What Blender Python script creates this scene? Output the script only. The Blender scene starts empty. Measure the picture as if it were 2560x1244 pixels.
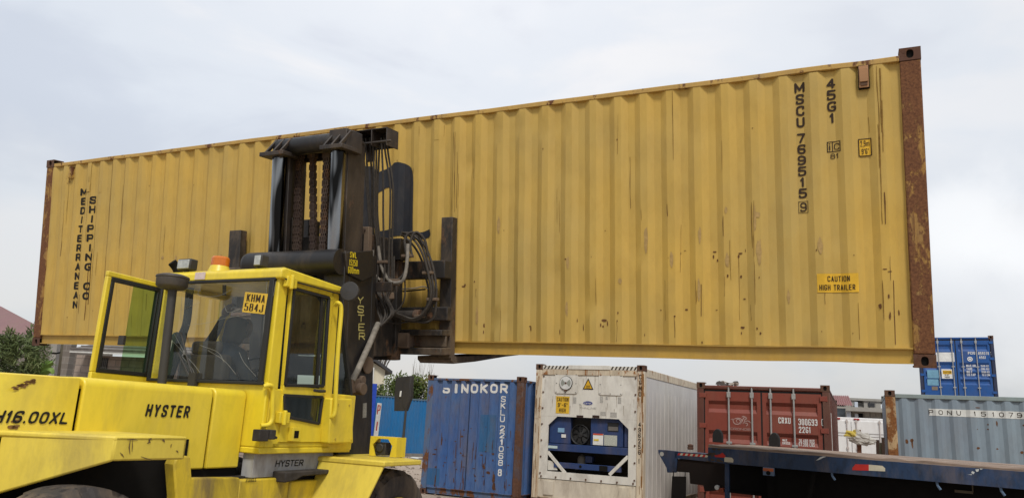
import bpy, bmesh, math, random
from mathutils import Vector, Matrix, noise as mnoise
R = math.radians
random.seed(7)
SC = bpy.context.scene
COL = SC.collection

# ------------------------------------------------------------------ camera
FPX, PITCH, ROLL, EYE = 1896.8, .2242, .0512, 1.626
PW, PH = 2560, 1244
fw = Vector((0, math.cos(PITCH), math.sin(PITCH)))
r0 = Vector((1, 0, 0)); u0 = Vector((0, -math.sin(PITCH), math.cos(PITCH)))
RT = r0 * math.cos(ROLL) + u0 * math.sin(ROLL)
UP = u0 * math.cos(ROLL) - r0 * math.sin(ROLL)
CAMP = Vector((0, 0, EYE))
cd = bpy.data.cameras.new('camera'); cam = bpy.data.objects.new('camera', cd); COL.objects.link(cam)
cd.sensor_width = 36; cd.lens = 36 * FPX / PW; cd.clip_end = 3000; cd.clip_start = .05
cam.matrix_world = Matrix(((RT.x, UP.x, -fw.x, 0), (RT.y, UP.y, -fw.y, 0), (RT.z, UP.z, -fw.z, EYE), (0, 0, 0, 1)))
SC.camera = cam
SC.view_settings.view_transform = 'Standard'; SC.view_settings.look = 'None'
SC.view_settings.exposure = 0.0; SC.view_settings.gamma = 1
try: SC.view_settings.use_curve_mapping = False
except Exception: pass

# ------------------------------------------------------------------ sky and sun (bright overcast)
YAW = -.4398
SUN_EL, SUN_AZ = R(52), YAW + R(180 + 32)      # behind the viewer, to the right
w = bpy.data.worlds.new('World'); SC.world = w; w.use_nodes = True
nt = w.node_tree; nt.nodes.clear()
def wn(t, **k):
    n = nt.nodes.new(t)
    for a, b in k.items(): setattr(n, a, b)
    return n
out = wn('ShaderNodeOutputWorld'); bg1 = wn('ShaderNodeBackground'); bg2 = wn('ShaderNodeBackground'); add = wn('ShaderNodeAddShader')
sky = wn('ShaderNodeTexSky'); sky.sky_type = 'NISHITA'; sky.sun_disc = False
sky.sun_elevation = SUN_EL; sky.sun_rotation = R(180) - SUN_AZ
sky.dust_density = 3
nt.links.new(sky.outputs[0], bg1.inputs[0]); bg1.inputs[1].default_value = .02
tc = wn('ShaderNodeTexCoord'); mp = wn('ShaderNodeMapping'); mp.inputs['Scale'].default_value = (1.0, 1.0, 2.6)
mp.inputs['Location'].default_value = (.63, .2, .1)
nt.links.new(tc.outputs['Generated'], mp.inputs[0])
n1 = wn('ShaderNodeTexNoise'); n1.inputs['Scale'].default_value = 2.8; n1.inputs['Detail'].default_value = 7; n1.inputs['Roughness'].default_value = .5
n1.inputs['Distortion'].default_value = .35
nt.links.new(mp.outputs[0], n1.inputs['Vector'])
cr = wn('ShaderNodeValToRGB'); cr.color_ramp.interpolation = 'EASE'
e = cr.color_ramp.elements
e[0].position = .34; e[0].color = (.60, .65, .73, 1)
e[1].position = .62; e[1].color = (.82, .825, .835, 1)
m = e.new(.48); m.color = (.70, .75, .81, 1)
nt.links.new(n1.outputs['Fac'], cr.inputs[0])
sp = wn('ShaderNodeSeparateXYZ'); nt.links.new(tc.outputs['Generated'], sp.inputs[0])
mr = wn('ShaderNodeMapRange'); mr.inputs[1].default_value = 0; mr.inputs[2].default_value = .34; mr.inputs[3].default_value = .74; mr.inputs[4].default_value = 1.0
nt.links.new(sp.outputs['Z'], mr.inputs[0])
mul = wn('ShaderNodeMix', data_type='RGBA', blend_type='MULTIPLY'); mul.inputs[0].default_value = 1
nt.links.new(cr.outputs[0], mul.inputs[6]); nt.links.new(mr.outputs[0], mul.inputs[7])
# a bank of bright cumulus low on the right, with its grey foot
def skydir(px, py):
    v = (fw + RT * ((px - PW / 2) / FPX) - UP * ((py - PH / 2) / FPX)).normalized(); return (v.x, v.y, v.z)
n3 = wn('ShaderNodeTexNoise'); n3.inputs['Scale'].default_value = 9; n3.inputs['Detail'].default_value = 6; n3.inputs['Roughness'].default_value = .55; nt.links.new(tc.outputs['Generated'], n3.inputs['Vector'])
cur = mul.outputs[2]
for px, py, r_a, r_b, amt, colr in ((2500, 660, .02, .13, .95, (1.02, 1.02, 1.02, 1)), (2420, 560, .01, .07, .8, (1.04, 1.04, 1.03, 1)), (2450, 800, .02, .09, .55, (.62, .64, .69, 1)), (1500, 930, .05, .30, .40, (.57, .62, .70, 1)), (60, 700, .05, .2, .4, (.78, .79, .80, 1)), (2300, 60, .1, .5, .4, (.86, .87, .885, 1))):
    vm_ = wn('ShaderNodeVectorMath', operation='DISTANCE'); vm_.inputs[1].default_value = skydir(px, py); nt.links.new(tc.outputs['Generated'], vm_.inputs[0])
    ad = wn('ShaderNodeMath', operation='MULTIPLY_ADD'); ad.inputs[1].default_value = -r_b * 1.2; ad.inputs[2].default_value = r_b * .6; nt.links.new(n3.outputs['Fac'], ad.inputs[0])
    a2 = wn('ShaderNodeMath', operation='ADD'); nt.links.new(vm_.outputs['Value'], a2.inputs[0]); nt.links.new(ad.outputs[0], a2.inputs[1])
    m2_ = wn('ShaderNodeMapRange', interpolation_type='SMOOTHSTEP'); m2_.inputs[1].default_value = r_a; m2_.inputs[2].default_value = r_b; m2_.inputs[3].default_value = amt; m2_.inputs[4].default_value = 0; nt.links.new(a2.outputs[0], m2_.inputs[0])
    mx_ = wn('ShaderNodeMix', data_type='RGBA'); nt.links.new(m2_.outputs[0], mx_.inputs[0]); nt.links.new(cur, mx_.inputs[6]); mx_.inputs[7].default_value = colr; cur = mx_.outputs[2]
nt.links.new(cur, bg2.inputs[0]); bg2.inputs[1].default_value = .89
nt.links.new(bg1.outputs[0], add.inputs[0]); nt.links.new(bg2.outputs[0], add.inputs[1]); nt.links.new(add.outputs[0], out.inputs[0])

sd = bpy.data.lights.new('sun', 'SUN'); sd.energy = 2.5; sd.angle = R(11); sd.color = (1, .95, .87)
so = bpy.data.objects.new('sun', sd); COL.objects.link(so)
sdir = Vector((-math.sin(SUN_AZ) * math.cos(SUN_EL), math.cos(SUN_AZ) * math.cos(SUN_EL), math.sin(SUN_EL)))
so.rotation_euler = sdir.to_track_quat('Z', 'Y').to_euler()
so.location = (0, 0, 30)

# ------------------------------------------------------------------ frames and measuring helpers
def ray(px, py): return fw + RT * ((px - PW / 2) / FPX) - UP * ((py - PH / 2) / FPX)
def frame(o, x, y, z):
    return Matrix(((x[0], y[0], z[0], o[0]), (x[1], y[1], z[1], o[1]), (x[2], y[2], z[2], o[2]), (0, 0, 0, 1)))
def yawframe(x, y, z, yaw): return Matrix.Translation((x, y, z)) @ Matrix.Rotation(yaw, 4, 'Z')
def hit(F, axis, c, px, py):
    """point on the plane coordinate[axis]=c of frame F seen at a photo pixel, in frame coordinates"""
    I = F.inverted(); o = I @ CAMP; d = I.to_3x3() @ ray(px, py)
    t = (c - o[axis]) / d[axis]
    return o + d * t
def at(px, py, depth): return CAMP + ray(px, py) * depth
FT = Matrix.Rotation(YAW, 4, 'Z')                       # truck: x right, y ahead, z up
def onX(c, px, py): p = hit(FT, 0, c, px, py); return p.y, p.z
def onY(c, px, py): p = hit(FT, 1, c, px, py); return p.x, p.z
# lifted container, leaning back with the mast
va = Vector((-7.2993, 11.7894, 2.4101)); tl = -.0118; le = .118
ax = Vector((math.cos(YAW) * math.cos(tl), math.sin(YAW) * math.cos(tl), math.sin(tl)))
nn = Vector((math.sin(YAW), -math.cos(YAW), 0))
ua = nn.cross(ax) * -1
if ua.z < 0: ua = -ua
ua.normalize(); ua = (ua * math.cos(le) + nn * math.sin(le)).normalized()
ya = ua.cross(ax).normalized()
FA = frame(va, ax, ya, ua)
def onA(off, px, py): p = hit(FA, 1, -off, px, py); return p.x, p.z

# ------------------------------------------------------------------ materials
def lin(r, g, b):
    f = lambda c: (c / 255 / 12.92) if c / 255 <= .04045 else ((c / 255 + .055) / 1.055) ** 2.4
    return (f(r), f(g), f(b), 1)
def mat(name):
    m = bpy.data.materials.new(name); m.use_nodes = True
    t = m.node_tree; b = t.nodes['Principled BSDF']
    return m, t, b
def nd(t, typ, **k):
    n = t.nodes.new(typ)
    for a, b in k.items(): setattr(n, a, b)
    return n
def noise(t, co, scale, detail=5, rough=.6, dist=0, sc=None, loc=(0, 0, 0)):
    mp = nd(t, 'ShaderNodeMapping'); mp.inputs['Scale'].default_value = sc or (1, 1, 1); mp.inputs['Location'].default_value = loc
    t.links.new(co, mp.inputs[0])
    n = nd(t, 'ShaderNodeTexNoise'); n.inputs['Scale'].default_value = scale; n.inputs['Detail'].default_value = detail
    n.inputs['Roughness'].default_value = rough; n.inputs['Distortion'].default_value = dist
    t.links.new(mp.outputs[0], n.inputs['Vector']); return n.outputs['Fac']
def ramp(t, fac, a, b, ca=(0, 0, 0, 1), cb=(1, 1, 1, 1)):
    r = nd(t, 'ShaderNodeValToRGB'); r.color_ramp.elements[0].position = a; r.color_ramp.elements[1].position = b
    r.color_ramp.elements[0].color = ca; r.color_ramp.elements[1].color = cb
    t.links.new(fac, r.inputs[0]); return r.outputs[0]
def mix(t, fac, a, b, mode='MIX'):
    n = nd(t, 'ShaderNodeMix', data_type='RGBA', blend_type=mode)
    for i, v in ((0, fac), (6, a), (7, b)):
        if hasattr(v, 'is_linked') or hasattr(v, 'links'): t.links.new(v, n.inputs[i])
        else: n.inputs[i].default_value = v
    return n.outputs[2]
def mth(t, op, a, b):
    n = nd(t, 'ShaderNodeMath', operation=op)
    for i, v in ((0, a), (1, b)):
        if hasattr(v, 'links'): t.links.new(v, n.inputs[i])
        else: n.inputs[i].default_value = v
    n.use_clamp = op == 'MULTIPLY' or op == 'ADD'
    return n.outputs[0]
RUST_A, RUST_B = (.085, .030, .014, 1), (.20, .085, .032, 1)
def paint(name, col, rough=.45, rust=.0, streak=.0, dirt=.15, var=.12, bump=.15, seed=0, rusta=RUST_A, rustb=RUST_B, spec=.4, fade=None, scale=1.0, metal=0, chips=0.0, soot=0.0):
    """weathered paint: uneven colour, dust, rust patches and rust streaks running down"""
    m, t, b = mat(name)
    co = nd(t, 'ShaderNodeTexCoord').outputs['Object']
    L = (seed * 3.7, seed * 1.3, seed * 2.1)
    big = noise(t, co, .9 * scale, 4, .55, 0, (1, 1, .7), L)
    fine = noise(t, co, 14 * scale, 8, .65, 0, (1, 1, .35), L)
    v = ramp(t, big, .3, .7)
    c2 = fade or (col[0] * (1 - var) , col[1] * (1 - var), col[2] * (1 - var * .6), 1)
    base = mix(t, v, col, c2)
    dk = (col[0] * .72, col[1] * .70, col[2] * .72, 1)
    base = mix(t, mth(t, 'MULTIPLY', ramp(t, fine, .45, .8), .55 * var / .12), base, dk)
    if dirt:
        dn = noise(t, co, 2.2 * scale, 7, .7, .4, (1, 1, .35), (L[0] + 9, L[1], L[2]))
        base = mix(t, mth(t, 'MULTIPLY', ramp(t, dn, .47, .78), dirt * 2.2), base, (.17, .125, .085, 1))
    if soot:
        sn = noise(t, co, 1.3 * scale, 8, .68, .5, (1, 1, .8), (L[0] + 4, L[1] + 7, L[2] + 1))
        base = mix(t, mth(t, 'MULTIPLY', ramp(t, sn, .53, .74), soot), base, (.055, .045, .035, 1))
    rg = None
    if rust or streak or chips:
        parts = []
        if rust:
            rn = noise(t, co, 3.2 * scale, 12, .72, .2, (1, 1, .55), (L[0], L[1] + 5, L[2]))
            p = .72 - .34 * rust
            parts.append(ramp(t, rn, p, p + .045))
        if streak:
            a = noise(t, co, 1.0, 9, .75, .05, (17 * scale, 17 * scale, .55 * scale), (L[0], L[1], L[2] + 3))
            p = .78 - .28 * streak
            parts.append(ramp(t, a, p, p + .10))
        if chips:
            a = noise(t, co, 34 * scale, 6, .8, 0, (1, 1, .6), (L[0] + 2, L[1], L[2] + 3))
            p = .80 - .25 * chips
            parts.append(ramp(t, a, p, p + .04))
        rm = parts[0]
        for q in parts[1:]: rm = mth(t, 'MAXIMUM', rm, q)
        rv = noise(t, co, 22 * scale, 6, .7)
        rc = mix(t, ramp(t, rv, .35, .7), rusta, rustb)
        base = mix(t, rm, base, rc); rg = rm
    t.links.new(base, b.inputs['Base Color'])
    b.inputs['Specular IOR Level'].default_value = spec; b.inputs['Metallic'].default_value = metal
    rr = nd(t, 'ShaderNodeMapRange'); rr.inputs[3].default_value = rough - .08; rr.inputs[4].default_value = rough + .16
    t.links.new(fine, rr.inputs[0]); ro = rr.outputs[0]
    if rg is not None: ro = mth(t, 'MAXIMUM', ro, mth(t, 'MULTIPLY', rg, .85))
    t.links.new(ro, b.inputs['Roughness'])
    if bump:
        bp = nd(t, 'ShaderNodeBump'); bp.inputs['Strength'].default_value = bump; bp.inputs['Distance'].default_value = .02
        hn = mix(t, .35, big, fine)
        if rg is not None: hn = mix(t, .3, hn, rg)
        t.links.new(hn, bp.inputs['Height']); t.links.new(bp.outputs[0], b.inputs['Normal'])
    return m
def plain(name, col, rough=.6, metal=0, spec=.4, var=.15, sc=6, bump=0.1):
    m, t, b = mat(name)
    co = nd(t, 'ShaderNodeTexCoord').outputs['Object']
    n = noise(t, co, sc, 6, .65)
    t.links.new(mix(t, ramp(t, n, .3, .75), col, (col[0] * (1 - var * 2), col[1] * (1 - var * 2), col[2] * (1 - var * 2), 1)), b.inputs['Base Color'])
    b.inputs['Roughness'].default_value = rough; b.inputs['Metallic'].default_value = metal; b.inputs['Specular IOR Level'].default_value = spec
    if bump:
        bp = nd(t, 'ShaderNodeBump'); bp.inputs['Strength'].default_value = bump; bp.inputs['Distance'].default_value = .01
        t.links.new(n, bp.inputs['Height']); t.links.new(bp.outputs[0], b.inputs['Normal'])
    return m
def glass(name, tint, refl=1.0, dirt=.0):  # dirt sets a pale film; on the cab glass it imitates reflected haze
    m = bpy.data.materials.new(name); m.use_nodes = True; t = m.node_tree; t.nodes.clear()
    o = nd(t, 'ShaderNodeOutputMaterial'); tr = nd(t, 'ShaderNodeBsdfTransparent'); tr.inputs[0].default_value = tint
    gl = nd(t, 'ShaderNodeBsdfGlossy'); gl.inputs['Roughness'].default_value = .03; gl.inputs[0].default_value = (.9, .95, .95, 1)
    lw = nd(t, 'ShaderNodeLayerWeight'); lw.inputs[0].default_value = .5; fr = nd(t, 'ShaderNodeMath', operation='POWER'); t.links.new(lw.outputs['Facing'], fr.inputs[0]); fr.inputs[1].default_value = 4; fr2 = nd(t, 'ShaderNodeMath', operation='ADD'); t.links.new(fr.outputs[0], fr2.inputs[0]); fr2.inputs[1].default_value = .06; fr = fr2
    mx = nd(t, 'ShaderNodeMixShader')
    t.links.new(mth(t, 'MULTIPLY', fr.outputs[0], refl), mx.inputs[0]); t.links.new(tr.outputs[0], mx.inputs[1]); t.links.new(gl.outputs[0], mx.inputs[2])
    last = mx
    if dirt:  # pale diffuse film; on the cab glass it imitates reflected haze
        co = nd(t, 'ShaderNodeTexCoord').outputs['Object']
        df = nd(t, 'ShaderNodeBsdfDiffuse'); df.inputs[0].default_value = (.35, .34, .30, 1)
        m2 = nd(t, 'ShaderNodeMixShader'); n = noise(t, co, 3, 7, .7)
        t.links.new(mth(t, 'MULTIPLY', ramp(t, n, .35, .8), dirt), m2.inputs[0]); t.links.new(mx.outputs[0], m2.inputs[1]); t.links.new(df.outputs[0], m2.inputs[2]); last = m2
    t.links.new(last.outputs[0], o.inputs[0]); return m
def glow(name, col, s):
    m, t, b = mat(name); b.inputs['Base Color'].default_value = col; b.inputs['Emission Color'].default_value = col; b.inputs['Emission Strength'].default_value = s; return m

# ------------------------------------------------------------------ mesh helpers
WM = {}
def new(): return bmesh.new()
def quad(bm, *p, mi=0):
    f = bm.faces.new([bm.verts.new(q) for q in p]); f.material_index = mi; return f
def box(bm, x0, x1, y0, y1, z0, z1, mi=0, M=None):
    v = [Vector((x, y, z)) for z in (z0, z1) for y in (y0, y1) for x in (x0, x1)]
    if M is not None: v = [M @ q for q in v]
    v = [bm.verts.new(q) for q in v]
    for a in ((0, 2, 3, 1), (4, 5, 7, 6), (0, 1, 5, 4), (2, 6, 7, 3), (0, 4, 6, 2), (1, 3, 7, 5)):
        bm.faces.new([v[i] for i in a]).material_index = mi
def bar(bm, a, b, wx, wy, mi=0, up=(0, 0, 1)):
    """rectangular bar from a to b"""
    a, b = Vector(a), Vector(b); z = (b - a); L = z.length; z.normalize()
    u = Vector(up)
    if abs(z.dot(u)) > .98: u = Vector((0, 1, 0))
    x = u.cross(z).normalized(); y = z.cross(x)
    M = Matrix(((x.x, y.x, z.x, a.x), (x.y, y.y, z.y, a.y), (x.z, y.z, z.z, a.z), (0, 0, 0, 1)))
    box(bm, -wx / 2, wx / 2, -wy / 2, wy / 2, 0, L, mi, M)
def prism(bm, pts, vec, mi=0):
    """extrude a closed outline (3D points) by vec"""
    vec = Vector(vec); a = [bm.verts.new(p) for p in pts]; b = [bm.verts.new(Vector(p) + vec) for p in pts]
    n = len(pts); fs = [bm.faces.new(a), bm.faces.new(b[::-1])]
    for i in range(n):
        j = (i + 1) % n; fs.append(bm.faces.new((a[j], a[i], b[i], b[j])))
    for f in fs: f.material_index = mi
def hull(bm, pts, mi=0):
    v = [bm.verts.new(p) for p in pts]
    r = bmesh.ops.convex_hull(bm, input=v)
    for g in r['geom']:
        if isinstance(g, bmesh.types.BMFace): g.material_index = mi
    bmesh.ops.delete(bm, geom=[g for g in r['geom_interior'] if isinstance(g, bmesh.types.BMVert)], context='VERTS')
def ring(c, u, v, r, n): return [c + u * (r * math.cos(2 * math.pi * i / n)) + v * (r * math.sin(2 * math.pi * i / n)) for i in range(n)]
def cyl(bm, a, b, r, r2=None, n=20, mi=0, caps=True):
    a, b = Vector(a), Vector(b); d = (b - a).normalized(); u = d.orthogonal().normalized(); v = d.cross(u)
    A = [bm.verts.new(p) for p in ring(a, u, v, r, n)]; B = [bm.verts.new(p) for p in ring(b, u, v, r if r2 is None else r2, n)]
    for i in range(n):
        j = (i + 1) % n; bm.faces.new((A[i], A[j], B[j], B[i])).material_index = mi
    if caps: bm.faces.new(A[::-1]).material_index = mi; bm.faces.new(B).material_index = mi
def lathe(bm, a, d, prof, n=28, mi=0):
    """profile [(radius, along)] turned about axis d through a"""
    a = Vector(a); d = Vector(d).normalized(); u = d.orthogonal().normalized(); v = d.cross(u); prev = None
    for r, h in prof:
        cur = [bm.verts.new(p) for p in ring(a + d * h, u, v, max(r, 1e-4), n)]
        if prev:
            for i in range(n):
                j = (i + 1) % n; bm.faces.new((prev[i], prev[j], cur[j], cur[i])).material_index = mi
        prev = cur
def smoothpath(pts, k=6):
    pts = [Vector(p) for p in pts]
    if len(pts) < 3: return pts
    q = [pts[0] * 2 - pts[1]] + pts + [pts[-1] * 2 - pts[-2]]; o = []
    for i in range(1, len(q) - 2):
        for j in range(k):
            s = j / k; p0, p1, p2, p3 = q[i - 1:i + 3]
            o.append(.5 * ((2 * p1) + (p2 - p0) * s + (2 * p0 - 5 * p1 + 4 * p2 - p3) * s * s + (3 * p1 - p0 - 3 * p2 + p3) * s ** 3))
    o.append(pts[-1]); return o
def tube(bm, pts, r, n=8, k=6, mi=0, rf=None):
    P = smoothpath(pts, k) if k else [Vector(p) for p in pts]
    d = (P[1] - P[0]).normalized(); u = d.orthogonal().normalized(); prev = None
    for i, p in enumerate(P):
        d = (P[min(i + 1, len(P) - 1)] - P[max(i - 1, 0)]).normalized()
        u = (u - d * u.dot(d)).normalized(); v = d.cross(u)
        rr = rf(i / (len(P) - 1)) if rf else r
        cur = [bm.verts.new(q) for q in ring(p, u, v, rr, n)]
        if prev:
            for a in range(n):
                b = (a + 1) % n; bm.faces.new((prev[a], prev[b], cur[b], cur[a])).material_index = mi
        else: bm.faces.new(cur[::-1]).material_index = mi
        prev = cur
    bm.faces.new(prev).material_index = mi
def sphere(bm, c, rx, ry, rz, mi=0, u=14, v=9):
    r = bmesh.ops.create_uvsphere(bm, u_segments=u, v_segments=v, radius=1)
    for x in r['verts']: x.co = Vector((c[0] + x.co.x * rx, c[1] + x.co.y * ry, c[2] + x.co.z * rz))
    for f in {f for x in r['verts'] for f in x.link_faces}: f.material_index = mi
def finish(bm, name, mats, bevel=0, smooth=35, seg=2):
    bmesh.ops.recalc_face_normals(bm, faces=bm.faces)
    me = bpy.data.meshes.new(name); bm.to_mesh(me); bm.free()
    for m in (mats if isinstance(mats, (list, tuple)) else [mats]): me.materials.append(m)
    if smooth:
        me.shade_smooth(); me.set_sharp_from_angle(angle=R(smooth))
    o = bpy.data.objects.new(name, me); COL.objects.link(o)
    if bevel:
        b = o.modifiers.new('bevel', 'BEVEL'); b.width = bevel; b.segments = seg; b.limit_method = 'ANGLE'; b.angle_limit = R(40); b.harden_normals = False
    return o
def tag(o, label=None, cat=None, group=None, kind=None):
    if label: o['label'] = label
    if cat: o['category'] = cat
    if group: o['group'] = group
    if kind: o['kind'] = kind
    return o
def thing(name, M, label, cat, group=None):
    o = bpy.data.objects.new(name, None); COL.objects.link(o); o.matrix_world = M; WM[o] = M.copy(); o.empty_display_size = .3
    return tag(o, label, cat, group)
def part(name, bm, mats, parent, F=None, bevel=0, smooth=35, seg=2, label=None):
    if F is None: F = WM[parent]
    bm.transform(WM[parent].inverted() @ F)
    o = finish(bm, name, mats, bevel, smooth, seg); o.parent = parent; WM[o] = WM[parent]
    if label: o['label'] = label
    return o
def solo(name, bm, mats, M, label=None, cat=None, group=None, kind=None, F=None, bevel=0, smooth=35, seg=2):
    if F is not None: bm.transform(M.inverted() @ F)
    o = finish(bm, name, mats, bevel, smooth, seg); o.matrix_world = M; WM[o] = M
    return tag(o, label, cat, group, kind)
def copy_tree(o, parent=None):
    c = o.copy(); COL.objects.link(c)
    if parent is not None: c.parent = parent
    WM[c] = WM[o]
    for ch in list(o.children): copy_tree(ch, c)
    return c

def islands(bm):
    """the loose pieces of a mesh, each as a mesh of its own"""
    bm.faces.ensure_lookup_table(); seen = set(); res = []
    for f in bm.faces:
        if f in seen: continue
        q_ = [f]; seen.add(f); comp = []
        while q_:
            g = q_.pop(); comp.append(g)
            for v in g.verts:
                for h in v.link_faces:
                    if h not in seen: seen.add(h); q_.append(h)
        n = new(); vm = {}
        for g in comp:
            for v in g.verts:
                if v not in vm: vm[v] = n.verts.new(v.co)
            n.faces.new([vm[v] for v in g.verts]).material_index = g.material_index
        res.append(n)
    bm.free(); return res
def pieces(name, bm, mats, parent, F=None, *a, **k):
    for b in islands(bm): part(name, b, mats, parent, F, *a, **k)
# lettering: block capitals drawn as strokes, filled as flat strips laid a few millimetres over the surface they are painted on
S_O = [(0, 0, 1), (1, 0, 1), (1, 1, 1), (0, 1, 1), 'c']
FONT = {'O': [S_O], '0': [S_O], 'I': [[(.5, 0), (.5, 1)]], '1': [[(.0, .74), (.62, 1), (.62, 0)]], 'L': [[(0, 1), (0, 0), (1, 0)]], 'T': [[(0, 1), (1, 1)], [(.5, 1), (.5, 0)]], 'H': [[(0, 0), (0, 1)], [(1, 0), (1, 1)], [(0, .5), (1, .5)]],
        'E': [[(1, 1), (0, 1), (0, 0), (1, 0)], [(0, .52), (.85, .52)]], 'F': [[(1, 1), (0, 1), (0, 0)], [(0, .52), (.85, .52)]], 'N': [[(0, 0), (0, 1), (1, 0), (1, 1)]], 'M': [[(0, 0), (0, 1), (.5, .2), (1, 1), (1, 0)]],
        'A': [[(0, 0), (.5, 1), (1, 0)], [(.17, .28), (.83, .28)]], 'K': [[(0, 0), (0, 1)], [(1, 1), (0, .4)], [(.3, .58), (1, 0)]], 'X': [[(0, 0), (1, 1)], [(0, 1), (1, 0)]], 'Y': [[(0, 1), (.5, .45), (1, 1)], [(.5, .45), (.5, 0)]], 'W': [[(0, 1), (.25, 0), (.5, .8), (.75, 0), (1, 1)]], 'V': [[(0, 1), (.5, 0), (1, 1)]],
        'C': [[(1, .76), (1, 1, 1), (0, 1, 1), (0, 0, 1), (1, 0, 1), (1, .24)]], 'G': [[(1, .83), (1, 1, 1), (0, 1, 1), (0, 0, 1), (1, 0, 1), (1, .46), (.55, .46)]], 'S': [[(1, .80), (1, 1, 1), (0, 1, 1), (0, .55, 1), (1, .45, 1), (1, 0, 1), (0, 0, 1), (0, .20)]],
        'U': [[(0, 1), (0, 0, 1), (1, 0, 1), (1, 1)]], 'J': [[(1, 1), (1, 0, 1), (0, 0, 1), (0, .28)]], 'D': [[(0, 0), (0, 1), (1, 1, 1), (1, 0, 1), 'c']], 'P': [[(0, 0), (0, 1), (1, 1, 1), (1, .44, 1), (0, .44)]], 'R': [[(0, 0), (0, 1), (1, 1, 1), (1, .46, 1), (0, .46)], [(.5, .46), (1, 0)]],
        'B': [[(0, 0), (0, 1), (1, 1, 1), (1, .53, 1), (0, .53)], [(0, .53), (1, .53, 1), (1, 0, 1), (0, 0)]], 'Q': [S_O, [(.6, .3), (1, 0)]],
        '2': [[(0, .72), (0, 1, 1), (1, 1, 1), (1, .62, .6), (0, 0), (1, 0)]], '3': [[(0, .82), (0, 1, 1), (1, 1, 1), (1, .53, 1), (.4, .53)], [(.4, .53), (1, .53, 1), (1, 0, 1), (0, 0, 1), (0, .18)]], '4': [[(.74, 0), (.74, 1), (0, .28), (1, .28)]], '5': [[(1, 1), (.06, 1), (.0, .55), (1, .62, 1), (1, 0, 1), (0, 0, 1), (0, .18)]],
        '6': [[(1, .86), (1, 1, 1), (0, 1, 1), (0, 0, 1), (1, 0, 1), (1, .55, 1), (0, .55)]], '9': [[(0, .14), (0, 0, 1), (1, 0, 1), (1, 1, 1), (0, 1, 1), (0, .45, 1), (1, .45)]], '7': [[(0, 1), (1, 1), (.35, 0)]], '8': [[(.05, 1, 1), (.95, 1, 1), (.95, .53, 1), (.05, .53, 1), 'c'], [(0, .53, 1), (1, .53, 1), (1, 0, 1), (0, 0, 1), 'c']],
        'm': [[(0, 0), (0, .66)], [(0, .66), (.5, .66, 1), (.5, 0)], [(.5, .66), (1, .66, 1), (1, 0)]], 'i': [[(.5, 0), (.5, .66)], [(.5, .95), (.5, 1)]], ',': [[(.5, .06), (.35, -.14)]], '.': [[(.5, 0), (.5, .02)]], '-': [[(.1, .5), (.9, .5)]], "'": [[(.5, .8), (.5, 1)]], '"': [[(.25, .8), (.25, 1)], [(.75, .8), (.75, 1)]]}
CW = {'I': 0, 'i': 0, '.': 0, ',': .05, "'": 0, '1': .55, 'M': 1.25, 'm': 1.8, 'W': 1.35, '-': .8, '"': .4, ' ': .6}
def strokes(ch, w, h, t):
    segs = []
    for path in FONT.get(ch, []):
        cl = path[-1] == 'c'; pts = [p for p in path if p != 'c']; n = len(pts)
        q = [Vector((t / 2 + p[0] * (w - t), t / 2 + p[1] * (h - t))) for p in pts]; rd = [p[2] if len(p) > 2 else 0 for p in pts]; o = []
        for i in range(n):
            if rd[i] and (cl or 0 < i < n - 1):
                a, b = q[i - 1] - q[i], q[(i + 1) % n] - q[i]; k = min(.5 * (w - t) * 1.0, a.length * .5, b.length * .5) * rd[i]; A, B = q[i] + a.normalized() * k, q[i] + b.normalized() * k
                for j in range(5): s = j / 4; o.append(A * (1 - s) ** 2 + q[i] * 2 * s * (1 - s) + B * s * s)
            else: o.append(q[i])
        if cl: o.append(o[0])
        segs += list(zip(o, o[1:]))
    return segs
def spans(segs, y, r):
    iv = []
    for p, q in segs:
        c = []
        for e in (p, q):
            if abs(y - e.y) < r: k = math.sqrt(r * r - (y - e.y) ** 2); c += [e.x - k, e.x + k]
        d = q - p; L = d.length
        if L > 1e-9:
            d = d / L; lo, hi = -1e9, 1e9
            for ax_, lim0, lim1, off in ((d, 0, L, (y - p.y) * d.y), (Vector((-d.y, d.x)), -r, r, (y - p.y) * d.x)):
                if abs(ax_.x) < 1e-9:
                    if not lim0 <= off <= lim1: lo, hi = 1, 0
                else:
                    a, b = sorted(((lim0 - off) / ax_.x, (lim1 - off) / ax_.x)); lo, hi = max(lo, a), min(hi, b)
            if lo < hi: c += [p.x + lo, p.x + hi]
        if c: iv.append((min(c), max(c)))
    iv.sort(); o = []
    for a, b in iv:
        if o and a <= o[-1][1] + 1e-6: o[-1][1] = max(o[-1][1], b)
        else: o.append([a, b])
    return o
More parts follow.
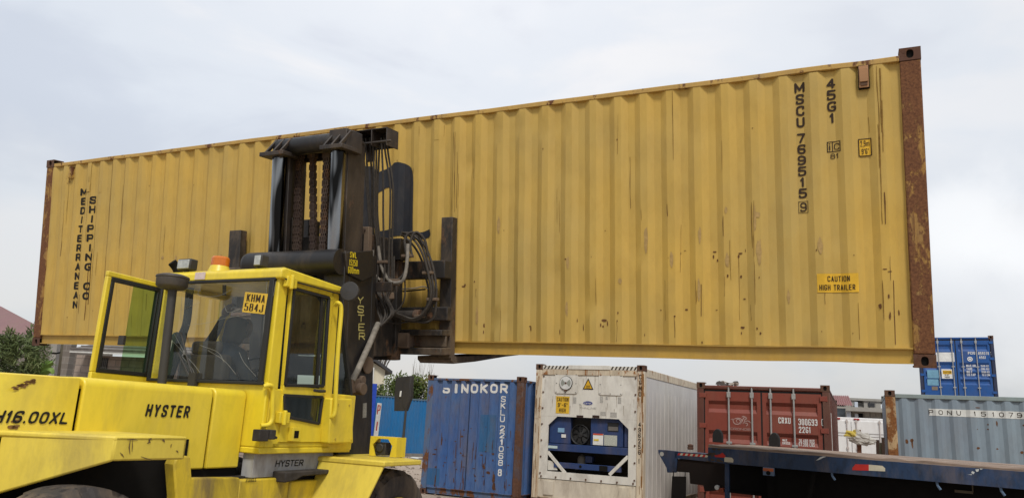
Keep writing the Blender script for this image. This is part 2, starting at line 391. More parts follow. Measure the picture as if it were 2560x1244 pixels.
def glyph(txt, wid=None, hei=1.0, bold=0.0, shear=0.0, spacing=1.0, rows=28):
    """txt as flat strips, hei tall and wid wide, from the origin along x and z"""
    t = hei * (.13 + bold * 2.2); gap = t * .9 * spacing; n = len(txt)
    cw = [CW.get(c, 1) for c in txt]; fixed = gap * (n - 1) + sum(t for c, u in zip(txt, cw) if u < .1 and c != ' ')
    su = sum(u for u in cw if u >= .1); nf = sum(1 for c, u in zip(txt, cw) if u < .1 and c != ' ')
    if wid is not None and su:                                          # thin the strokes until the counters stay open
        t = min(t, (wid - shear * hei) / (3.0 * su + .9 * spacing * (n - 1) + nf)); gap = t * .9 * spacing; fixed = gap * (n - 1) + nf * t
    if wid is None: unit = .58 * hei; 
    else:
        unit = (wid - shear * hei - fixed) / su if su else 0
        if not su and n == 1: t = min(t, wid) if wid else t
    bm = bmesh.new(); x0 = 0
    for c, u in zip(txt, cw):
        w_ = unit * u if u >= .1 else (t if c != ' ' else 0); w_ = max(w_, t)
        sg = strokes(c, w_, hei, t); ys = [hei * (i / rows) for i in range(rows + 1)] if c != ',' else [-hei * .2 + hei * .4 * i / 10 for i in range(11)]
        ys = [min(max(y, 1e-4 * hei if c != ',' else -9), hei * (1 - 1e-4)) for y in ys]
        S = [spans(sg, y, t / 2) for y in ys]
        for i in range(len(ys) - 1):
            y0, y1 = ys[i], ys[i + 1]; A, B = S[i], S[i + 1]
            if len(A) != len(B): A = B = spans(sg, (y0 + y1) / 2, t / 2)
            for (a0, a1), (b0, b1) in zip(A, B):
                if a1 - a0 < 1e-6 and b1 - b0 < 1e-6: continue
                bm.faces.new([bm.verts.new((x0 + x + shear * y, 0, y)) for x, y in ((a0, y0), (a1, y0), (b1, y1), (b0, y1))])
        x0 += w_ + gap
    return bm, x0 - gap + shear * hei
def script(txt, wid, hei, shear=0):
    cu = bpy.data.curves.new('lettering', 'FONT'); cu.body = txt; cu.size = 1; cu.shear = shear; cu.resolution_u = 3
    ob = bpy.data.objects.new('lettering', cu); COL.objects.link(ob)
    dg = bpy.context.evaluated_depsgraph_get(); me = bpy.data.meshes.new_from_object(ob.evaluated_get(dg)); bm = bmesh.new(); bm.from_mesh(me)
    bpy.data.objects.remove(ob); bpy.data.curves.remove(cu); bpy.data.meshes.remove(me)
    xs = [v.co.x for v in bm.verts]; ys = [v.co.y for v in bm.verts]; kx, kz = wid / (max(xs) - min(xs)), hei / (max(ys) - min(ys))
    for v in bm.verts: v.co = Vector(((v.co.x - min(xs)) * kx, 0, (v.co.y - min(ys)) * kz))
    return bm, wid
def join(dst, src, M=None):
    if M is not None: src.transform(M)
    me = bpy.data.meshes.new('temp'); src.to_mesh(me); src.free(); dst.from_mesh(me); bpy.data.meshes.remove(me)
def lay(dst, txt, x, z, wid, hei, y=0, bold=0., shear=0., center=True, spacing=1.0, mi=0):
    """text on the x-z plane of a frame, centred at x with its foot at z"""
    b, ww = glyph(txt, wid, hei, bold, shear, spacing)
    for f in b.faces: f.material_index = mi
    join(dst, b, Matrix.Translation((x - (ww / 2 if center else 0), y, z)))
def stack(dst, txt, x, ztop, zbot, wid, fill=.87, bold=0., y=0):
    """letters one under another"""
    n = len(txt); p = (ztop - zbot) / (n - 1 + fill); h = p * fill
    for i, c in enumerate(txt):
        if c == ' ': continue
        u = CW.get(c, 1); b, ww = glyph(c, wid * u if u >= .1 else None, h, bold); join(dst, b, Matrix.Translation((x - ww / 2, y, ztop - i * p - h)))
def poly(bm, pts, mi=0):
    f = bm.faces.new([bm.verts.new(p) for p in pts]); f.material_index = mi
    bmesh.ops.triangulate(bm, faces=[f])

# corrugation profile along x: outer flats and recesses
class Corr:
    def __init__(s, x0, x1, phase, pitch=.278, flat=.072, slope=.066, deep=.036, y=.0):
        s.hits = []; s.br = []; s.y = y; s.deep = deep; rec = pitch - flat - 2 * slope
        k = phase
        while k > x0: k -= pitch
        pts = []
        while k < x1 + pitch:
            pts += [(k, 0), (k + slope, deep), (k + slope + rec, deep), (k + 2 * slope + rec, 0)]; k += pitch
        s.p = pts; s.x0, s.x1 = x0, x1
    def d(s, x):
        p = s.p
        for i in range(len(p) - 1):
            if p[i][0] <= x <= p[i + 1][0]:
                a = (x - p[i][0]) / max(p[i + 1][0] - p[i][0], 1e-9); return s.y + p[i][1] + a * (p[i + 1][1] - p[i][1])
        return s.y
    def panel(s, bm, z0, z1, rows=1, jit=0, mi=0):
        xs = [s.x0] + [q[0] for q in s.p if s.x0 < q[0] < s.x1] + [s.x1]
        g = []; s.rows, s.z0, s.z1, s.jit, s.xs = rows, z0, z1, jit, xs
        for r in range(rows + 1):
            z = z0 + (z1 - z0) * r / rows
            g.append([bm.verts.new((x, s.d(x) + s.node(x, r), z)) for x in xs])
        for r in range(rows):
            for i in range(len(xs) - 1): bm.faces.new((g[r][i], g[r][i + 1], g[r + 1][i + 1], g[r + 1][i])).material_index = mi
    def node(s, x, r):
        z = s.z0 + (s.z1 - s.z0) * r / s.rows
        e = sum(dp * math.exp(-((x - dx_) / rx) ** 2 - ((z - dz_) / rz) ** 2) for dx_, dz_, rx, rz, dp in s.hits) if 0 < r < s.rows else 0
        return e + s.jit * (mnoise.noise(Vector((x * 1.7, z * 1.3, 3.1))) + .5 * mnoise.noise(Vector((x * 4.1, z * 3.7, 9.1)))) if 0 < r < s.rows and s.jit else 0
    def dent(s, x, z):
        if not s.jit: return 0
        i = max(0, min(len(s.xs) - 2, sum(1 for q in s.xs if q <= x) - 1)); a = (x - s.xs[i]) / (s.xs[i + 1] - s.xs[i])
        f = max(0, min(s.rows - 1e-6, (z - s.z0) / (s.z1 - s.z0) * s.rows)); r = int(f); b = f - r
        c = lambda rr: s.node(s.xs[i], rr) * (1 - a) + s.node(s.xs[i + 1], rr) * a
        return c(r) * (1 - b) + c(r + 1) * b
    def drape(s, bm, lift=.003):
        if s.jit:
            for r in range(1, s.rows): bmesh.ops.bisect_plane(bm, geom=bm.verts[:] + bm.edges[:] + bm.faces[:], plane_co=(0, 0, s.z0 + (s.z1 - s.z0) * r / s.rows), plane_no=(0, 0, 1))
        for x, _ in s.p:
            if s.x0 < x < s.x1:
                bmesh.ops.bisect_plane(bm, geom=bm.verts[:] + bm.edges[:] + bm.faces[:], plane_co=(x, 0, 0), plane_no=(1, 0, 0))
        for v in bm.verts: v.co.y = s.d(v.co.x) + s.dent(v.co.x, v.co.z) - lift
    def hdrape(s, bm, lift=.004): pass
# ------------------------------------------------------------------ shared materials
M = {}
Yc = (.575, .372, .078, 1)
M['side_yellow'] = paint('ochre container paint', Yc, .5, .08, .14, .08, .10, .14, 1, (.12, .055, .02, 1), (.26, .14, .045, 1), .3, fade=(.465, .33, .10, 1), chips=.08)
M['frame_yellow'] = paint('rusty ochre frame paint', (.50, .31, .07, 1), .6, .62, .35, .25, .12, .3, 2, scale=1.4)
M['post_rust'] = paint('rusted post', (.40, .225, .065, 1), .75, .82, .9, .30, .2, .5, 3, (.10, .044, .025, 1), (.23, .105, .048, 1), .15, scale=2.2)
M['rail_yellow'] = paint('rail paint', (.54, .34, .09, 1), .6, .48, .42, .2, .12, .2, 4, scale=2)
M['cast_rust'] = paint('rusted casting', (.12, .062, .042, 1), .8, .6, 0, .3, .2, .5, 5, (.07, .035, .024, 1), (.16, .075, .04, 1), .2)
M['dark'] = plain('dark hollow', (.012, .011, .010, 1), .9, 0, .1)
M['black'] = plain('black lettering paint', (.022, .02, .018, 1), .7, 0, .2)
M['ink'] = plain('dark brown lettering paint', (.045, .028, .018, 1), .7, 0, .2)
M['logo_black'] = paint('faded black emblem paint', (.017, .019, .024, 1), .55, .0, .0, .12, .3, .05, 6, chips=.06)
M['white'] = plain('white lettering paint', (.78, .78, .76, 1), .6)
M['yellowtext'] = plain('yellow lettering paint', (.80, .62, .02, 1), .6)
M['sticker'] = plain('orange yellow sticker', (.78, .46, .03, 1), .5)
M['wood'] = plain('weathered timber', (.30, .23, .19, 1), .9, 0, .1, .25, 9, .5)
M['rubber'] = plain('black rubber', (.018, .017, .017, 1), .75, 0, .3)
M['steel'] = plain('zinc locking bar', (.42, .42, .41, 1), .45, .3, .5)

# ------------------------------------------------------------------ container pieces
def holed(bm, o, u, v, n, w, h, ru, rv, t=.022, N=24):
    """plate w x h at o along u,v with a rounded slot, wall going inward along n"""
    o, u, v, n = Vector(o), Vector(u), Vector(v), Vector(n); c = o + u * w / 2 + v * h / 2; A, B, C = [], [], []
    for i in range(N):
        a = 2 * math.pi * (i + .5) / N; ca, sa = math.cos(a), math.sin(a)
        k = 1 / max(abs(ca) / (w / 2), abs(sa) / (h / 2))
        A.append(bm.verts.new(c + u * ca * k + v * sa * k))
        q = c + u * (ru * math.copysign(abs(ca) ** .75, ca)) + v * (rv * math.copysign(abs(sa) ** .75, sa))
        B.append(bm.verts.new(q)); C.append(bm.verts.new(q + n * t))
    for i in range(N):
        j = (i + 1) % N; bm.faces.new((A[i], A[j], B[j], B[i])); bm.faces.new((B[i], B[j], C[j], C[i]))
    # corner fillers so that the outline stays square
    for su in (0, 1):
        for sv in (0, 1):
            k = o + u * w * su + v * h * sv
            near = sorted(range(N), key=lambda i: (A[i].co - k).length)[:2]
            bm.faces.new((bm.verts.new(k), A[near[0]], A[near[1]]))
def casting(parent, F, x, y, z, X, Y, Z, cx, cy, mats, upright=True):
    bm = new(); h = .118; x0 = 0 if x == 0 else X - cx; y0 = 0 if y == 0 else Y - cy; z0 = 0 if z == 0 else Z - h
    e = .022
    box(bm, x0 + e, x0 + cx - e, y0 + e, y0 + cy - e, z0 + .014, z0 + h - .014, 1)  # core coloured near black to stand in for shade inside the holes
    box(bm, x0, x0 + cx, y0, y0 + cy, z0, z0 + .014); box(bm, x0, x0 + cx, y0, y0 + cy, z0 + h - .014, z0 + h)
    ru, rv = (.030, .040)
    yy = y0 if y == 0 else y0 + cy; xx = x0 if x == 0 else x0 + cx
    holed(bm, (x0, yy, z0 + .014), (1, 0, 0), (0, 0, 1), (0, 1 if y == 0 else -1, 0), cx, h - .028, ru, rv)
    holed(bm, (xx, y0, z0 + .014), (0, 1, 0), (0, 0, 1), (1 if x == 0 else -1, 0, 0), cy, h - .028, ru, rv)
    part('corner_casting', bm, mats, parent, F, smooth=30)
def shell(parent, F, X, Y, Z, mats, pw=.15, pd=.12, long_x=True, rail_h=.055, sill=.15, posts=(0, 1, 2, 3), post_mats=None, rails=True, wob=0):
    def knock(bm):
        if not wob: return
        k_ = .3
        while k_ < X: bmesh.ops.bisect_plane(bm, geom=bm.verts[:] + bm.edges[:] + bm.faces[:], plane_co=(k_, 0, 0), plane_no=(1, 0, 0)); k_ += .3
        for v in bm.verts: v.co.z += wob * mnoise.noise(Vector((v.co.x * 1.1, 2, 0))) + wob * .6 * mnoise.noise(Vector((v.co.x * 3.3, 5, 0))); v.co.y += wob * .7 * mnoise.noise(Vector((v.co.x * 2.1, 7, 0)))
    """castings, posts, rails, roof and floor of a container; x across the seen face, y inward, z up"""
    cx, cy = (.178, .162) if long_x else (.162, .178)
    for i, (x, y) in enumerate(((0, 0), (1, 0), (0, 1), (1, 1))):
        for z in (0, 1): casting(parent, F, x, y, z, X, Y, Z, cx, cy, [mats['cast'], M['dark']])
        bm = new(); x0 = .004 if x == 0 else X - pw - .004; y0 = .004 if y == 0 else Y - pd - .004
        box(bm, x0, x0 + pw, y0, y0 + pd, .118, Z - .118)
        part('corner_post', bm, (post_mats or {}).get(i, mats['post']), parent, F, .012)
    ztop = Z - .066
    for y in (0, 1):
        bm = new(); y0 = .002 if y == 0 else Y - .062
        box(bm, cx, X - cx, y0, y0 + .06, ztop - rail_h, ztop); knock(bm); part('top_rail', bm, mats['rail'], parent, F, .006)
    for x in (0, 1):
        bm = new(); x0 = .002 if x == 0 else X - .062
        box(bm, x0, x0 + .06, cy, Y - cy, ztop - rail_h, ztop); part('top_rail', bm, mats['rail'], parent, F, .006)
    for y in (0, 1):
        bm = new(); s = 1 if y == 0 else -1; o = 0 if y == 0 else Y
        for a, b, z0, z1 in ((.034, .042, .04, sill - .008), (.0, .055, sill - .010, sill), (.004, .055, .030, .041)):
            box(bm, cx - .002, X - cx + .002, min(o + s * a, o + s * b), max(o + s * a, o + s * b), z0, z1)
        knock(bm)
        part('bottom_rail', bm, mats.get('sill', mats['rail']), parent, F)
    for x in (0, 1):
        bm = new(); s = 1 if x == 0 else -1; o = 0 if x == 0 else X
        for a, b, z0, z1 in ((.034, .042, .04, sill - .008), (.0, .055, sill - .010, sill), (.004, .055, .030, .041)):
            box(bm, min(o + s * a, o + s * b), max(o + s * a, o + s * b), cy - .002, Y - cy + .002, z0, z1)
        part('bottom_rail', bm, mats.get('sill', mats['rail']), parent, F)
    bm = new(); box(bm, .05, X - .05, .05, Y - .05, ztop - .03, ztop - .012); part('roof', bm, mats['side'], parent, F)
    bm = new(); box(bm, .06, X - .06, .06, Y - .06, .10, .13)
    k = .4
    if long_x:
        while k < X - .3: box(bm, k, k + .05, .06, Y - .06, .035, .10); k += .45
    else:
        while k < Y - .3: box(bm, .06, X - .06, k, k + .05, .035, .10); k += .45
    part('floor', bm, M['wood'], parent, F)
ROT = {'left': lambda X, Y: Matrix(((0, 1, 0, 0), (-1, 0, 0, Y), (0, 0, 1, 0), (0, 0, 0, 1))),     # panel x runs along -y ... seen from x=0
       'right': lambda X, Y: Matrix(((0, -1, 0, X), (1, 0, 0, 0), (0, 0, 1, 0), (0, 0, 0, 1))),
       'back': lambda X, Y: Matrix(((-1, 0, 0, X), (0, -1, 0, Y), (0, 0, 1, 0), (0, 0, 0, 1)))}
def corr_side(parent, F, side, X, Y, z0, z1, m, a=.15, pitch=.278, phase=.2, name='side_panel', rows=1, jit=0, flat=.072, slope=.066, deep=.036, hits=()):
    L = X if side in ('front', 'back') else Y
    c = Corr(a, L - a, phase, pitch, flat, slope, deep, .008); c.hits = list(hits); bm = new(); c.panel(bm, z0, z1, rows, jit)
    G = F if side == 'front' else F @ ROT[side](X, Y)
    part(name, bm, m, parent, G, smooth=20); return c

# ================================================================== the lifted yellow container
LX, LY, LZ = 12.192, 2.438, 2.896
lifted = thing('shipping_container', FA, 'long ochre yellow shipping container with rusty corner posts, held up by the forklift', 'shipping container')
mA = dict(cast=M['cast_rust'], post=M['post_rust'], rail=M['rail_yellow'], side=M['side_yellow'], sill=paint('sill paint', (.50, .32, .065, 1), .55, .12, .22, .2, .12, .2, 7, (.15, .07, .03, 1), (.28, .14, .05, 1)))
shell(lifted, FA, LX, LY, LZ, mA, .172, .13, True, .052, .170, wob=.008)
HITS = [(q[0], q[1], .07, .10, dp) for q, dp in [(onA(0, *p_), d_) for p_, d_ in (((1243, 322), .022), ((1302, 314), .026), ((1360, 320), .024), ((1412, 306), .014), ((1170, 412), .030), ((1600, 640), .012), ((1385, 680), .018), ((1830, 700), .014), ((1480, 760), .02), ((1950, 800), .016), ((560, 520), .02), ((350, 500), .018), ((1240, 800), .02), ((2070, 640), -.012), ((1730, 330), .012))]]
ca = corr_side(lifted, FA, 'front', LX, LY, .170, LZ - .118, M['side_yellow'], .17, .2775, .2145, rows=30, jit=.013, hits=HITS)
corr_side(lifted, FA, 'back', LX, LY, .170, LZ - .118, M['side_yellow'], .17)
corr_side(lifted, FA, 'right', LX, LY, .170, LZ - .118, M['side_yellow'], .13, .25, name='end_panel')
corr_side(lifted, FA, 'left', LX, LY, .170, LZ - .118, M['side_yellow'], .13, .25, name='end_panel')
def draped(bm, name, m, lift=.004, label=None):
    ca.drape(bm, lift + .001); return part(name, bm, m, lifted, FA, smooth=0, label=label)
bm = new(); stack(bm, 'MEDITERRANEAN', .872, 2.395, .565, .10, .80, .045); draped(bm, 'lettering', M['black'])
bm = new(); stack(bm, 'SHIPPING CO', 1.112, 2.255, .692, .105, .80, .045); draped(bm, 'lettering', M['black'])
bm = new(); stack(bm, 'MSCU', 11.148, 2.700, 2.255, .074, .88, .03); draped(bm, 'lettering', M['ink']); bm = new(); stack(bm, '769515', 11.148, 2.198, 1.568, .074, .88, .03)
lay(bm, '9', 11.150, 1.438, .058, .088, 0, .006)
for a, b, c, d in ((11.106, 11.192, 1.424, 1.429), (11.106, 11.192, 1.533, 1.538), (11.106, 11.110, 1.424, 1.538), (11.188, 11.192, 1.424, 1.538)): quad(bm, (a, 0, c), (b, 0, c), (b, 0, d), (a, 0, d))
draped(bm, 'lettering', M['ink'])
bm = new(); stack(bm, '45G1', 11.428, 2.702, 2.268, .078, .88, .03)
def rect(bm, a, b, c, d, mi=0): quad(bm, (a, 0, c), (b, 0, c), (b, 0, d), (a, 0, d), mi=mi)
def rframe(bm, a, b, c, d, t, mi=0):
    rect(bm, a, b, c, c + t, mi); rect(bm, a, b, d - t, d, mi); rect(bm, a, a + t, c + t, d - t, mi); rect(bm, b - t, b, c + t, d - t, mi)
draped(bm, 'lettering', M['ink']); bm = new(); rframe(bm, 11.375, 11.492, 1.990, 2.092, .008); rect(bm, 11.420, 11.427, 1.998, 2.084)
lay(bm, 'i', 11.398, 2.006, .014, .070, 0, .01); lay(bm, 'C', 11.458, 2.008, .042, .062); lay(bm, '81', 11.437, 1.925, .072, .05, 0, .006)
draped(bm, 'lettering', M['ink'])
bm = new(); rect(bm, 11.645, 11.755, 1.925, 2.092); draped(bm, 'height_sticker', M['sticker'], .004)
bm = new(); rframe(bm, 11.645, 11.755, 1.925, 2.092, .008); lay(bm, '2,9m', 11.700, 2.018, .076, .056, 0, .004); lay(bm, "9'6\"", 11.700, 1.945, .06, .052, 0, .006); draped(bm, 'lettering', M['ink'], .0065)
bm = new(); rect(bm, 11.250, 11.602, .668, .842); draped(bm, 'caution_sticker', M['sticker'], .004)
bm = new(); lay(bm, 'CAUTION', 11.435, .768, .19, .052, 0, .004); lay(bm, 'HIGH TRAILER', 11.420, .688, .305, .052, 0, .004); draped(bm, 'lettering', M['ink'], .0065)
# the carrier's black emblem with its wave, partly behind the mast and hoses
def zp(lst, ox, oy, k, off=0): return [onA(off, ox + x / k, oy + y / k) for x, y in lst]
def outline(lst, ox=880, oy=380, k=5.18): return [(p[0], 0, p[1]) for p in zp(lst, ox, oy, k)]
bm = new()
poly(bm, outline([(372, 242), (440, 200), (500, 165), (545, 135), (600, 128), (660, 140), (710, 165), (745, 195), (770, 240), (785, 320), (790, 400), (786, 700), (782, 1050), (640, 1076), (505, 1092), (512, 985), (516, 800), (515, 560), (508, 490), (488, 458), (455, 450), (410, 460), (385, 490), (300, 560), (230, 560), (230, 330), (300, 235), (340, 265)]))
poly(bm, outline([(60, 176), (250, 178), (300, 230), (330, 270), (330, 980), (60, 980)]))
poly(bm, outline([(300, 1030), (400, 1008), (505, 985), (505, 1093), (400, 1122), (300, 1150)]))
poly(bm, outline([(782, 1048), (840, 1042), (910, 1025), (985, 990), (1007, 1058), (985, 1092), (925, 1118), (782, 1118)]))
poly(bm, outline([(330, 1215), (400, 1185), (480, 1165), (560, 1160), (640, 1180), (700, 1220), (740, 1275), (560, 1330), (330, 1330)]))
poly(bm, [(p[0], 0, p[1]) for p in [onA(0, *q) for q in ((755, 600), (775, 592), (800, 598), (830, 604), (862, 596), (862, 622), (830, 626), (800, 622), (770, 620), (755, 628))]])
for f in bm.faces: f.material_index = 0
draped(bm, 'emblem', M['logo_black'], .0045)
# vents near the top corners
bm = new()
box(bm, 11.665, 11.762, .004, .045, 2.560, 2.785, 0); box(bm, 11.677, 11.750, -.020, .01, 2.62, 2.752, 1); box(bm, 11.684, 11.743, -.012, .01, 2.585, 2.62, 2); box(bm, 11.672, 11.755, -.004, .01, 2.568, 2.778, 1)
part('ventilator', bm, [M['dark'], plain('pale brown vent plastic', (.42, .22, .10, 1), .5), plain('vent grille', (.12, .06, .03, 1), .7)], lifted, FA, .003)
p = onA(0, 176, 428)
bm = new(); box(bm, p[0] - .035, p[0] + .035, -.002, .045, p[1] - .11, p[1] + .07, 0); box(bm, p[0] - .03, p[0] + .008, -.016, 0, p[1] - .10, p[1] - .03, 0); box(bm, p[0] - .03, p[0] + .03, -.012, 0, p[1] + .055, p[1] + .075, 0)
part('ventilator', bm, M['frame_yellow'], lifted, FA, .003)
# rust marks, scrapes and runs seen on the side
def blob(bm, cx, cz, wx, wz, n=9, rough=.45, mi=0):
    pts = []
    for i in range(n):
        a = 2 * math.pi * i / n; k = 1 - rough * random.random(); pts.append((cx + math.cos(a) * wx * k, 0, cz + math.sin(a) * wz * k))
    poly(bm, pts, mi)
def run(bm, x, z0, z1, w, wob=.006, mi=0):
    n = max(3, int(abs(z1 - z0) / .08)); L, Rr = [], []
    dx = 0
    for i in range(n + 1):
        z = z0 + (z1 - z0) * i / n; dx += random.uniform(-wob, wob); ww = w * random.uniform(.35, 1)
        L.append((x + dx - ww, 0, z)); Rr.append((x + dx + ww, 0, z))
    poly(bm, L + Rr[::-1], mi)
marks = new(); scr = new(); pale = new()
rnd = random.Random(3)
def mk(px, py, wx, wz): s, t = onA(0, px, py); blob(marks, s, t, wx * .75, wz * .75)
for px, py, wx, wz in ((1155, 715, .035, .012), (1158, 712, .02, .025), (1785, 628, .03, .012), (1782, 640, .012, .03), (1792, 650, .012, .025), (1850, 632, .035, .014), (1845, 640, .015, .03), (1851, 690, .018, .025),
                       (1860, 746, .022, .010), (1855, 818, .03, .018), (1852, 832, .008, .03), (1714, 773, .024, .012), (1710, 625, .02, .007), (1650, 774, .012, .01), (1508, 800, .04, .02), (1500, 812, .012, .03), (1516, 808, .01, .04), (1324, 822, .012, .05),
                       (1322, 815, .02, .01), (1206, 812, .014, .045), (1205, 830, .008, .04), (1396, 830, .007, .05), (1455, 818, .008, .06), (1505, 815, .016, .02), (2200, 765, .02, .05), (2225, 790, .015, .06), (2222, 740, .012, .03), (2212, 672, .04, .008), (2225, 678, .03, .007),
                       (1790, 774, .018, .006), (1700, 632, .007, .02), (1862, 625, .006, .03), (2248, 780, .01, .04), (1258, 575, .014, .006), (1510, 575, .016, .006), (1755, 855, .01, .02), (1440, 800, .008, .03)): mk(px, py, wx, wz)
for px, y0, y1, wd in ((1138, 330, 530, .006), (1134, 330, 600, .004), (1143, 380, 520, .004), (1680, 225, 400, .005), (1545, 285, 385, .004), (1572, 390, 520, .004), (1666, 510, 540, .008), (1660, 700, 800, .004), (1807, 540, 590, .005), (1754, 710, 790, .006), (1738, 700, 760, .004),
                        (1885, 500, 640, .006), (1878, 505, 620, .004), (1885, 640, 760, .003), (1810, 690, 740, .004), (1876, 760, 800, .004), (1846, 640, 800, .004), (2190, 165, 560, .006), (2200, 170, 330, .010), (2205, 250, 380, .008), (2195, 310, 420, .005), (2210, 480, 560, .007), (2170, 290, 330, .004),
                        (2205, 700, 800, .006), (2235, 700, 860, .006), (2225, 640, 700, .003), (1290, 700, 780, .003), (1825, 600, 700, .004), (1390, 470, 560, .004), (1396, 500, 580, .004), (1700, 560, 680, .003), (280, 400, 620, .010), (272, 470, 700, .006), (308, 425, 560, .006), (302, 460, 620, .004), (330, 640, 760, .006),
                        (230, 400, 520, .006), (222, 440, 560, .004), (224, 620, 760, .012), (216, 660, 800, .008), (236, 560, 700, .006), (262, 640, 740, .008), (170, 430, 560, .005), (160, 500, 640, .004), (1108, 310, 340, .003), (1047, 315, 340, .003), (1182, 420, 445, .004)):
    a = onA(0, px, y0); b = onA(0, px - (14 if px < 400 else 2), y1); run(marks if rnd.random() < .45 else pale, a[0], a[1], b[1], wd * .55, .004)
for i in range(60):
    k = rnd.randint(0, 42); x = .2145 + .2775 * k - .036 + rnd.uniform(-.034, .034); z = rnd.choice((.75, .8, .45, .5, .3, 1.05, 2.3)) + rnd.uniform(-.05, .05)
    if x < 4.5 and rnd.random() < .5: continue
    blob(marks, x, z, rnd.uniform(.003, .011), rnd.uniform(.005, .02))
    if rnd.random() < .35: run(marks, x, z, z - rnd.uniform(.08, .3), .0025)
for i in range(22):
    k = rnd.randint(0, 43); x = .2145 + .2775 * k - .036 + rnd.choice((-.034, .034)); z = rnd.uniform(.3, 2.5)
    run(pale, x, z, z - rnd.uniform(.06, .35), .0022, .002)
draped(marks, 'rust_stain', paint('rust stain', (.17, .08, .033, 1), .85, .4, 0, .1, .3, .2, 9, (.11, .048, .02, 1), (.26, .13, .045, 1), .1), .0035)
draped(pale, 'rust_stain', plain('pale rust run', (.33, .19, .05, 1), .85, 0, .1, .3, 12), .0032)
for i in range(34):
    k = rnd.randint(6, 42); x = .2145 + .2775 * k - .036 + rnd.uniform(-.02, .02); z = rnd.choice((rnd.uniform(.25, 1.2), rnd.uniform(1.0, 1.6)))
    blob(scr, x, z, rnd.uniform(.012, .030), rnd.uniform(.03, .16), 12, .35)
draped(scr, 'scrape_stain', plain('bare grey scrape', (.49, .325, .125, 1), .8, 0, .2, .18, 30), .0028)
# small patch plates riveted along the ridges
bm = new()
for px, py in ((1092, 335), (1140, 322), (213, 468), (245, 470)):
    s, t = onA(0, px, py); s = round((s + .036 - .2145) / .2775) * .2775 + .2145 - .036; box(bm, s - .032, s + .032, .0045, .03, t - .07, t + .07)
pieces('patch_plate', bm, M['side_yellow'], lifted, FA, .002)
# ================================================================== containers standing in the yard
def on(F, px, py): p = hit(F, 1, 0, px, py); return p.x, p.z
# ---- blue container, closed corrugated end towards the viewer
FB = yawframe(-1.7674, 17.5891, 0, -.4855); BX, BY, BZ = 2.438, 6.058, 2.591
blue = thing('shipping_container', FB, 'worn blue shipping container with white letters on its corrugated end, beside the white refrigerated one', 'shipping container', 'containers standing in the yard')
cB = (.040, .11, .31, 1)
M['blue'] = paint('worn blue container paint', cB, .5, .22, .32, .30, .22, .2, 11, fade=(.085, .15, .29, 1), chips=.2)
M['blue_frame'] = paint('rusted blue frame', (.085, .15, .27, 1), .65, .66, .45, .3, .2, .4, 12, scale=1.5)
M['rust_frame'] = paint('rusted red brown frame', (.09, .06, .065, 1), .75, .75, .5, .25, .2, .4, 13, (.07, .034, .022, 1), (.15, .068, .038, 1))
mB = dict(cast=M['cast_rust'], post=M['blue_frame'], rail=M['blue_frame'], side=M['blue'])
shell(blue, FB, BX, BY, BZ, mB, .15, .15, False, .05, .16, post_mats={1: M['rust_frame']})
cb = corr_side(blue, FB, 'front', BX, BY, .16, BZ - .116, M['blue'], .14, .2445, .245, 'end_panel', 5, .008, .085, .035, .042)
corr_side(blue, FB, 'right', BX, BY, .16, BZ - .116, M['blue'], .14)
corr_side(blue, FB, 'left', BX, BY, .16, BZ - .116, M['blue'], .14)
corr_side(blue, FB, 'back', BX, BY, .16, BZ - .116, M['blue'], .14, .25, name='end_panel')
def drB(bm, name, m, lift=.004):
    cb.drape(bm, lift); return part(name, bm, m, blue, FB, smooth=0)
bm = new()
for ch, px in zip('SINOKOR', (1114, 1138, 1160, 1184, 1208, 1233, 1258)):
    a = on(FB, px, 982); b = on(FB, px, 958); wd = .045 if ch == 'I' else .165
    lay(bm, ch, a[0], a[1], wd, b[1] - a[1], 0, .045)
# the S is worn half away: keep its lower bowl only
bmesh.ops.delete(bm, geom=[f for f in bm.faces if f.calc_center_median().x < on(FB, 1126, 970)[0] and f.calc_center_median().z > on(FB, 1114, 968)[1]], context='FACES')
a = on(FB, 1257, 988); b = on(FB, 1252, 1190)
stack(bm, 'SKLU', on(FB, 1256, 1020)[0], on(FB, 1257, 989)[1], on(FB, 1254, 1054)[1], .095, .88, .02)
stack(bm, '221068', on(FB, 1252, 1120)[0], on(FB, 1253, 1062)[1], on(FB, 1249, 1163)[1], .095, .88, .02)
x, z0 = on(FB, 1248, 1189); z1 = on(FB, 1248, 1171)[1]
lay(bm, '8', x, z0, .075, z1 - z0, 0, .02)
drB(bm, 'lettering', M['white'])
bm = new(); x = on(FB, 1172, 1050)[0]; run(bm, x, .18, BZ - .13, .012, .001); drB(bm, 'weld_seam', plain('dark seam', (.012, .02, .05, 1), .8))
bm = new(); q0 = on(FB, 1201, 1035); q1 = on(FB, 1233, 1130); rect(bm, q0[0], q1[0], q1[1], q0[1]); q0 = on(FB, 1066, 1168); q1 = on(FB, 1096, 1212); rect(bm, q0[0], q1[0], q1[1], q0[1])
drB(bm, 'repair_stain', paint('darker blue repair paint', (.03, .12, .27, 1), .5, .1, .2, .3, .2, .1, 15), .003)
bm = new(); rr = random.Random(5)
for i in range(90):
    px = rr.choice((1086, 1110, 1135, 1155, 1183, 1208, 1232, 1262, 1275)) + rr.uniform(-6, 6); py = rr.uniform(1060, 1222); s, t = on(FB, px, py)
    if rr.random() < .6: run(bm, s, t, t - rr.uniform(.05, .32), rr.uniform(.003, .012), .006)
    else: blob(bm, s, t, rr.uniform(.01, .05), rr.uniform(.008, .03))
for px, py, a_, b_ in ((1232, 1195, .05, .12), (1220, 1180, .05, .05), (1205, 1165, .02, .07), (1208, 1205, .03, .08), (1233, 1215, .06, .1), (1110, 1155, .05, .01), (1132, 1154, .04, .01), (1155, 1166, .05, .012), (1182, 1170, .05, .012)):
    s, t = on(FB, px, py); blob(bm, s, t, a_, b_)
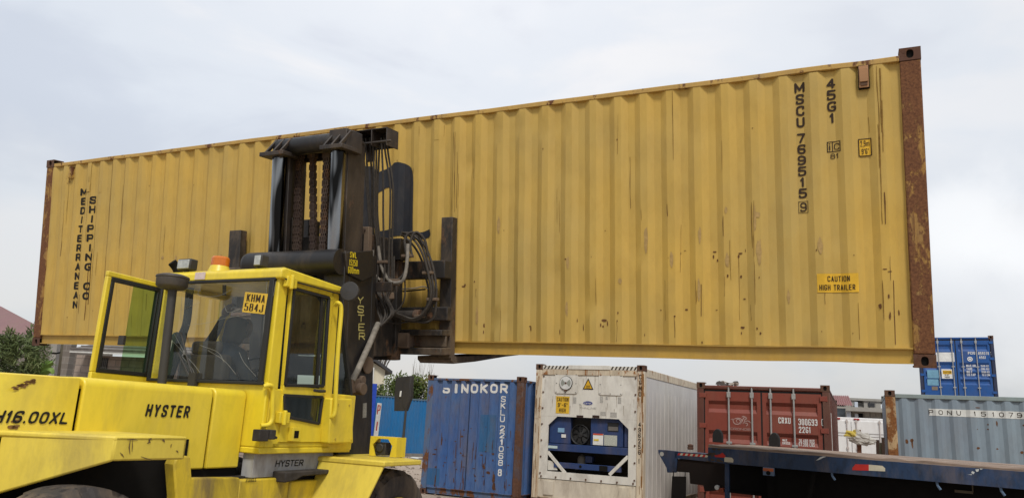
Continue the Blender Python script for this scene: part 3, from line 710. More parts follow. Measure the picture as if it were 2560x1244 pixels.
drB(bm, 'rust_stain', paint('dark rust', (.12, .055, .028, 1), .85, .5, 0, .1, .3, .2, 9, (.06, .03, .018, 1), (.19, .09, .035, 1), .1), .0035)

# ---- white refrigerated container
FC = yawframe(.6552, 16.6919, 0, -.4769); CX, CY, CZ = 2.438, 12.192, 2.896
reefer = thing('refrigerated_container', FC, 'rust streaked white refrigerated container with a blue cooling machine in its end', 'refrigerated container', 'containers standing in the yard')
M['reefer'] = paint('dirty white reefer paint', (.73, .715, .665, 1), .5, .05, .34, .26, .12, .08, 21, fade=(.63, .61, .55, 1))
M['reefer_post'] = paint('rusting white post', (.68, .59, .44, 1), .6, .44, .85, .3, .15, .3, 22, (.20, .08, .03, 1), (.42, .20, .07, 1))
M['reefer_side'] = paint('grey white reefer side', (.66, .635, .59, 1), .65, .16, .30, .15, .1, .15, 23, (.25, .12, .05, 1), (.45, .26, .12, 1), .15)
M['machine'] = paint('blue machine paint', (.020, .050, .160, 1), .4, .0, .12, .2, .2, .05, 24)
M['machine_dark'] = plain('machine black', (.016, .017, .020, 1), .6)
mC = dict(cast=M['cast_rust'], post=M['reefer_post'], rail=M['reefer_post'], side=M['reefer_side'])
shell(reefer, FC, CX, CY, CZ, mC, .15, .16, False, .16, .16)
# sides and rear as smooth insulated panels with joints
for side in ('right', 'left'):
    bm = new(); z0, z1 = .15, CZ - .22; box(bm, .15, CY - .15, .012, .05, z0, z1)
    k = .34
    while k < CY - .3: box(bm, k - .006, k + .006, .006, .02, z0, z1 - .28); k += .30
    part('side_panel', bm, M['reefer_side'], reefer, FC @ ROT[side](CX, CY))
bm = new(); box(bm, .15, CX - .15, .012, .05, .15, CZ - .22); part('rear_door', bm, M['reefer_side'], reefer, FC @ ROT['back'](CX, CY))
# front panel with the octagonal machine opening cut through it
P = lambda px, py, y=0.: Vector((lambda q: (q.x, y, q.z))(hit(FC, 1, y, px, py)))
oct_ = [P(*q, .02) for q in ((1391, 1042), (1362, 1070), (1372, 1061), (1546, 1048), (1571, 1073), (1571, 1140), (1570, 1192), (1367, 1176), (1368, 1120), (1372, 1061))]
tl_, tr_, r1, r2, bl_, l2 = P(1393, 1040, .02), P(1547, 1047, .02), P(1571, 1072, .02), P(1570, 1192, .02), P(1367, 1176, .02), P(1371, 1061, .02)
xa, xb = .155, CX - .155; zb, zt = P(1352, 1193, .02).z, CZ - .09
bm = new()
def slab(pts): prism(bm, [(p[0], .02, p[1]) for p in pts], (0, .03, 0))
slab([(xa, tl_.z + .002), (xb, tl_.z + .002), (xb, zt), (xa, zt)])
slab([(xa, l2.z), (l2.x, l2.z), (tl_.x, tl_.z), (xa, tl_.z)]); slab([(r1.x, r1.z), (xb, r1.z), (xb, tl_.z), (tr_.x, tr_.z), (tr_.x, tl_.z)])
slab([(xa, zb), (bl_.x, zb), (l2.x, l2.z), (xa, l2.z)]); slab([(r2.x, zb), (xb, zb), (xb, r1.z), (r1.x, r1.z)])
slab([(bl_.x, zb), (r2.x, zb), (r2.x, r2.z), (bl_.x, bl_.z)])
front = part('front_panel', bm, M['reefer'], reefer, FC)
bm = new(); box(bm, .15, CX - .15, .03, .06, .16, zb - .012); k = .30
for xx in (.28, 1.92): box(bm, xx, xx + .22, .008, .03, .2, zb - .05)
part('lower_panel', bm, paint('rusty white sill', (.66, .60, .48, 1), .55, .2, .5, .3, .15, .2, 25), reefer, FC, .004)
bm = new()
x0, x1 = P(1422, 905).x, P(1525, 908).x
box(bm, x0, x1, -.012, .03, CZ - .105, CZ - .018, 0)
for a, b in ((.165, x0), (x1, CX - .165)):
    box(bm, a, b, .0, .05, CZ - .11, CZ - .03, 0); n = 7
    for i in range(n):
        c = a + (b - a) * (i + .2) / n; d = (b - a) / n * .45
        prism(bm, [(c, -.003, CZ - .105), (c + d, -.003, CZ - .105), (c + d * 2, -.003, CZ - .035), (c + d, -.003, CZ - .035)], (0, .006, 0), 1)
part('header_beam', bm, [M['reefer'], paint('worn black stripes', (.05, .04, .03, 1), .7, .4, 0)], reefer, FC, .004)
# bolts round the panel
bm = new()
for i in range(7): x = xa + .06 + (xb - xa - .12) * i / 6; cyl(bm, (x, .02, CZ - .155), (x, .004, CZ - .155), .018, n=8); cyl(bm, (x, .02, zb + .04), (x, .004, zb + .04), .018, n=8)
for i in range(7):
    z = CZ - .26 - (CZ - .36 - zb) * i / 6
    for x in (xa + .035, xb - .035): cyl(bm, (x, .02, z), (x, .004, z), .018, n=8)
part('bolts', bm, M['cast_rust'], reefer, FC)
# two hatches, the left one with its round vent disc
def hatch(px0, py0, px1, py1):
    a, b = P(px0, py0), P(px1, py1); bm = new(); r = .05; pts = []
    for cx_, cz_, s in ((b.x - r, a.z - r, 0), (a.x + r, a.z - r, 90), (a.x + r, b.z + r, 180), (b.x - r, b.z + r, 270)):
        for k in range(5): t = R(s + k * 22.5); pts.append((cx_ + r * math.cos(t), .004, cz_ + r * math.sin(t)))
    prism(bm, pts, (0, .016, 0)); h_ = part('hatch', bm, M['reefer'], reefer, FC, .003)
    bm = new()
    for fx in (.07, .5, .93):
        for fz in (.07, .5, .93):
            if fx == .5 and fz == .5: continue
            x = a.x + (b.x - a.x) * fx; z = b.z + (a.z - b.z) * fz; cyl(bm, (x, .004, z), (x, -.004, z), .008, n=8)
    part('screws', bm, M['dark'], h_, FC); return h_
h1 = hatch(1388, 931, 1443, 984); hatch(1497, 934, 1556, 988)
c = P(1415.5, 956.5); bm = new(); cyl(bm, (c.x, .004, c.z), (c.x, -.02, c.z), .145, n=40, mi=0); cyl(bm, (c.x, -.02, c.z), (c.x, -.024, c.z), .138, n=40, mi=1)
for s in (0, math.pi):
    pts = [(c.x + .035 * math.cos(s + k), -.025, c.z + .035 * math.sin(s + k)) for k in (-.75, .75)] + [(c.x + .112 * math.cos(s + .75 - k * .25), -.025, c.z + .112 * math.sin(s + .75 - k * .25)) for k in range(7)]
    poly(bm, pts, 2)
cyl(bm, (c.x, -.024, c.z), (c.x, -.034, c.z), .02, n=12, mi=3); box(bm, c.x - .03, c.x + .02, -.03, 0, c.z - .17, c.z - .135, 3)
part('vent_disc', bm, [M['dark'], plain('white disc', (.72, .73, .72, 1), .5), plain('grey disc wedge', (.30, .32, .29, 1), .6), M['cast_rust']], h1, FC)
# warning triangle, caution sign, maker's oval, lettering
t0, t1, t2 = P(1470, 944), P(1456, 972), P(1483, 973); bm = new()
poly(bm, [(t0.x, .014, t0.z), (t1.x, .014, t1.z), (t2.x, .014, t2.z)], 0); g = (t0 + t1 + t2) / 3
poly(bm, [(g.x + (t.x - g.x) * .74, .012, g.z + (t.z - g.z) * .74) for t in (t0, t1, t2)], 1)
for dz, w_ in ((.0, .09), (-.035, .09)): rect(bm, g.x - w_ / 2, g.x + w_ / 2, g.z + dz - .012, g.z + dz)
for v in bm.verts:
    if abs(v.co.y) < 1e-6: v.co.y = .010
part('warning_sign', bm, [M['ink'], M['sticker']], reefer, FC, smooth=0)
a, b = P(1390, 989), P(1422, 1033); bm = new(); quad(bm, (a.x, .015, b.z), (b.x, .015, b.z), (b.x, .015, a.z), (a.x, .015, a.z), mi=0)
W_, H_ = b.x - a.x, a.z - b.z; cx_ = (a.x + b.x) / 2
for tx, fz, fw_ in (('CAUTION', .70, .86), ("9'-6\"", .37, .72), ('HIGH', .06, .50)): lay(bm, tx, cx_, b.z + H_ * fz, W_ * fw_, H_ * .24, .012, .02, mi=1)
part('caution_sign', bm, [plain('yellow sign', (.80, .50, .04, 1), .5), M['ink']], reefer, FC, smooth=0)
o_ = P(1469, 1006.5); bm = new(); n = 36
poly(bm, [(o_.x + .112 * math.cos(2 * math.pi * i / n), .016, o_.z + .046 * math.sin(2 * math.pi * i / n)) for i in range(n)], 1)
poly(bm, [(o_.x + .103 * math.cos(2 * math.pi * i / n), .014, o_.z + .039 * math.sin(2 * math.pi * i / n)) for i in range(n)], 0)
g_, w0 = script('Carrier', .155, .046, .3)
for f in g_.faces: f.material_index = 1
join(bm, g_, Matrix.Translation((o_.x - .078, .011, o_.z - .021)))
part('maker_badge', bm, [plain('badge blue', (.03, .05, .24, 1), .4), M['white']], reefer, FC, smooth=0)
bm = new(); q = P(1469, 1021); lay(bm, 'THINLINE', q.x, q.z, .38, .034, .012, 0, .2, spacing=1.6)
part('lettering', bm, plain('faded grey lettering', (.30, .30, .29, 1), .7), reefer, FC, smooth=0)
bm = new()
for px, py, w_, h_ in ((1436, 1000, .07, .13), (1503, 998, .07, .13), (1516, 994, .05, .07), (1548, 1000, .07, .13), (1507, 1033, .12, .08), (1533, 1036, .14, .10), (1449, 1010, .04, .03)):
    q = P(px, py); quad(bm, (q.x - w_ / 2, .017, q.z - h_ / 2), (q.x + w_ / 2, .017, q.z - h_ / 2), (q.x + w_ / 2, .017, q.z + h_ / 2), (q.x - w_ / 2, .017, q.z + h_ / 2))
pieces('sticker', bm, plain('worn sticker', (.50, .485, .45, 1), .7, sc=40, var=.25), reefer, FC, smooth=0)
bm = new()
for px in (1449, 1489): q = P(px, 1039.5); box(bm, q.x - .075, q.x + .075, .012, .03, q.z - .03, q.z + .02)
pieces('lifting_slot', bm, plain('rusty slot', (.04, .02, .015, 1), .8), reefer, FC)
# identification down the right corner post
bm = new(); x = CX - .095
stack(bm, 'CGMU', x + .005, P(1598, 935).z, P(1598, 990).z, .05, .82, .012, y=-.0)
stack(bm, '496256', x + .005, P(1598, 1054).z, P(1598, 1135).z, .055, .82, .012)
z1, z0 = P(1598, 1145).z, P(1598, 1158).z; lay(bm, '1', x, z0, .02, z1 - z0)
part('lettering', bm, M['black'], reefer, FC, smooth=0)
# the machine in its recess
y0 = .06; S_ = lambda px, py: P(px, py, .10)
bm = new(); box(bm, l2.x - .03, r1.x + .03, .62, .64, bl_.z - .05, tl_.z + .1); box(bm, l2.x - .04, l2.x - .02, .05, .64, bl_.z - .05, tl_.z + .1); box(bm, r1.x + .02, r1.x + .04, .05, .64, bl_.z - .05, tl_.z + .1)
box(bm, l2.x - .04, r1.x + .04, .05, .64, bl_.z - .09, bl_.z - .06); box(bm, l2.x - .04, r1.x + .04, .05, .64, tl_.z + .08, tl_.z + .1)
mach = part('machine_recess', bm, plain('recess brown black', (.045, .035, .028, 1), .8), reefer, FC)
bm = new()
zsh = S_(1370, 1105).z; ztop = tl_.z + .06; fx0, fx1 = S_(1427, 1080).x, S_(1477, 1080).x
box(bm, l2.x, fx0, .09, .55, zsh, ztop); box(bm, fx1, S_(1558, 1080).x, .09, .55, zsh, ztop)
box(bm, S_(1561, 1080).x, r1.x + .02, .10, .5, zsh, ztop)
part('machine_panels', bm, M['machine'], reefer, FC, .006)
bm = new(); za, zb_ = S_(1369, 1106).z, S_(1369, 1124).z; box(bm, l2.x - .02, r1.x + .02, .055, .5, zb_, za); part('machine_shelf', bm, M['machine'], reefer, FC, .006)
bm = new(); box(bm, l2.x + .14, r1.x - .16, .055, .12, S_(1440, 1171).z, S_(1440, 1157).z); box(bm, S_(1500, 1160).x, S_(1521, 1160).x, .05, .06, S_(1510, 1176).z, S_(1510, 1163).z, 1); cyl(bm, (S_(1453, 1163).x, .056, S_(1453, 1165).z), (S_(1453, 1163).x, .048, S_(1453, 1165).z), .03, mi=1); part('machine_sill', bm, [M['machine'], M['dark']], reefer, FC, .004)
# fan behind its round grille
fc = S_(1450, 1083); bm = new(); box(bm, fx0, fx1, .20, .24, zsh, ztop, 0); lathe(bm, (fc.x, .10, fc.z - .02), (0, 1, 0), [(.205, 0), (.20, -.02), (.185, 0), (.19, .1)], 32, 1); cyl(bm, (fc.x, .19, fc.z - .02), (fc.x, .13, fc.z - .02), .05, mi=1)
for i in range(7):
    a = i * 2 * math.pi / 7; pts = []
    for rr_, da in ((.05, -.2), (.12, -.32), (.185, -.25), (.185, .42), (.12, .26), (.05, .35)): pts.append((fc.x + rr_ * math.cos(a + da), .15 + .03 * da, fc.z - .02 + rr_ * math.sin(a + da)))
    prism(bm, pts, (0, .006, 0), 1)
for q in range(9): rr_ = .03 + q * .022; lathe(bm, (fc.x, .095, fc.z - .02), (0, 1, 0), [(rr_, 0), (rr_ + .0025, .002), (rr_, .004)], 32, 1)
part('fan', bm, [M['machine_dark'], plain('fan black', (.035, .036, .038, 1), .5)], reefer, FC)
bm = new()
for px0, py0, px1, py1, mi in ((1519, 1055, 1546, 1078, 0), (1521, 1065, 1545, 1076, 1), (1395, 1068, 1411, 1080, 2), (1404, 1084, 1415, 1093, 3), (1372, 1112, 1395, 1120, 4), (1483, 1082, 1508, 1112, 3), (1483, 1082, 1508, 1087, 5), (1485, 1096, 1497, 1101, 6), (1511, 1086, 1543, 1114, 7)):
    a, b = P(px0, py0, .08), P(px1, py1, .08); k = .083 - .002 * (mi + 1); yy = .046 if py0 in (1112,) and px0 == 1372 else k
    quad(bm, (a.x, yy, b.z), (b.x, yy, b.z), (b.x, yy, a.z), (a.x, yy, a.z), mi=mi)
pieces('sticker', bm, [M['machine_dark'], plain('screen grey', (.16, .15, .14, 1), .3), plain('pale blue sticker', (.25, .45, .68, 1), .5), M['white'], plain('pale sticker', (.55, .68, .70, 1), .5), plain('red sticker', (.62, .08, .03, 1), .5), plain('yellow label', (.75, .55, .05, 1), .5), plain('table sticker', (.58, .60, .54, 1), .6, sc=60, var=.3)], reefer, FC, smooth=0)
# compressor, pipes and braces
bm = new(); k = P(1455, 1147, .3); sphere(bm, (k.x, .32, k.z), .10, .10, .10, 0); cyl(bm, (k.x, .32, k.z - .1), (k.x, .32, k.z + .02), .1, mi=0); box(bm, k.x + .10, k.x + .26, .22, .4, k.z - .06, k.z + .08, 1)
part('compressor', bm, [plain('grey compressor', (.20, .19, .17, 1), .5), M['machine']], reefer, FC, .01)
bm = new(); rp = random.Random(8)
for i in range(9):
    a = P(1385 + i * 19, 1176, .3); tube(bm, [(a.x, .35, a.z - .05), (a.x + rp.uniform(-.05, .1), .25, a.z + rp.uniform(.02, .1)), (a.x + rp.uniform(.1, .25), .3, a.z + rp.uniform(.02, .12)), (a.x + .3, .4, a.z + rp.uniform(-.05, .2))], .014, 7)
part('pipes', bm, M['machine_dark'], reefer, FC)
bm = new()
for a, b in (((1369, 1128), (1413, 1182)), ((1570, 1140), (1523, 1186))):
    p_, q_ = P(*a, .045), P(*b, .045); d = (q_ - p_).normalized(); nrm = Vector((-d.z, 0, d.x)) * .035
    prism(bm, [p_ + nrm, q_ + nrm, q_ - nrm, p_ - nrm], (0, .02, 0))
p_ = P(1369, 1158, .05); prism(bm, [P(1369, 1149, .07), P(1381, 1152, .07), P(1394, 1174, .07), P(1369, 1174, .07)], (0, .015, 0))
pieces('brace', bm, M['reefer'], reefer, FC, .004)

bm = new(); rr = random.Random(17)
def prun(x, z0, z1, w_, wob=.004):
    b_ = new(); run(b_, x, z0, z1, w_, wob)
    for v in b_.verts: v.co.x = min(max(v.co.x, .006), CX - .006); v.co.y = -.0015 + rr.random() * .0008
    join(bm, b_)
for k in range(10): prun(CX - .018 - rr.uniform(0, .02), 2.72 - k * .25, 2.72 - k * .25 - rr.uniform(.2, .5), rr.uniform(.006, .02))
for k in range(14): z_ = rr.uniform(.5, 2.7); prun(rr.choice((.03, .05, .08, .12)), z_, z_ - rr.uniform(.12, .5), rr.uniform(.003, .010))
for k in range(12): z_ = rr.uniform(.4, 2.7); prun(CX - rr.uniform(.03, .14), z_, z_ - rr.uniform(.05, .25), rr.uniform(.002, .007))
part('rust_stain', bm, plain('orange brown run', (.33, .17, .065, 1), .85, 0, .1, .3, 14), reefer, FC, smooth=0)
bm = new()
for i in range(7):
    x = xa + .06 + (xb - xa - .12) * i / 6
    for z_ in (CZ - .165, zb + .03): L_ = rr.uniform(.03, .09); poly(bm, [(x - .012, .0185, z_), (x + .012, .0185, z_), (x + .003, .0185, z_ - L_), (x - .003, .0185, z_ - L_)])
for i in range(26):
    x = rr.uniform(xa + .05, xb - .05); z_ = rr.choice((rr.uniform(1.95, 2.72), rr.uniform(1.95, 2.3))); L_ = rr.uniform(.06, .3); w_ = rr.uniform(.003, .009); poly(bm, [(x - w_, .0185, z_), (x + w_, .0185, z_), (x + w_ * .3, .0185, z_ - L_), (x - w_ * .3, .0185, z_ - L_)])
part('dirt_stain', bm, plain('grey brown drip', (.42, .37, .30, 1), .85, 0, .1, .2, 14), front, FC, smooth=0)

# ---- doors: steel doors with horizontal folds, gasket, locking bars and hinges
def doors(parent, F, X, Z, m, z0, folds, bars, zlow=.16, fd=.045, head=.13, pw=.16, full=True):
    zt = Z - head
    bm = new(); box(bm, pw - .004, X - pw + .004, .02, .08, zt, Z - .055); part('door_header', bm, m, parent, F, .004)
    bm = new(); y = .030
    for a, b, c, d in ((pw - .012, X - pw + .012, zt - .045, zt + .001), (pw - .014, pw + .028, zlow, zt - .045), (X - pw - .028, X - pw + .014, zlow, zt - .045), (X / 2 - .022, X / 2 + .022, zlow, zt - .045)): box(bm, a, b, y, y + .04, c, d)
    part('door_gasket', bm, M['rubber'], parent, F, .006)
    res = []
    for i, (a, b) in enumerate(((pw + .022, X / 2 - .016), (X / 2 + .016, X - pw - .022))):
        bm = new(); f = .07; y1 = .026
        box(bm, a, a + f, y1, y1 + .05, zlow + .02, zt - .04); box(bm, b - f, b, y1, y1 + .05, zlow + .02, zt - .04)
        prof = [(zt - .04, 0)]
        for zz0, zz1 in folds: s = (zz0 - zz1); prof += [(zz0, 0), (zz0 - s * .30, fd), (zz0 - s * .68, fd), (zz1, 0)]
        prof.append((zlow + .02, 0))
        for (za, da), (zc, dc) in zip(prof, prof[1:]): quad(bm, (a + f, y1 + .002 + da, za), (b - f, y1 + .002 + da, za), (b - f, y1 + .002 + dc, zc), (a + f, y1 + .002 + dc, zc))
        dr = part('door', bm, m, parent, F, smooth=20); res.append(dr)
        for x in bars[i]:
            bm = new(); cyl(bm, (x, -.004, zlow - .06), (x, -.004, zt + .045), .017, n=12)
            box(bm, x - .028, x + .028, -.018, .026, zt + .03, zt + .055, 1); box(bm, x - .034, x + .034, -.026, .026, zt - .15, zt - .045, 0); 
            for zz in (zt - 1.0, zt - 1.75): box(bm, x - .05, x + .05, -.024, .026, zz - .02, zz + .02, 0)
            part('locking_bar', bm, [M['steel'], M['cast_rust']], dr, F, .004)
        hx = pw - .075 if i == 0 else X - pw - .045
        for zz in (zt - .12, zt - .70, zt - 1.30, zt - 1.9):
            if zz < zlow + .1: continue
            bm = new(); box(bm, hx, hx + .12, -.002, .026, zz - .045, zz + .045); cyl(bm, (hx + (.0 if i == 0 else .12), .006, zz - .05), (hx + (.0 if i == 0 else .12), .006, zz + .05), .014, n=10); part('hinge', bm, m, dr, F, .004)
    return res
# ---- red brown container
FD = yawframe(3.7971, 15.2371, 0, -.4264); DX, DY, DZ = 2.438, 6.058, 2.591
red = thing('shipping_container', FD, 'brick red shipping container with white numbers and grey locking bars on its doors', 'shipping container', 'containers standing in the yard')
M['red'] = paint('brick red container paint', (.225, .050, .034, 1), .42, .03, .1, .12, .12, .05, 31, fade=(.215, .055, .038, 1))
M['red_frame'] = paint('dark red brown frame', (.115, .036, .024, 1), .6, .15, .2, .2, .15, .2, 32)
mD = dict(cast=M['cast_rust'], post=M['red_frame'], rail=M['red_frame'], side=M['red_frame'])
shell(red, FD, DX, DY, DZ, mD, .13, .12, False, .05, .16)
on3 = lambda px, py: on(FD, px, py)
z1a, z1b, z2a, z2b = on3(1790, 1000)[1], on3(1790, 1029.5)[1], on3(1790, 1074)[1], on3(1790, 1102)[1]; sp_ = z1a - z2a
folds = [(z1a - k * sp_, z1b - k * sp_) for k in range(4)]
bars = ([on3(1822, 1020)[0], on3(1880, 1020)[0]], [on3(1927, 1030)[0], on3(1985, 1030)[0]])
dD = doors(red, FD, DX, DZ, M['red'], 0, folds, bars, pw=.135)
for side in ('right', 'left'): corr_side(red, FD, side, DX, DY, .16, DZ - .116, M['red_frame'], .13)
corr_side(red, FD, 'back', DX, DY, .16, DZ - .116, M['red_frame'], .13, .25, name='end_panel')
bm = new(); Y_ = .022
def layD(tx, px0, py0, px1, py1, bold=.02, mi=0):
    a, b = on3(px0, py1), on3(px1, py0); lay(bm, tx, (a[0] + b[0]) / 2, a[1], b[0] - a[0], b[1] - a[1], Y_, bold, mi=mi)
layD('CRXU', 1946, 1043, 1976, 1057); layD('300693', 1996, 1047, 2043, 1061.5); layD('22G1', 1997, 1066, 2026, 1080.5)
a, b = on3(2054, 1063), on3(2065, 1047)
for q in ((a[0], b[0], a[1], a[1] + .008), (a[0], b[0], b[1] - .008, b[1]), (a[0], a[0] + .008, a[1], b[1]), (b[0] - .008, b[0], a[1], b[1])): quad(bm, (q[0], Y_, q[2]), (q[1], Y_, q[2]), (q[1], Y_, q[3]), (q[0], Y_, q[3]))
layD('1', 2058, 1048.5, 2061, 1061); 
Y_ = .024 
layD('MAX.', 1956, 1096.5, 1969, 1102, .01); layD('GROSS', 1956, 1104, 1975, 1109.5, .01); layD('30.480 KGS', 1997, 1098, 2036, 1105, .01); layD('67.200 LBS', 1997, 1107, 2036, 1114, .01)
part('lettering', bm, M['white'], dD[1], FD, smooth=0)
# faded emblem of a leaping curly-tailed horse over the owner's name
bm = new(); Y_ = .0225
E_ = lambda x, y: (lambda q: (q[0], Y_, q[1]))(on3(1740 + x / 6.547, 940 + y / 6.547))
def ribbon(pts, w_):
    P_ = smoothpath([E_(*p) for p in pts], 5)
    for i in range(len(P_) - 1):
        d = (P_[i + 1] - P_[i]); n_ = Vector((-d.z, 0, d.x)).normalized()
        k0, k1 = w_ * math.sin(math.pi * min(1, (i + .6) / len(P_))) ** .5, w_ * math.sin(math.pi * min(1, (i + 1.6) / len(P_))) ** .5
        quad(bm, P_[i] - n_ * k0, P_[i] + n_ * k0, P_[i + 1] + n_ * k1, P_[i + 1] - n_ * k1)
ribbon([(560, 705), (600, 695), (608, 740), (640, 775), (700, 775), (725, 735), (700, 700), (665, 705), (660, 740), (690, 750)], .009)
ribbon([(610, 700), (650, 685), (700, 682), (740, 700), (745, 740), (720, 785)], .008)
ribbon([(720, 780), (750, 740), (770, 690), (800, 660), (825, 690), (800, 700), (790, 740), (760, 775)], .010)
ribbon([(745, 665), (775, 650), (805, 660)], .008); ribbon([(800, 740), (840, 725), (880, 745), (895, 765)], .008); ribbon([(790, 760), (830, 765), (840, 790), (815, 812)], .008)
a, b = on3(1740 + 555 / 6.547, 940 + 862 / 6.547), on3(1740 + 890 / 6.547, 940 + 828 / 6.547)
lay(bm, 'CRONOS', (a[0] + b[0]) / 2, a[1] - .01, b[0] - a[0], .042, Y_, .01)
part('emblem', bm, plain('faded pink grey emblem paint', (.46, .31, .28, 1), .7), dD[0], FD, smooth=0)
bm = new(); box(bm, .010, .018, .13, .142, .9, DZ - .5); part('grey_stripe', bm, M['white'], red, FD @ Matrix.Translation((DX - .012, 0, 0)))
# scrap lying on its roof
k = P_ = hit(FD, 1, .6, 1822, 960); fs = FD @ Matrix.Translation((k.x, .6, DZ - .07))
bm = new(); rs = random.Random(4)
for i in range(14):
    a = Vector((rs.uniform(-.18, .18), rs.uniform(-.1, .1), rs.uniform(0, .10))); hull(bm, [a + Vector((rs.uniform(-.09, .09), rs.uniform(-.08, .08), rs.uniform(-.03, .06))) for _ in range(7)], i % 2)
box(bm, -.2, .28, -.1, .1, -.01, .02, 1)
solo('scrap', bm, [plain('dark scrap metal', (.06, .05, .045, 1), .8), plain('pale scrap', (.35, .30, .25, 1), .8)], fs, 'small heap of dark scrap metal on the roof of the brick red container', 'scrap', smooth=0)

# ---- grey blue container on the right
FE = yawframe(7.292, 14.749, 0, -.43); EX, EY, EZ = 6.058, 2.438, 2.591
grey = thing('shipping_container', FE, 'grey blue shipping container with an orange rusty post and a white number strip', 'shipping container', 'containers standing in the yard')
M['grey'] = paint('grey blue container paint', (.235, .29, .33, 1), .5, .05, .12, .15, .12, .06, 41)
M['grey_rail'] = paint('grey blue rail', (.25, .31, .30, 1), .6, .28, .15, .2, .12, .2, 42)
M['grey_post'] = paint('orange rusted post', (.50, .34, .18, 1), .75, .75, .45, .2, .15, .4, 43, (.14, .055, .022, 1), (.30, .13, .045, 1), .15)
mE = dict(cast=M['cast_rust'], post=M['grey'], rail=M['grey_rail'], side=M['grey'])
shell(grey, FE, EX, EY, EZ, mE, .175, .12, True, .075, .16, post_mats={0: M['grey_post']})
ce = corr_side(grey, FE, 'front', EX, EY, .16, EZ - .135, M['grey'], .16, .278, .36, rows=2)
for side in ('left', 'right'):
    bm = new(); box(bm, .12, EY - .12, .01, .04, .15, EZ - .1); part('end_panel', bm, M['grey'], grey, FE @ ROT[side](EX, EY))
corr_side(grey, FE, 'back', EX, EY, .16, EZ - .135, M['grey'], .16)
bm = new(); a, b = on(FE, 2322, 1020), on(FE, 2322, 1037.5); x1_ = on(FE, 2570, 1030)[0]; rect(bm, a[0], x1_ + .3, b[1], a[1]); ce.drape(bm, .004); part('number_strip', bm, plain('white number strip', (.74, .74, .70, 1), .6), grey, FE, smooth=0)
bm = new()
for ch, px in zip('PONU1510790', (2328, 2352, 2374, 2397, 2437, 2459, 2483, 2504, 2527, 2549, 2575)):
    x = on(FE, px, 1030)[0]; lay(bm, ch, x, b[1] + .022, .028 if ch == '1' else .075, a[1] - b[1] - .044, 0, .004)
ce.drape(bm, .0065); part('lettering', bm, M['ink'], grey, FE, smooth=0)
bm = new()
for px, py, wx, wz in ((2267, 1102, .03, .05), (2280, 1100, .035, .045), (2281, 1108, .018, .1), (2446, 1119, .03, .025), (2444, 1072, .01, .01), (2493, 1058, .015, .06), (2494, 1121, .02, .016), (2470, 1060, .012, .02), (2445, 1018, .05, .012), (2556, 1130, .03, .03), (2560, 1062, .02, .02), (2470, 1072, .018, .014)):
    s, t = on(FE, px, py); blob(bm, s, t, wx, wz, 11, .3)
ce.drape(bm, .0035); part('rust_stain', bm, plain('orange brown rust', (.17, .07, .025, 1), .9, var=.3, sc=14), grey, FE, smooth=0)
# ---- stacked bright blue container seen over it (it stands on another one hidden behind)
dF = at(2483, 838, 27.4); yF = -.50; xF = Vector((math.cos(yF), math.sin(yF), 0)); FZ = 2.896
FF = frame(dF - xF * 2.438 - Vector((0, 0, FZ)), xF, Vector((-math.sin(yF), math.cos(yF), 0)), Vector((0, 0, 1)))
bright = thing('shipping_container', FF, 'bright blue shipping container with four grey door bars, stacked above the grey blue one', 'shipping container', 'containers standing in the yard')
M['bright'] = paint('bright blue container paint', (.014, .085, .29, 1), .4, .0, .05, .1, .12, .03, 51)
M['navy'] = paint('dark navy frame', (.02, .03, .07, 1), .6, .3, .2)
mF = dict(cast=M['cast_rust'], post=M['navy'], rail=M['bright'], side=M['bright'])
shell(bright, FF, 2.438, 12.192, FZ, mF, .11, .12, False, .05, .16)
onF = lambda px, py: on(FF, px, py)
dz = [onF(2430, y)[1] for y in (860, 877, 907, 925, 944, 961)]
folds = [(dz[0], dz[1]), (dz[2] + .02, dz[3] - .02), (dz[3] - .06, dz[4] - .02), (dz[4] - .05, dz[5])]
bars = ([onF(2346, 890)[0], onF(2381, 890)[0]], [onF(2406, 890)[0], onF(2442, 890)[0]])
dd = doors(bright, FF, 2.438, FZ, M['bright'], 0, folds, bars, pw=.12)
for side in ('right', 'left'): corr_side(bright, FF, side, 2.438, 12.192, .16, FZ - .116, M['navy'], .13)
bm = new(); Y_ = .019
def layF(tx, px0, py0, px1, py1, bold=.03):
    a, b = onF(px0, py1), onF(px1, py0); lay(bm, tx, (a[0] + b[0]) / 2, a[1], b[0] - a[0], b[1] - a[1], Y_, bold)
layF('PCIU', 2420, 878, 2437.5, 885); layF('859378', 2446, 878.5, 2472, 886); layF('7', 2476, 879.5, 2480, 886.5); layF('45G1', 2448, 889, 2464, 896)
for k, tx in enumerate(('MAX.GR', 'TARE', 'NET', 'CU.CAP')): layF(tx, 2416 + k * .5, 910.5 + k * 7.4, 2439 - (0 if k in (0, 3) else 8), 916.3 + k * 7.4, .02)
for k in range(4): layF(('30480 KGS', '3980 KGS', '26500 KGS', '76.0 CBM')[k], 2452 + k, 911.5 + k * 7.4, 2472 + k, 916.5 + k * 7.4, .01)
c = onF(2425, 896.5); n = 24
for r_a, r_b in ((.052, .085),):
    for i in range(n):
        a0, a1 = 2 * math.pi * i / n, 2 * math.pi * (i + 1) / n
        quad(bm, (c[0] + r_a * math.cos(a0), Y_, c[1] + r_a * math.sin(a0)), (c[0] + r_b * math.cos(a0), Y_, c[1] + r_b * math.sin(a0)), (c[0] + r_b * math.cos(a1), Y_, c[1] + r_b * math.sin(a1)), (c[0] + r_a * math.cos(a1), Y_, c[1] + r_a * math.sin(a1)))
poly(bm, [(c[0] + .034 * math.cos(2 * math.pi * i / 12), Y_, c[1] + .034 * math.sin(2 * math.pi * i / 12)) for i in range(12)])
part('lettering', bm, M['white'], dd[1], FF, smooth=0)
bm = new()
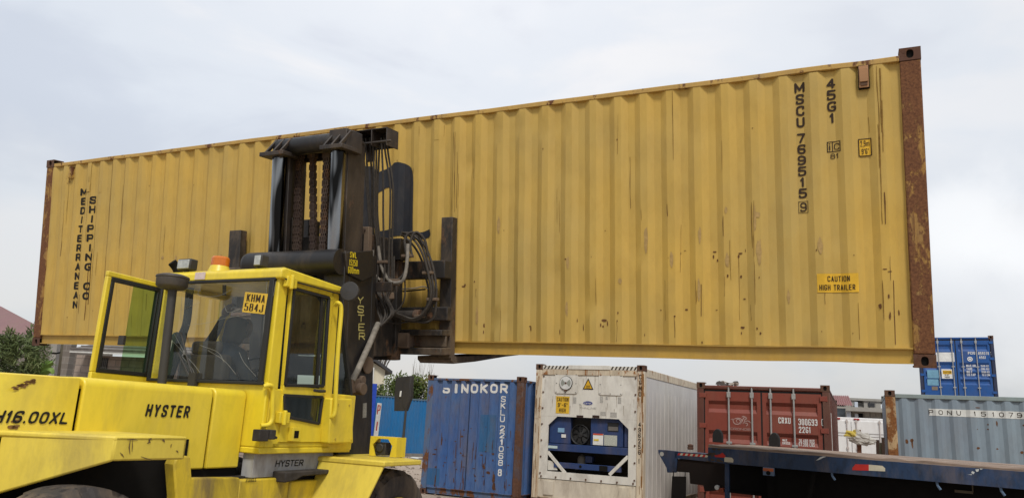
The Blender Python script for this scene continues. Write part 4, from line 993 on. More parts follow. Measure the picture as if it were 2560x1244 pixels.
for px0, py0, px1, py1, mi in ((2341, 880, 2385, 903, 0), (2355, 922, 2380, 945, 0), (2357, 925, 2379, 934, 1), (2319, 924, 2346, 944, 2), (2319, 947, 2346, 962, 2), (2330, 965, 2344, 974, 3)):
    a, b = onF(px0, py1), onF(px1, py0); Y_ = .018 - .002 * (mi == 1); quad(bm, (a[0], Y_, a[1]), (b[0], Y_, a[1]), (b[0], Y_, b[1]), (a[0], Y_, b[1]), mi=mi)
Y_ = .014; a, b = onF(2358, 932), onF(2378, 927); lay(bm, 'CAUTION', (a[0] + b[0]) / 2, a[1], b[0] - a[0], b[1] - a[1], Y_, .01, mi=4); a, b = onF(2362, 938), onF(2373, 934.5); lay(bm, "9'6\"", (a[0] + b[0]) / 2, a[1], b[0] - a[0], b[1] - a[1], Y_, .01, mi=4); a, b = onF(2362, 943.5), onF(2374, 939.5); lay(bm, 'HIGH', (a[0] + b[0]) / 2, a[1], b[0] - a[0], b[1] - a[1], Y_, .01, mi=4)
pieces('sticker', bm, [M['white'], M['sticker'], plain('pale blue patch', (.17, .36, .50, 1), .5), plain('brown patch', (.22, .17, .13, 1), .7), M['ink']], dd[0], FF, smooth=0)
zbase = FF.translation.z
FG = frame(Vector((FF.translation.x, FF.translation.y, 0)) + xF * .02, xF, FF.col[1].to_3d(), Vector((0, 0, 1)))
under = thing('shipping_container', FG, 'navy container at the bottom of the stack, under the bright blue one', 'shipping container', 'containers standing in the yard')
shell(under, FG, 2.438, 12.192, zbase - .01, dict(cast=M['cast_rust'], post=M['navy'], rail=M['navy'], side=M['navy']), .11, .12, False)
for side in ('front', 'right', 'left'): corr_side(under, FG, side, 2.438, 12.192, .16, zbase - .13, M['navy'], .13)
# ================================================================== the forklift truck
TB = FT @ Matrix.Translation((-5.15, 4.7, 0))
lift = thing('forklift_truck', TB, 'big yellow container forklift with a glazed cab and black mast, lifting the long ochre container', 'forklift')
cY = (.82, .635, .024, 1)
M['truck'] = paint('yellow machine paint', cY, .34, .02, .10, .18, .10, .05, 61, (.05, .028, .016, 1), (.12, .06, .025, 1), .5, fade=(.77, .585, .05, 1), chips=.14, soot=.22)
M['truck_dirty'] = paint('grimy yellow paint', (.74, .54, .035, 1), .5, .12, .30, .55, .2, .1, 62, (.03, .022, .016, 1), (.10, .06, .03, 1), .4, chips=.2, soot=.75)
M['truck_scratched'] = paint('scratched pale yellow paint', (.80, .62, .08, 1), .45, .06, .16, .32, .2, .08, 63, (.12, .07, .03, 1), (.35, .22, .07, 1), .4, chips=.25)
M['mast'] = paint('greasy black mast paint', (.013, .012, .012, 1), .42, .22, .25, .20, .3, .25, 64, (.045, .026, .017, 1), (.10, .052, .028, 1), .5)
M['mast_rust'] = paint('brown worn mast steel', (.026, .020, .017, 1), .5, .38, .35, .22, .3, .3, 65, (.05, .03, .018, 1), (.13, .07, .036, 1), .5)
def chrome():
    m, t, b = mat('chrome rod with painted reflections'); co = nd(t, 'ShaderNodeTexCoord').outputs['Object']; n = noise(t, co, 1, 1, .4, 0, (15, 15, .03)); r_ = nd(t, 'ShaderNodeValToRGB'); e = r_.color_ramp.elements  # dark and bright bands imitate reflected surroundings, painted into the colour
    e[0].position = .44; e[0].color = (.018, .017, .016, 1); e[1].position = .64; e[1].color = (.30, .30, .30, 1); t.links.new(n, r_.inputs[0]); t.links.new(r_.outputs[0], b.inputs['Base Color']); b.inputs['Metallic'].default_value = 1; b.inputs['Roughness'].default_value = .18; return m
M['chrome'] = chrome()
M['chain'] = paint('rusty leaf chain', (.075, .048, .036, 1), .6, .6, 0, .2, .3, .2, 66, (.06, .033, .022, 1), (.17, .09, .05, 1), .5)
M['hose'] = plain('dusty grey hose', (.062, .053, .045, 1), .7, 0, .3, .25, 30)
M['sleeve'] = plain('pale hose sleeve', (.30, .27, .23, 1), .8, 0, .2, .35, 14, .6)
M['carriage'] = paint('worn carriage steel', (.030, .027, .024, 1), .55, .45, .35, .6, .3, .3, 67, (.05, .03, .02, 1), (.15, .085, .045, 1), .4)
M['dusty'] = paint('dusty brown steel', (.16, .115, .08, 1), .8, .35, .2, .3, .3, .3, 68, (.07, .04, .025, 1), (.20, .12, .07, 1), .2)
M['grime'] = plain('dark grey grime', (.062, .054, .048, 1), .8, 0, .2, .3, 8, .3)
M['greyplate'] = paint('grey cab base', (.40, .41, .42, 1), .5, .10, .25, .4, .2, .05, 69, (.03, .025, .02, 1), (.09, .065, .045, 1), soot=.8, scale=1.6)
M['trim'] = plain('black window rubber', (.022, .022, .022, 1), .6)
M['glass'] = glass('cab glass', (.90, .93, .92, 1), 1.0, .12)  # last value paints a pale haze standing in for reflections on the pane
M['glass_clear'] = glass('open door glass', (.95, .97, .96, 1), .25, .0)
M['glass_green'] = glass('green tinted glass', (.40, .62, .36, 1), .3, .02)
M['glass_side'] = glass('side glass', (.42, .50, .44, 1), 1.0, .06)
M['plastic'] = plain('charcoal plastic', (.045, .042, .040, 1), .55, 0, .4)
T = FT
Xp = lambda c, px, py: (lambda q: Vector((c, q[0], q[1])))(onX(c, px, py))
Yp = lambda c, px, py: (lambda q: Vector((q[0], c, q[1])))(onY(c, px, py))
# ---- rear body: counterweight, bonnet panels
HX, HL = -4.61, -5.69
bm = new()
g0, g1, g2_, g3 = (onX(HX, *p_)[0] for p_ in ((205, 955), (213, 955), (535, 975), (541, 975)))
cw = [(HX, g0, 1.06), (HX, g0, 1.768), (HX, 3.134, 1.768), (HX, 2.874, 1.60), (HX, 2.62, 1.42), (HX, 2.62, .5), (HX, 2.93, .5), (-4.75, 2.35, 1.45), (-4.75, 2.35, .5), (-4.80, 2.62, 1.765), (-4.98, 2.28, 1.60),
      (HL, g0, 1.06), (HL, g0, 1.768), (HL, 3.134, 1.768), (HL, 2.874, 1.60), (HL, 2.62, .5), (-5.5, 2.62, 1.765), (-5.3, 2.28, 1.60), (-5.55, 2.35, .5)]
hull(bm, cw)
part('counterweight', bm, M['truck'], lift, T, .03, seg=3)
def bonnet(y0, y1, z0, name, slant=.0):
    bm = new(); r = .06; pts = []
    for k in range(6): a = R(k * 18); pts.append((HX - r + r * math.cos(a), y0, 1.775 - r + r * math.sin(a)))
    for k in range(6): a = R(90 + k * 18); pts.append((HL + r + r * math.cos(a), y0, 1.775 - r + r * math.sin(a)))
    pts += [(HL, y0, z0), (HX, y0, z0)]; prism(bm, pts, (0, y1 - y0, 0)); return part(name, bm, M['truck'], lift, T, .012, 30)
b1 = bonnet(g1, g2_, 1.165, 'bonnet'); b2 = bonnet(g3, 4.850, 1.165, 'bonnet')
bm = new(); box(bm, HL + .03, HX - .03, 3.39, 4.86, 1.0, 1.70); part('engine_bay', bm, M['dark'], lift, T)
bm = new()
for tx, pa, pb, bd in (('HYSTER', (362, 1040), (478, 1012), .025),):
    a, b = Xp(HX + .004, *pa), Xp(HX + .004, *pb); g_, w0 = glyph(tx, b.y - a.y, b.z - a.z - .005, .025, .12, 1.2)
    # stencil bridges
    for zz in (.45,): pass
    join(bm, g_, Matrix(((0, 1, 0, HX + .004), (1, 0, 0, a.y), (0, 0, 1, a.z), (0, 0, 0, 1))))
part('lettering', bm, M['black'], b1, T, smooth=0)
bm = new(); a, b = Xp(HX + .004, -20, 1056), Xp(HX + .004, 180, 1022); g_, w0 = glyph('H16.00XL', b.y - a.y, b.z - a.z - .02, .028, .24); join(bm, g_, Matrix(((0, 1, 0, HX + .004), (1, 0, 0, a.y), (0, 0, 1, a.z), (0, 0, 0, 1))))
part('lettering', bm, M['black'], lift, T, smooth=0)
# chipped paint along the counterweight edge
bm = new(); rr = random.Random(2)
for i in range(26):
    px = rr.uniform(30, 85); py = 972 - (px - 30) * .42 + rr.uniform(-4, 6); q = Xp(HX + .003, px, py); n = 7
    poly(bm, [(HX + .003, q.y + .02 * math.cos(6.28 * k / n) * rr.uniform(.3, 1.2), q.z + .009 * math.sin(6.28 * k / n) * rr.uniform(.3, 1.2)) for k in range(n)])
for px, py in ((36, 1068), (30, 1066), (42, 1064), (38, 1052)):
    q = Xp(HX + .003, px, py); poly(bm, [(HX + .003, q.y + .03 * math.cos(6.28 * k / 7) * rr.uniform(.4, 1.2), q.z + .012 * math.sin(6.28 * k / 7) * rr.uniform(.4, 1.2)) for k in range(7)])
part('paint_stain', bm, plain('chipped paint rust', (.26, .14, .05, 1), .9), lift, T, smooth=0)
CXs = -4.45
# ---- rear fender
ztp = 1.435; A0, A1, A2 = (-4.56, 2.885), (-3.965, 3.17), (-3.965, 3.695)
zf = 1.295
def wall(bm, a, b, za0, za1, zb0, zb1, t):
    d = Vector((b[0] - a[0], b[1] - a[1], 0)).normalized(); n = Vector((-d.y, d.x, 0)) * t
    v = [Vector((a[0], a[1], za0)), Vector((b[0], b[1], zb0)), Vector((b[0], b[1], zb1)), Vector((a[0], a[1], za1))]; prism(bm, v, n)
bm = new(); prism(bm, [(A0[0] - .1, A0[1] - .06, ztp), (A1[0], A1[1], ztp), (A2[0], A2[1], ztp), (HX - .02, A2[1] + .02, ztp)], (0, 0, -.035))
wall(bm, A0, A1, 1.07, ztp, zf, ztp, .03); wall(bm, A1, A2, zf, ztp, zf - .002, ztp, .03)
box(bm, HX - .02, A2[0], A2[1] - .03, A2[1], zf, ztp - .01)
rf_ = part('rear_fender', bm, M['truck_scratched'], lift, T, .012)
bm = new(); rr = random.Random(14)
def fscr(p0, p1, w_):
    for (x_, y_), (x2, y2) in ((p0, p1),):
        FX = [Vector((A1[0] + .004, *onX(A1[0] + .004, *p_))) for p_ in (p0, p1)]; d = (FX[1] - FX[0]).normalized(); n_ = Vector((0, -d.z, d.y)) * w_; m_ = (FX[0] + FX[1]) / 2 + n_ * rr.uniform(-2, 2)
        poly(bm, [FX[0] + n_ * .4, m_ + n_, FX[1] + n_ * .3, FX[1] - n_ * .3, m_ - n_, FX[0] - n_ * .4])
for p0, p1, w_ in (((326, 1098), (325, 1135), .004), ((331, 1100), (330, 1128), .003), ((318, 1098), (345, 1099), .004), ((372, 1097), (368, 1108), .008), ((380, 1095), (372, 1101), .006), ((430, 1108), (427, 1118), .003), ((405, 1098), (412, 1104), .006), ((440, 1125), (446, 1130), .004), ((352, 1140), (380, 1148), .003), ((300, 1130), (310, 1142), .003)): fscr(p0, p1, w_)
part('paint_stain', bm, plain('dark scratch', (.14, .085, .04, 1), .9), rf_, T, smooth=0)
bm = new(); box(bm, -4.72, -4.62, 2.5, 4.2, .35, 1.15); box(bm, -4.72, -4.62, 2.5, 3.74, 1.15, ztp - .036); box(bm, -4.62, CXs - .002, 4.16, 4.2, .35, 1.1); box(bm, -4.62, -4.595, 2.9, 4.30, .4, 1.385); 
part('wheel_housing', bm, M['dark'], lift, T)
# ---- chassis side below the cab
bm = new(); CXs = -4.45
pts = [(CXs, 4.16, .35), (CXs, 4.12, 1.0), (CXs, 4.06, 1.22), (CXs, 4.08, 1.27), (CXs, 4.12, 1.285), (CXs, 4.20, 1.27), (CXs, 4.24, 1.122), (CXs, 4.72, 1.104), (CXs, 4.72, .35)]
prism(bm, pts, (-.10, 0, 0)); box(bm, CXs - .1, CXs - .003, 4.722, 5.30, .35, 1.085); box(bm, CXs - .1, CXs, 5.304, 5.95, .35, 1.05)
part('chassis_side', bm, M['truck_dirty'], lift, T, .012)
bm = new(); box(bm, -5.75, CXs - .12, 4.25, 6.3, .45, 1.10); box(bm, -5.6, -4.70, 4.2, 4.9, 1.1, 1.2); part('chassis', bm, M['grime'], lift, T)
bm = new(); box(bm, -4.62, -4.50, 4.9, 5.92, 1.09, 1.285); gp = part('cab_base', bm, M['greyplate'], lift, T, .004)
bm = new(); a, b = Xp(-4.496, 688, 1166), Xp(-4.496, 760, 1147); g_, w0 = glyph('HYSTER', b.y - a.y, b.z - a.z, .02, .12, 1.05); join(bm, g_, Matrix(((0, 1, 0, -4.496), (1, 0, 0, a.y), (0, 0, 1, a.z), (0, 0, 0, 1)))); part('lettering', bm, M['black'], gp, T, smooth=0)
bm = new(); s_a, s_b = Xp(-4.36, 712, 1206), Xp(-4.36, 848, 1180); prism(bm, [(-4.36, s_a.y, s_a.z), (-4.36, s_a.y + .14, s_a.z + .015), (-4.36, s_a.y + .22, s_b.z - .012), (-4.36, s_b.y, s_b.z - .008), (-4.36, s_b.y, s_b.z + .03), (-4.36, s_a.y, s_a.z + .085)], (-.14, 0, 0)); part('step', bm, M['grime'], lift, T, .01)
bm = new(); q = Xp(CXs + .003, 615, 1196); r_ = Xp(CXs + .003, 640, 1203); g_, w0 = glyph('HYDRAULIC', r_.y - q.y, .035, .01); join(bm, g_, Matrix(((0, 1, 0, CXs + .004), (1, 0, 0, q.y), (0, 0, 1, r_.z), (0, 0, 0, 1)))); part('lettering', bm, M['black'], lift, T, smooth=0)
# ---- front fender with slanted rear plate
bm = new(); zt_ = 1.245
prism(bm, [(-4.62, 5.70, zt_), (-3.80, 5.72, zt_), (-3.79, 6.32, zt_), (-4.62, 6.75, zt_)], (0, 0, -.045))
p0, p1 = Vector((-4.50, 5.72, zt_ - .002)), Vector((-3.80, 5.74, zt_ - .002)); q0, q1 = Vector((-4.46, 5.50, .55)), Vector((-4.02, 5.56, .55))
prism(bm, [p0, p1, q1, q0], (0, .035, .01)); 
part('front_fender', bm, M['truck_scratched'], lift, T, .010)
# ---- wheels
def wheel(cx_, cy_, cz_, r_, w_, side):
    root = bpy.data.objects.new('wheel', None); COL.objects.link(root); root.parent = lift; WM[root] = WM[lift]
    bm = new(); n, mW = 192, 22; prev = None; g = []
    for j in range(mW + 1):
        u = j / mW * 2 - 1; x = u * w_ / 2; rowv = []
        for i in range(n):
            th = 2 * math.pi * i / n; rad = r_ - .012 * u * u - (.03 * max(0, abs(u) - .82) / .18)
            zz = ((i // 4) % 2) * .022 + x; gr = abs(((zz / .075) % 1) - .5) < .085 and abs(u) < .8
            sh = abs(u) >= .70 and (i % 12) < 4
            if gr or sh: rad -= .024
            rowv.append(bm.verts.new((cx_ + x, cy_ + rad * math.cos(th), cz_ + rad * math.sin(th))))
        g.append(rowv)
    for s in (0, mW):
        for rr_, dx in ((.90, .012), (.80, .018), (.68, .012), (.575, -.01), (.54, -.05)):
            rowv = [bm.verts.new((cx_ + (w_ / 2 + dx) * (1 if s else -1), cy_ + r_ * rr_ * math.cos(2 * math.pi * i / n), cz_ + r_ * rr_ * math.sin(2 * math.pi * i / n))) for i in range(n)]
            g = g + [rowv] if s else [rowv] + g
    for a, b in zip(g, g[1:]):
        for i in range(n): k = (i + 1) % n; bm.faces.new((a[i], a[k], b[k], b[i]))
    part('tyre', bm, M['tyre'], root, T, smooth=25)
    bm = new(); sx = 1 if side > 0 else -1; x0 = cx_ + sx * w_ / 2
    lathe(bm, (x0, cy_, cz_), (sx, 0, 0), [(r_ * .56, -.03), (r_ * .575, .005), (r_ * .54, .008), (r_ * .52, -.04), (r_ * .40, -.10), (r_ * .20, -.09), (r_ * .18, -.01), (r_ * .10, .0), (.001, .0)], 40)
    for k in range(10): a = k * .6283; c_ = Vector((x0, cy_ + r_ * .30 * math.cos(a), cz_ + r_ * .30 * math.sin(a))); cyl(bm, c_ - Vector((sx * .10, 0, 0)), c_ - Vector((sx * .06, 0, 0)), .016, n=6)
    part('rim', bm, M['truck_dirty'], root, T)
M['tyre'] = paint('dusty tyre rubber', (.050, .044, .040, 1), .85, 0, 0, .70, .3, .1, 70)
wheel(-4.135, 6.24, .575, .575, .33, 1); wheel(-4.185, 3.12, .575, .575, .33, 1); wheel(-6.165, 6.24, .575, .575, .33, -1); wheel(-6.115, 3.12, .575, .575, .33, -1)
# ---- cab shell
SX, LXc, RY = -4.42, -5.80, 4.86
bm = new()
box(bm, LXc, SX, RY, 6.06, 1.28, 1.33)                                     # floor
box(bm, LXc, SX, RY, RY + .05, 1.33, 1.845)                                 # lower rear wall
box(bm, SX - .05, SX, RY + .05, 5.09, 1.33, 1.80); box(bm, SX - .05, SX, 5.70, 6.06, 1.33, 1.42); box(bm, SX - .05, SX, 5.0, 5.72, 1.33, 1.372)
for k in (0,): pass
prism(bm, [(SX, RY + .012, 1.79), (SX, RY + .135, 1.79), (SX, RY + .105, 2.72), (SX, RY - .005, 2.72)], (-.06, 0, 0))   # rear right post
prism(bm, [(LXc, RY, 1.80), (LXc, RY + .1, 1.80), (LXc, RY + .08, 2.72), (LXc, RY - .01, 2.72)], (.06, 0, 0))
prism(bm, [(SX, 5.60, 1.372), (SX, 5.735, 1.372), (SX, 5.67, 2.73), (SX, 5.555, 2.73)], (-.06, 0, 0))      # front right post
prism(bm, [(LXc, 5.60, 1.33), (LXc, 5.735, 1.33), (LXc, 5.67, 2.73), (LXc, 5.555, 2.73)], (.06, 0, 0))
box(bm, LXc, LXc + .05, 5.0, 6.06, 1.33, 1.40)
box(bm, SX - .08, SX, RY + .1, 5.6, 2.665, 2.72); box(bm, LXc, LXc + .08, RY + .1, 5.6, 2.665, 2.72)
prism(bm, [(LXc, 5.99, 1.80), (LXc, 6.06, 1.80), (LXc, 6.06, 1.33), (LXc, 6.0, 1.33)], (SX - LXc, 0, 0))
part('cab_shell', bm, M['truck'], lift, T, .010)
bm = new(); zr = 2.70
prism(bm, [(SX + .035, RY - .03, zr), (SX + .035, 5.70, zr + .015), (SX + .035, 5.68, zr + .075), (SX + .02, RY + .03, zr + .105), (SX + .035, RY - .025, zr + .075)], (-(SX - LXc) - .07, 0, 0))
roof = part('cab_roof', bm, M['truck'], lift, T, .018, seg=3)
bm = new(); q = Yp(RY - .034, 500, 689); box(bm, q.x - .06, q.x + .06, q.y - .001, q.y + .004, q.z - .032, q.z + .032); part('label', bm, plain('white pink label', (.72, .58, .55, 1), .6, sc=50), roof, T)
bm = new(); box(bm, SX + .036, SX + .045, RY + .02, 5.62, zr - .004, zr + .006); part('gutter', bm, M['trim'], roof, T)
# interior: seat, pillar pieces, dash
bm = new(); box(bm, -5.62, -5.08, 5.02, 5.12, 1.72, 2.08, 0); box(bm, -5.60, -5.1, 5.1, 5.5, 1.66, 1.78, 0); box(bm, -5.52, -5.18, 5.03, 5.10, 2.08, 2.20, 0); box(bm, -5.5, -5.2, 5.1, 5.4, 1.33, 1.66, 0)
part('seat', bm, plain('dark brown seat', (.035, .028, .022, 1), .8), lift, T, .03)
bm = new(); box(bm, LXc + .06, SX - .06, 5.80, 5.98, 1.33, 1.86, 0); tube(bm, [(-5.3, 5.75, 1.5), (-5.3, 5.62, 2.0)], .03, 8); lathe(bm, (-5.3, 5.60, 2.02), (0, -.5, .85), [(.19, 0), (.205, .012), (.19, .024), (.175, .012), (.19, 0)], 24)
part('dashboard', bm, M['plastic'], lift, T, .01)
bm = new(); box(bm, -5.14, -5.02, 5.66, 5.72, 1.86, 2.70); part('front_pillar', bm, plain('grey green pillar', (.06, .085, .09, 1), .6), lift, T)
bm = new(); tube(bm, [(-5.70, 5.0, 1.85), (-5.66, 5.0, 2.15), (-5.60, 5.02, 2.35), (-5.62, 5.02, 2.68)], .035, 8); tube(bm, [(-5.66, 4.99, 1.85), (-5.58, 5.0, 2.2), (-5.57, 5.0, 2.68)], .02, 8); sphere(bm, (-5.70, 5.02, 2.12), .09, .06, .16)
part('hanging_belts', bm, plain('black webbing', (.02, .021, .024, 1), .8), lift, T)
# ---- rear window with cracks and the number plate behind it
WZ0, WZ1 = 1.855, 2.695
bm = new(); yb = RY - .006
def lean(z): return RY - .012 + (.0)
quad(bm, (LXc + .03, lean(WZ0), WZ0), (SX - .035, lean(WZ0), WZ0), (SX - .035, lean(WZ1), WZ1), (LXc + .03, lean(WZ1), WZ1)); rw = part('rear_window', bm, M['glass'], lift, T, smooth=0)
bm = new()
for a, b in (((LXc + .02, WZ0 - .02), (SX - .025, WZ0 - .02)), ((LXc + .02, WZ1 + .002), (SX - .025, WZ1 + .002))): box(bm, a[0], b[0], RY - .03, RY - .004, a[1] - .014, a[1] + .014)
for x in (LXc + .02, SX - .085): box(bm, x, x + (.03 if x < -5 else .05), RY - .03, RY - .004, WZ0 - .02, WZ1)
part('window_seal', bm, M['trim'], rw, T, .006)
bm = new()
for pts in (((455, 742), (452, 790), (455, 800)), ((452, 775), (500, 755)), ((470, 812), (520, 806), (560, 795), (625, 785)), ((500, 716), (495, 735), (510, 741), (550, 738), (580, 722)), ((690, 702), (682, 742), (672, 760)), ((672, 760), (640, 770), (612, 782)), ((560, 905), (545, 880), (500, 862)), ((590, 935), (560, 900), (520, 875)), ((640, 940), (610, 905), (598, 880)), ((668, 700), (662, 780), (650, 940)), ((430, 850), (480, 905), (500, 930)), ((415, 800), (450, 860), (470, 900)), ((560, 760), (570, 780), (600, 772)), ((455, 890), (480, 920), (490, 945))):
    tube(bm, [Yp(RY - .018, *p_) for p_ in pts], .0012, 4, 4)
part('glass_cracks', bm, plain('pale crack line', (.34, .34, .32, 1), .4), rw, T, smooth=0)
bm = new(); yc = RY - .030
c4 = [Yp(yc, *p_) for p_ in ((613, 729), (670, 734), (661, 785), (605, 779))]; quad(bm, *c4, mi=0)
ux = (c4[1] - c4[0]); uz = (c4[0] - c4[3])
def plate_text(tx, f0, f1, g0, g1):
    g_, w0 = glyph(tx, 1, 1, .02); g_.transform(Matrix(((ux.x * (f1 - f0), 0, uz.x * (g1 - g0), 0), (0, 1, 0, 0), (ux.z * (f1 - f0), 0, uz.z * (g1 - g0), 0), (0, 0, 0, 1))))
    for f in g_.faces: f.material_index = 1
    o_ = c4[3] + ux * f0 + uz * g0; join(bm, g_, Matrix.Translation((o_.x, yc - .003, o_.z)))
plate_text('KHMA', .12, .92, .54, .92); plate_text('584J', .08, .90, .08, .46)
part('number_plate', bm, [plain('yellow plate', (.72, .47, .05, 1), .5), M['ink']], lift, T, smooth=0)
# a sheet of paper inside, behind the exhaust
bm = new(); quad(bm, *[Yp(RY + .055, *p_) for p_ in ((385, 920), (415, 925), (432, 850), (402, 846))]); part('paper', bm, M['white'], lift, T, smooth=0)
bm = new(); quad(bm, *[Yp(RY + .1, *p_) for p_ in ((556, 712), (566, 712), (566, 738), (556, 738))], mi=0); part('inside_mirror', bm, M['plastic'], lift, T, smooth=0)
# wiper on the rear glass
bm = new(); tube(bm, [Yp(RY - .03, 478, 950), Yp(RY - .04, 462, 915), Yp(RY - .04, 445, 880)], .008, 6); tube(bm, [Yp(RY - .03, 488, 950), Yp(RY - .04, 474, 915), Yp(RY - .04, 452, 830)], .008, 6); box(bm, *(lambda a: (a.x - .03, a.x + .05, RY - .05, RY - .01, a.z - .03, a.z + .08))(Yp(RY - .03, 480, 955)))
part('wiper', bm, M['plastic'], lift, T)
# ---- right door
DXs = SX + .012
dq = [(DXs, 5.062, 1.372), (DXs, 5.598, 1.372), (DXs, 5.575, 2.66), (DXs, 5.00, 2.66)]
def hole_panel(bm, outer, holes, x, t):
    """panel with window openings, built from horizontal bands"""
    pass
uw = [Xp(DXs, *p_) for p_ in ((712, 962), (808, 964), (822, 744), (735, 721))]; lw = [Xp(DXs, *p_) for p_ in ((711, 1040), (797, 1058), (806, 992), (710, 987))]
def band(bm, z0, z1, ya0, ya1, yb0, yb1): prism(bm, [(DXs, ya0, z0), (DXs, yb0, z0), (DXs, yb1, z1), (DXs, ya1, z1)], (-.035, 0, 0))
el = lambda z: 5.062 + (5.00 - 5.062) * (z - 1.372) / (2.66 - 1.372); er = lambda z: 5.598 + (5.575 - 5.598) * (z - 1.372) / (2.66 - 1.372)
bm = new()
z_l1 = max(lw[2].z, lw[3].z); z_u0 = min(uw[0].z, uw[1].z); z_u1 = max(uw[2].z, uw[3].z)
def bandq(z0, z1): band(bm, z0, z1, el(z0), el(z1), er(z0), er(z1))
prism(bm, [(DXs, el(1.372), 1.372), (DXs, er(1.372), 1.372), (DXs, er(lw[1].z), lw[1].z), (DXs, lw[1].y, lw[1].z), (DXs, lw[0].y, lw[0].z), (DXs, el(lw[0].z), lw[0].z)], (-.035, 0, 0))
prism(bm, [(DXs, el(lw[0].z), lw[0].z), (DXs, lw[0].y, lw[0].z), (DXs, lw[3].y, z_l1), (DXs, el(z_l1), z_l1)], (-.035, 0, 0))
prism(bm, [(DXs, lw[1].y, lw[1].z), (DXs, er(lw[1].z), lw[1].z), (DXs, er(z_l1), z_l1), (DXs, lw[2].y, z_l1)], (-.035, 0, 0))
bandq(z_l1 + .001, z_u0)
band(bm, z_u0, z_u1, el(z_u0), el(z_u1), uw[0].y, uw[3].y); band(bm, z_u0, z_u1, uw[1].y, uw[2].y, er(z_u0), er(z_u1)); bandq(z_u1, 2.66)
door = part('door', bm, M['truck'], lift, T, .004)
def pane(q, m, t, seal=.022):
    bm = new(); quad(bm, *[p_ + Vector((-.012, 0, 0)) for p_ in q]); w_ = part('window', bm, m, door, T, smooth=0)
    bm = new()
    for a, b in zip(q, q[1:] + q[:1]): bar(bm, a, b, seal, seal, up=(1, 0, 0))
    part('window_seal', bm, M['trim'], door, T, .004)
pane(uw, M['glass_side'], 0, .026); pane(lw, M['glass_side'], 0, .024)
bm = new(); a = Xp(DXs, 768, 965); b = Xp(DXs, 785, 735); bar(bm, Xp(DXs - .02, 790, 962), Xp(DXs - .02, 803, 742), .03, .03); part('window_rail', bm, M['trim'], door, T)
bm = new(); q = Xp(DXs + .02, 802, 977); tube(bm, [Xp(DXs + .03, 786, 975), Xp(DXs + .03, 800, 977), Xp(DXs + .02, 812, 977)], .013, 8); part('handle', bm, M['plastic'], door, T)
bm = new(); q = Xp(DXs + .01, 731, 1084); box(bm, DXs, DXs + .05, q.y - .045, q.y + .05, q.z - .055, q.z + .055, 0); box(bm, DXs + .05, DXs + .054, q.y - .025, q.y + .03, q.z - .03, q.z + .03, 1); part('latch', bm, [M['truck'], M['dark']], door, T, .006)
for py, pz in ((705, 722), (1043, 703)):
    bm = new(); q = Xp(SX + .02, pz, py); box(bm, SX, SX + .05, q.y - .05, q.y + .075, q.z - .045, q.z + .045); cyl(bm, (SX + .055, q.y, q.z - .06), (SX + .055, q.y, q.z + .06), .018, n=10); part('hinge', bm, M['truck'], door, T, .006)
bm = new(); sq = Xp(-4.9, 752, 1030); box(bm, -5.0, -4.75, 5.1, 5.45, 1.5, 1.58); part('cushion', bm, plain('green cushion', (.16, .25, .05, 1), .8), lift, T, .02)
# ---- left door, swung right round to the rear
h0 = Vector((LXc - .05, 4.93, 0)); tip = hit(FT, 2, 2.705, 268, 676); dd_ = Vector((tip.x - h0.x, tip.y - h0.y, 0)); Ld = dd_.length; ddn = dd_.normalized(); dn = Vector((-ddn.y, ddn.x, 0))
LD = frame(FT @ h0, FT.to_3x3() @ ddn, FT.to_3x3() @ dn, Vector((0, 0, 1)))
bm = new(); z0, z1 = 1.40, 2.705; e = .045
box(bm, 0, Ld, -.018, .018, z1 - e, z1); box(bm, 0, Ld, -.018, .018, z0, 1.86); box(bm, Ld - e, Ld, -.018, .018, 1.86, z1 - e); box(bm, 0, e, -.018, .018, 1.86, z1 - e)
od = part('door', bm, M['truck'], lift, LD, .008)
bm = new()
for q in ((e, Ld - e, z1 - e - .035, z1 - e), (e, Ld - e, 1.86, 1.895), (Ld - e - .035, Ld - e, 1.895, z1 - e - .035), (e, e + .035, 1.895, z1 - e - .035)): box(bm, q[0], q[1], -.022, .022, q[2], q[3])
xs = e + .035 + (Ld - .16) * .56; box(bm, xs - .30, xs - .285, -.012, .012, 1.89, z1 - .08)
part('window_seal', bm, M['trim'], od, LD, .004)
bm = new(); quad(bm, (xs, 0, 1.88), (Ld - .07, 0, 1.88), (Ld - .07, 0, z1 - .07), (xs, 0, z1 - .07)); part('window', bm, M['glass_clear'], od, LD, smooth=0)
bm = new(); quad(bm, (.06, .004, 1.88), (xs, .004, 1.88), (xs, .004, z1 - .07), (.06, .004, z1 - .07)); part('window', bm, M['glass_green'], od, LD, smooth=0)
bm = new(); q = hit(LD, 1, 0, 305, 850); box(bm, q.x - .012, q.x + .014, -.03, .03, q.z - .04, q.z + .04); part('handle', bm, M['plastic'], od, LD)
# ---- front glass, side quarter glass, battery box
bm = new(); quad(bm, (LXc + .05, 6.0, 1.80), (SX - .01, 6.0, 1.80), (SX - .01, 5.66, 2.72), (LXc + .05, 5.66, 2.72)); part('windscreen', bm, M['glass_clear'], lift, T, smooth=0)
bm = new(); quad(bm, (SX - .02, 5.74, 1.80), (SX - .02, 6.0, 1.80), (SX - .02, 5.67, 2.72), (SX - .02, 5.66, 2.72)); part('quarter_window', bm, M['glass_side'], lift, T, smooth=0)
bm = new(); bar(bm, (SX - .01, 6.01, 1.80), (SX - .01, 5.665, 2.72), .02, .03); part('window_seal', bm, M['trim'], lift, T)
bm = new(); x1 = SX + .10; a, b, c, d = Xp(x1, 822, 1108), Xp(x1, 884, 1107), Xp(x1, 882, 996), Xp(x1, 829, 994)
prism(bm, [a, b, c, d], (-.14, 0, 0)); bb = part('battery_box', bm, M['truck'], lift, T, .015, seg=3)
bm = new()
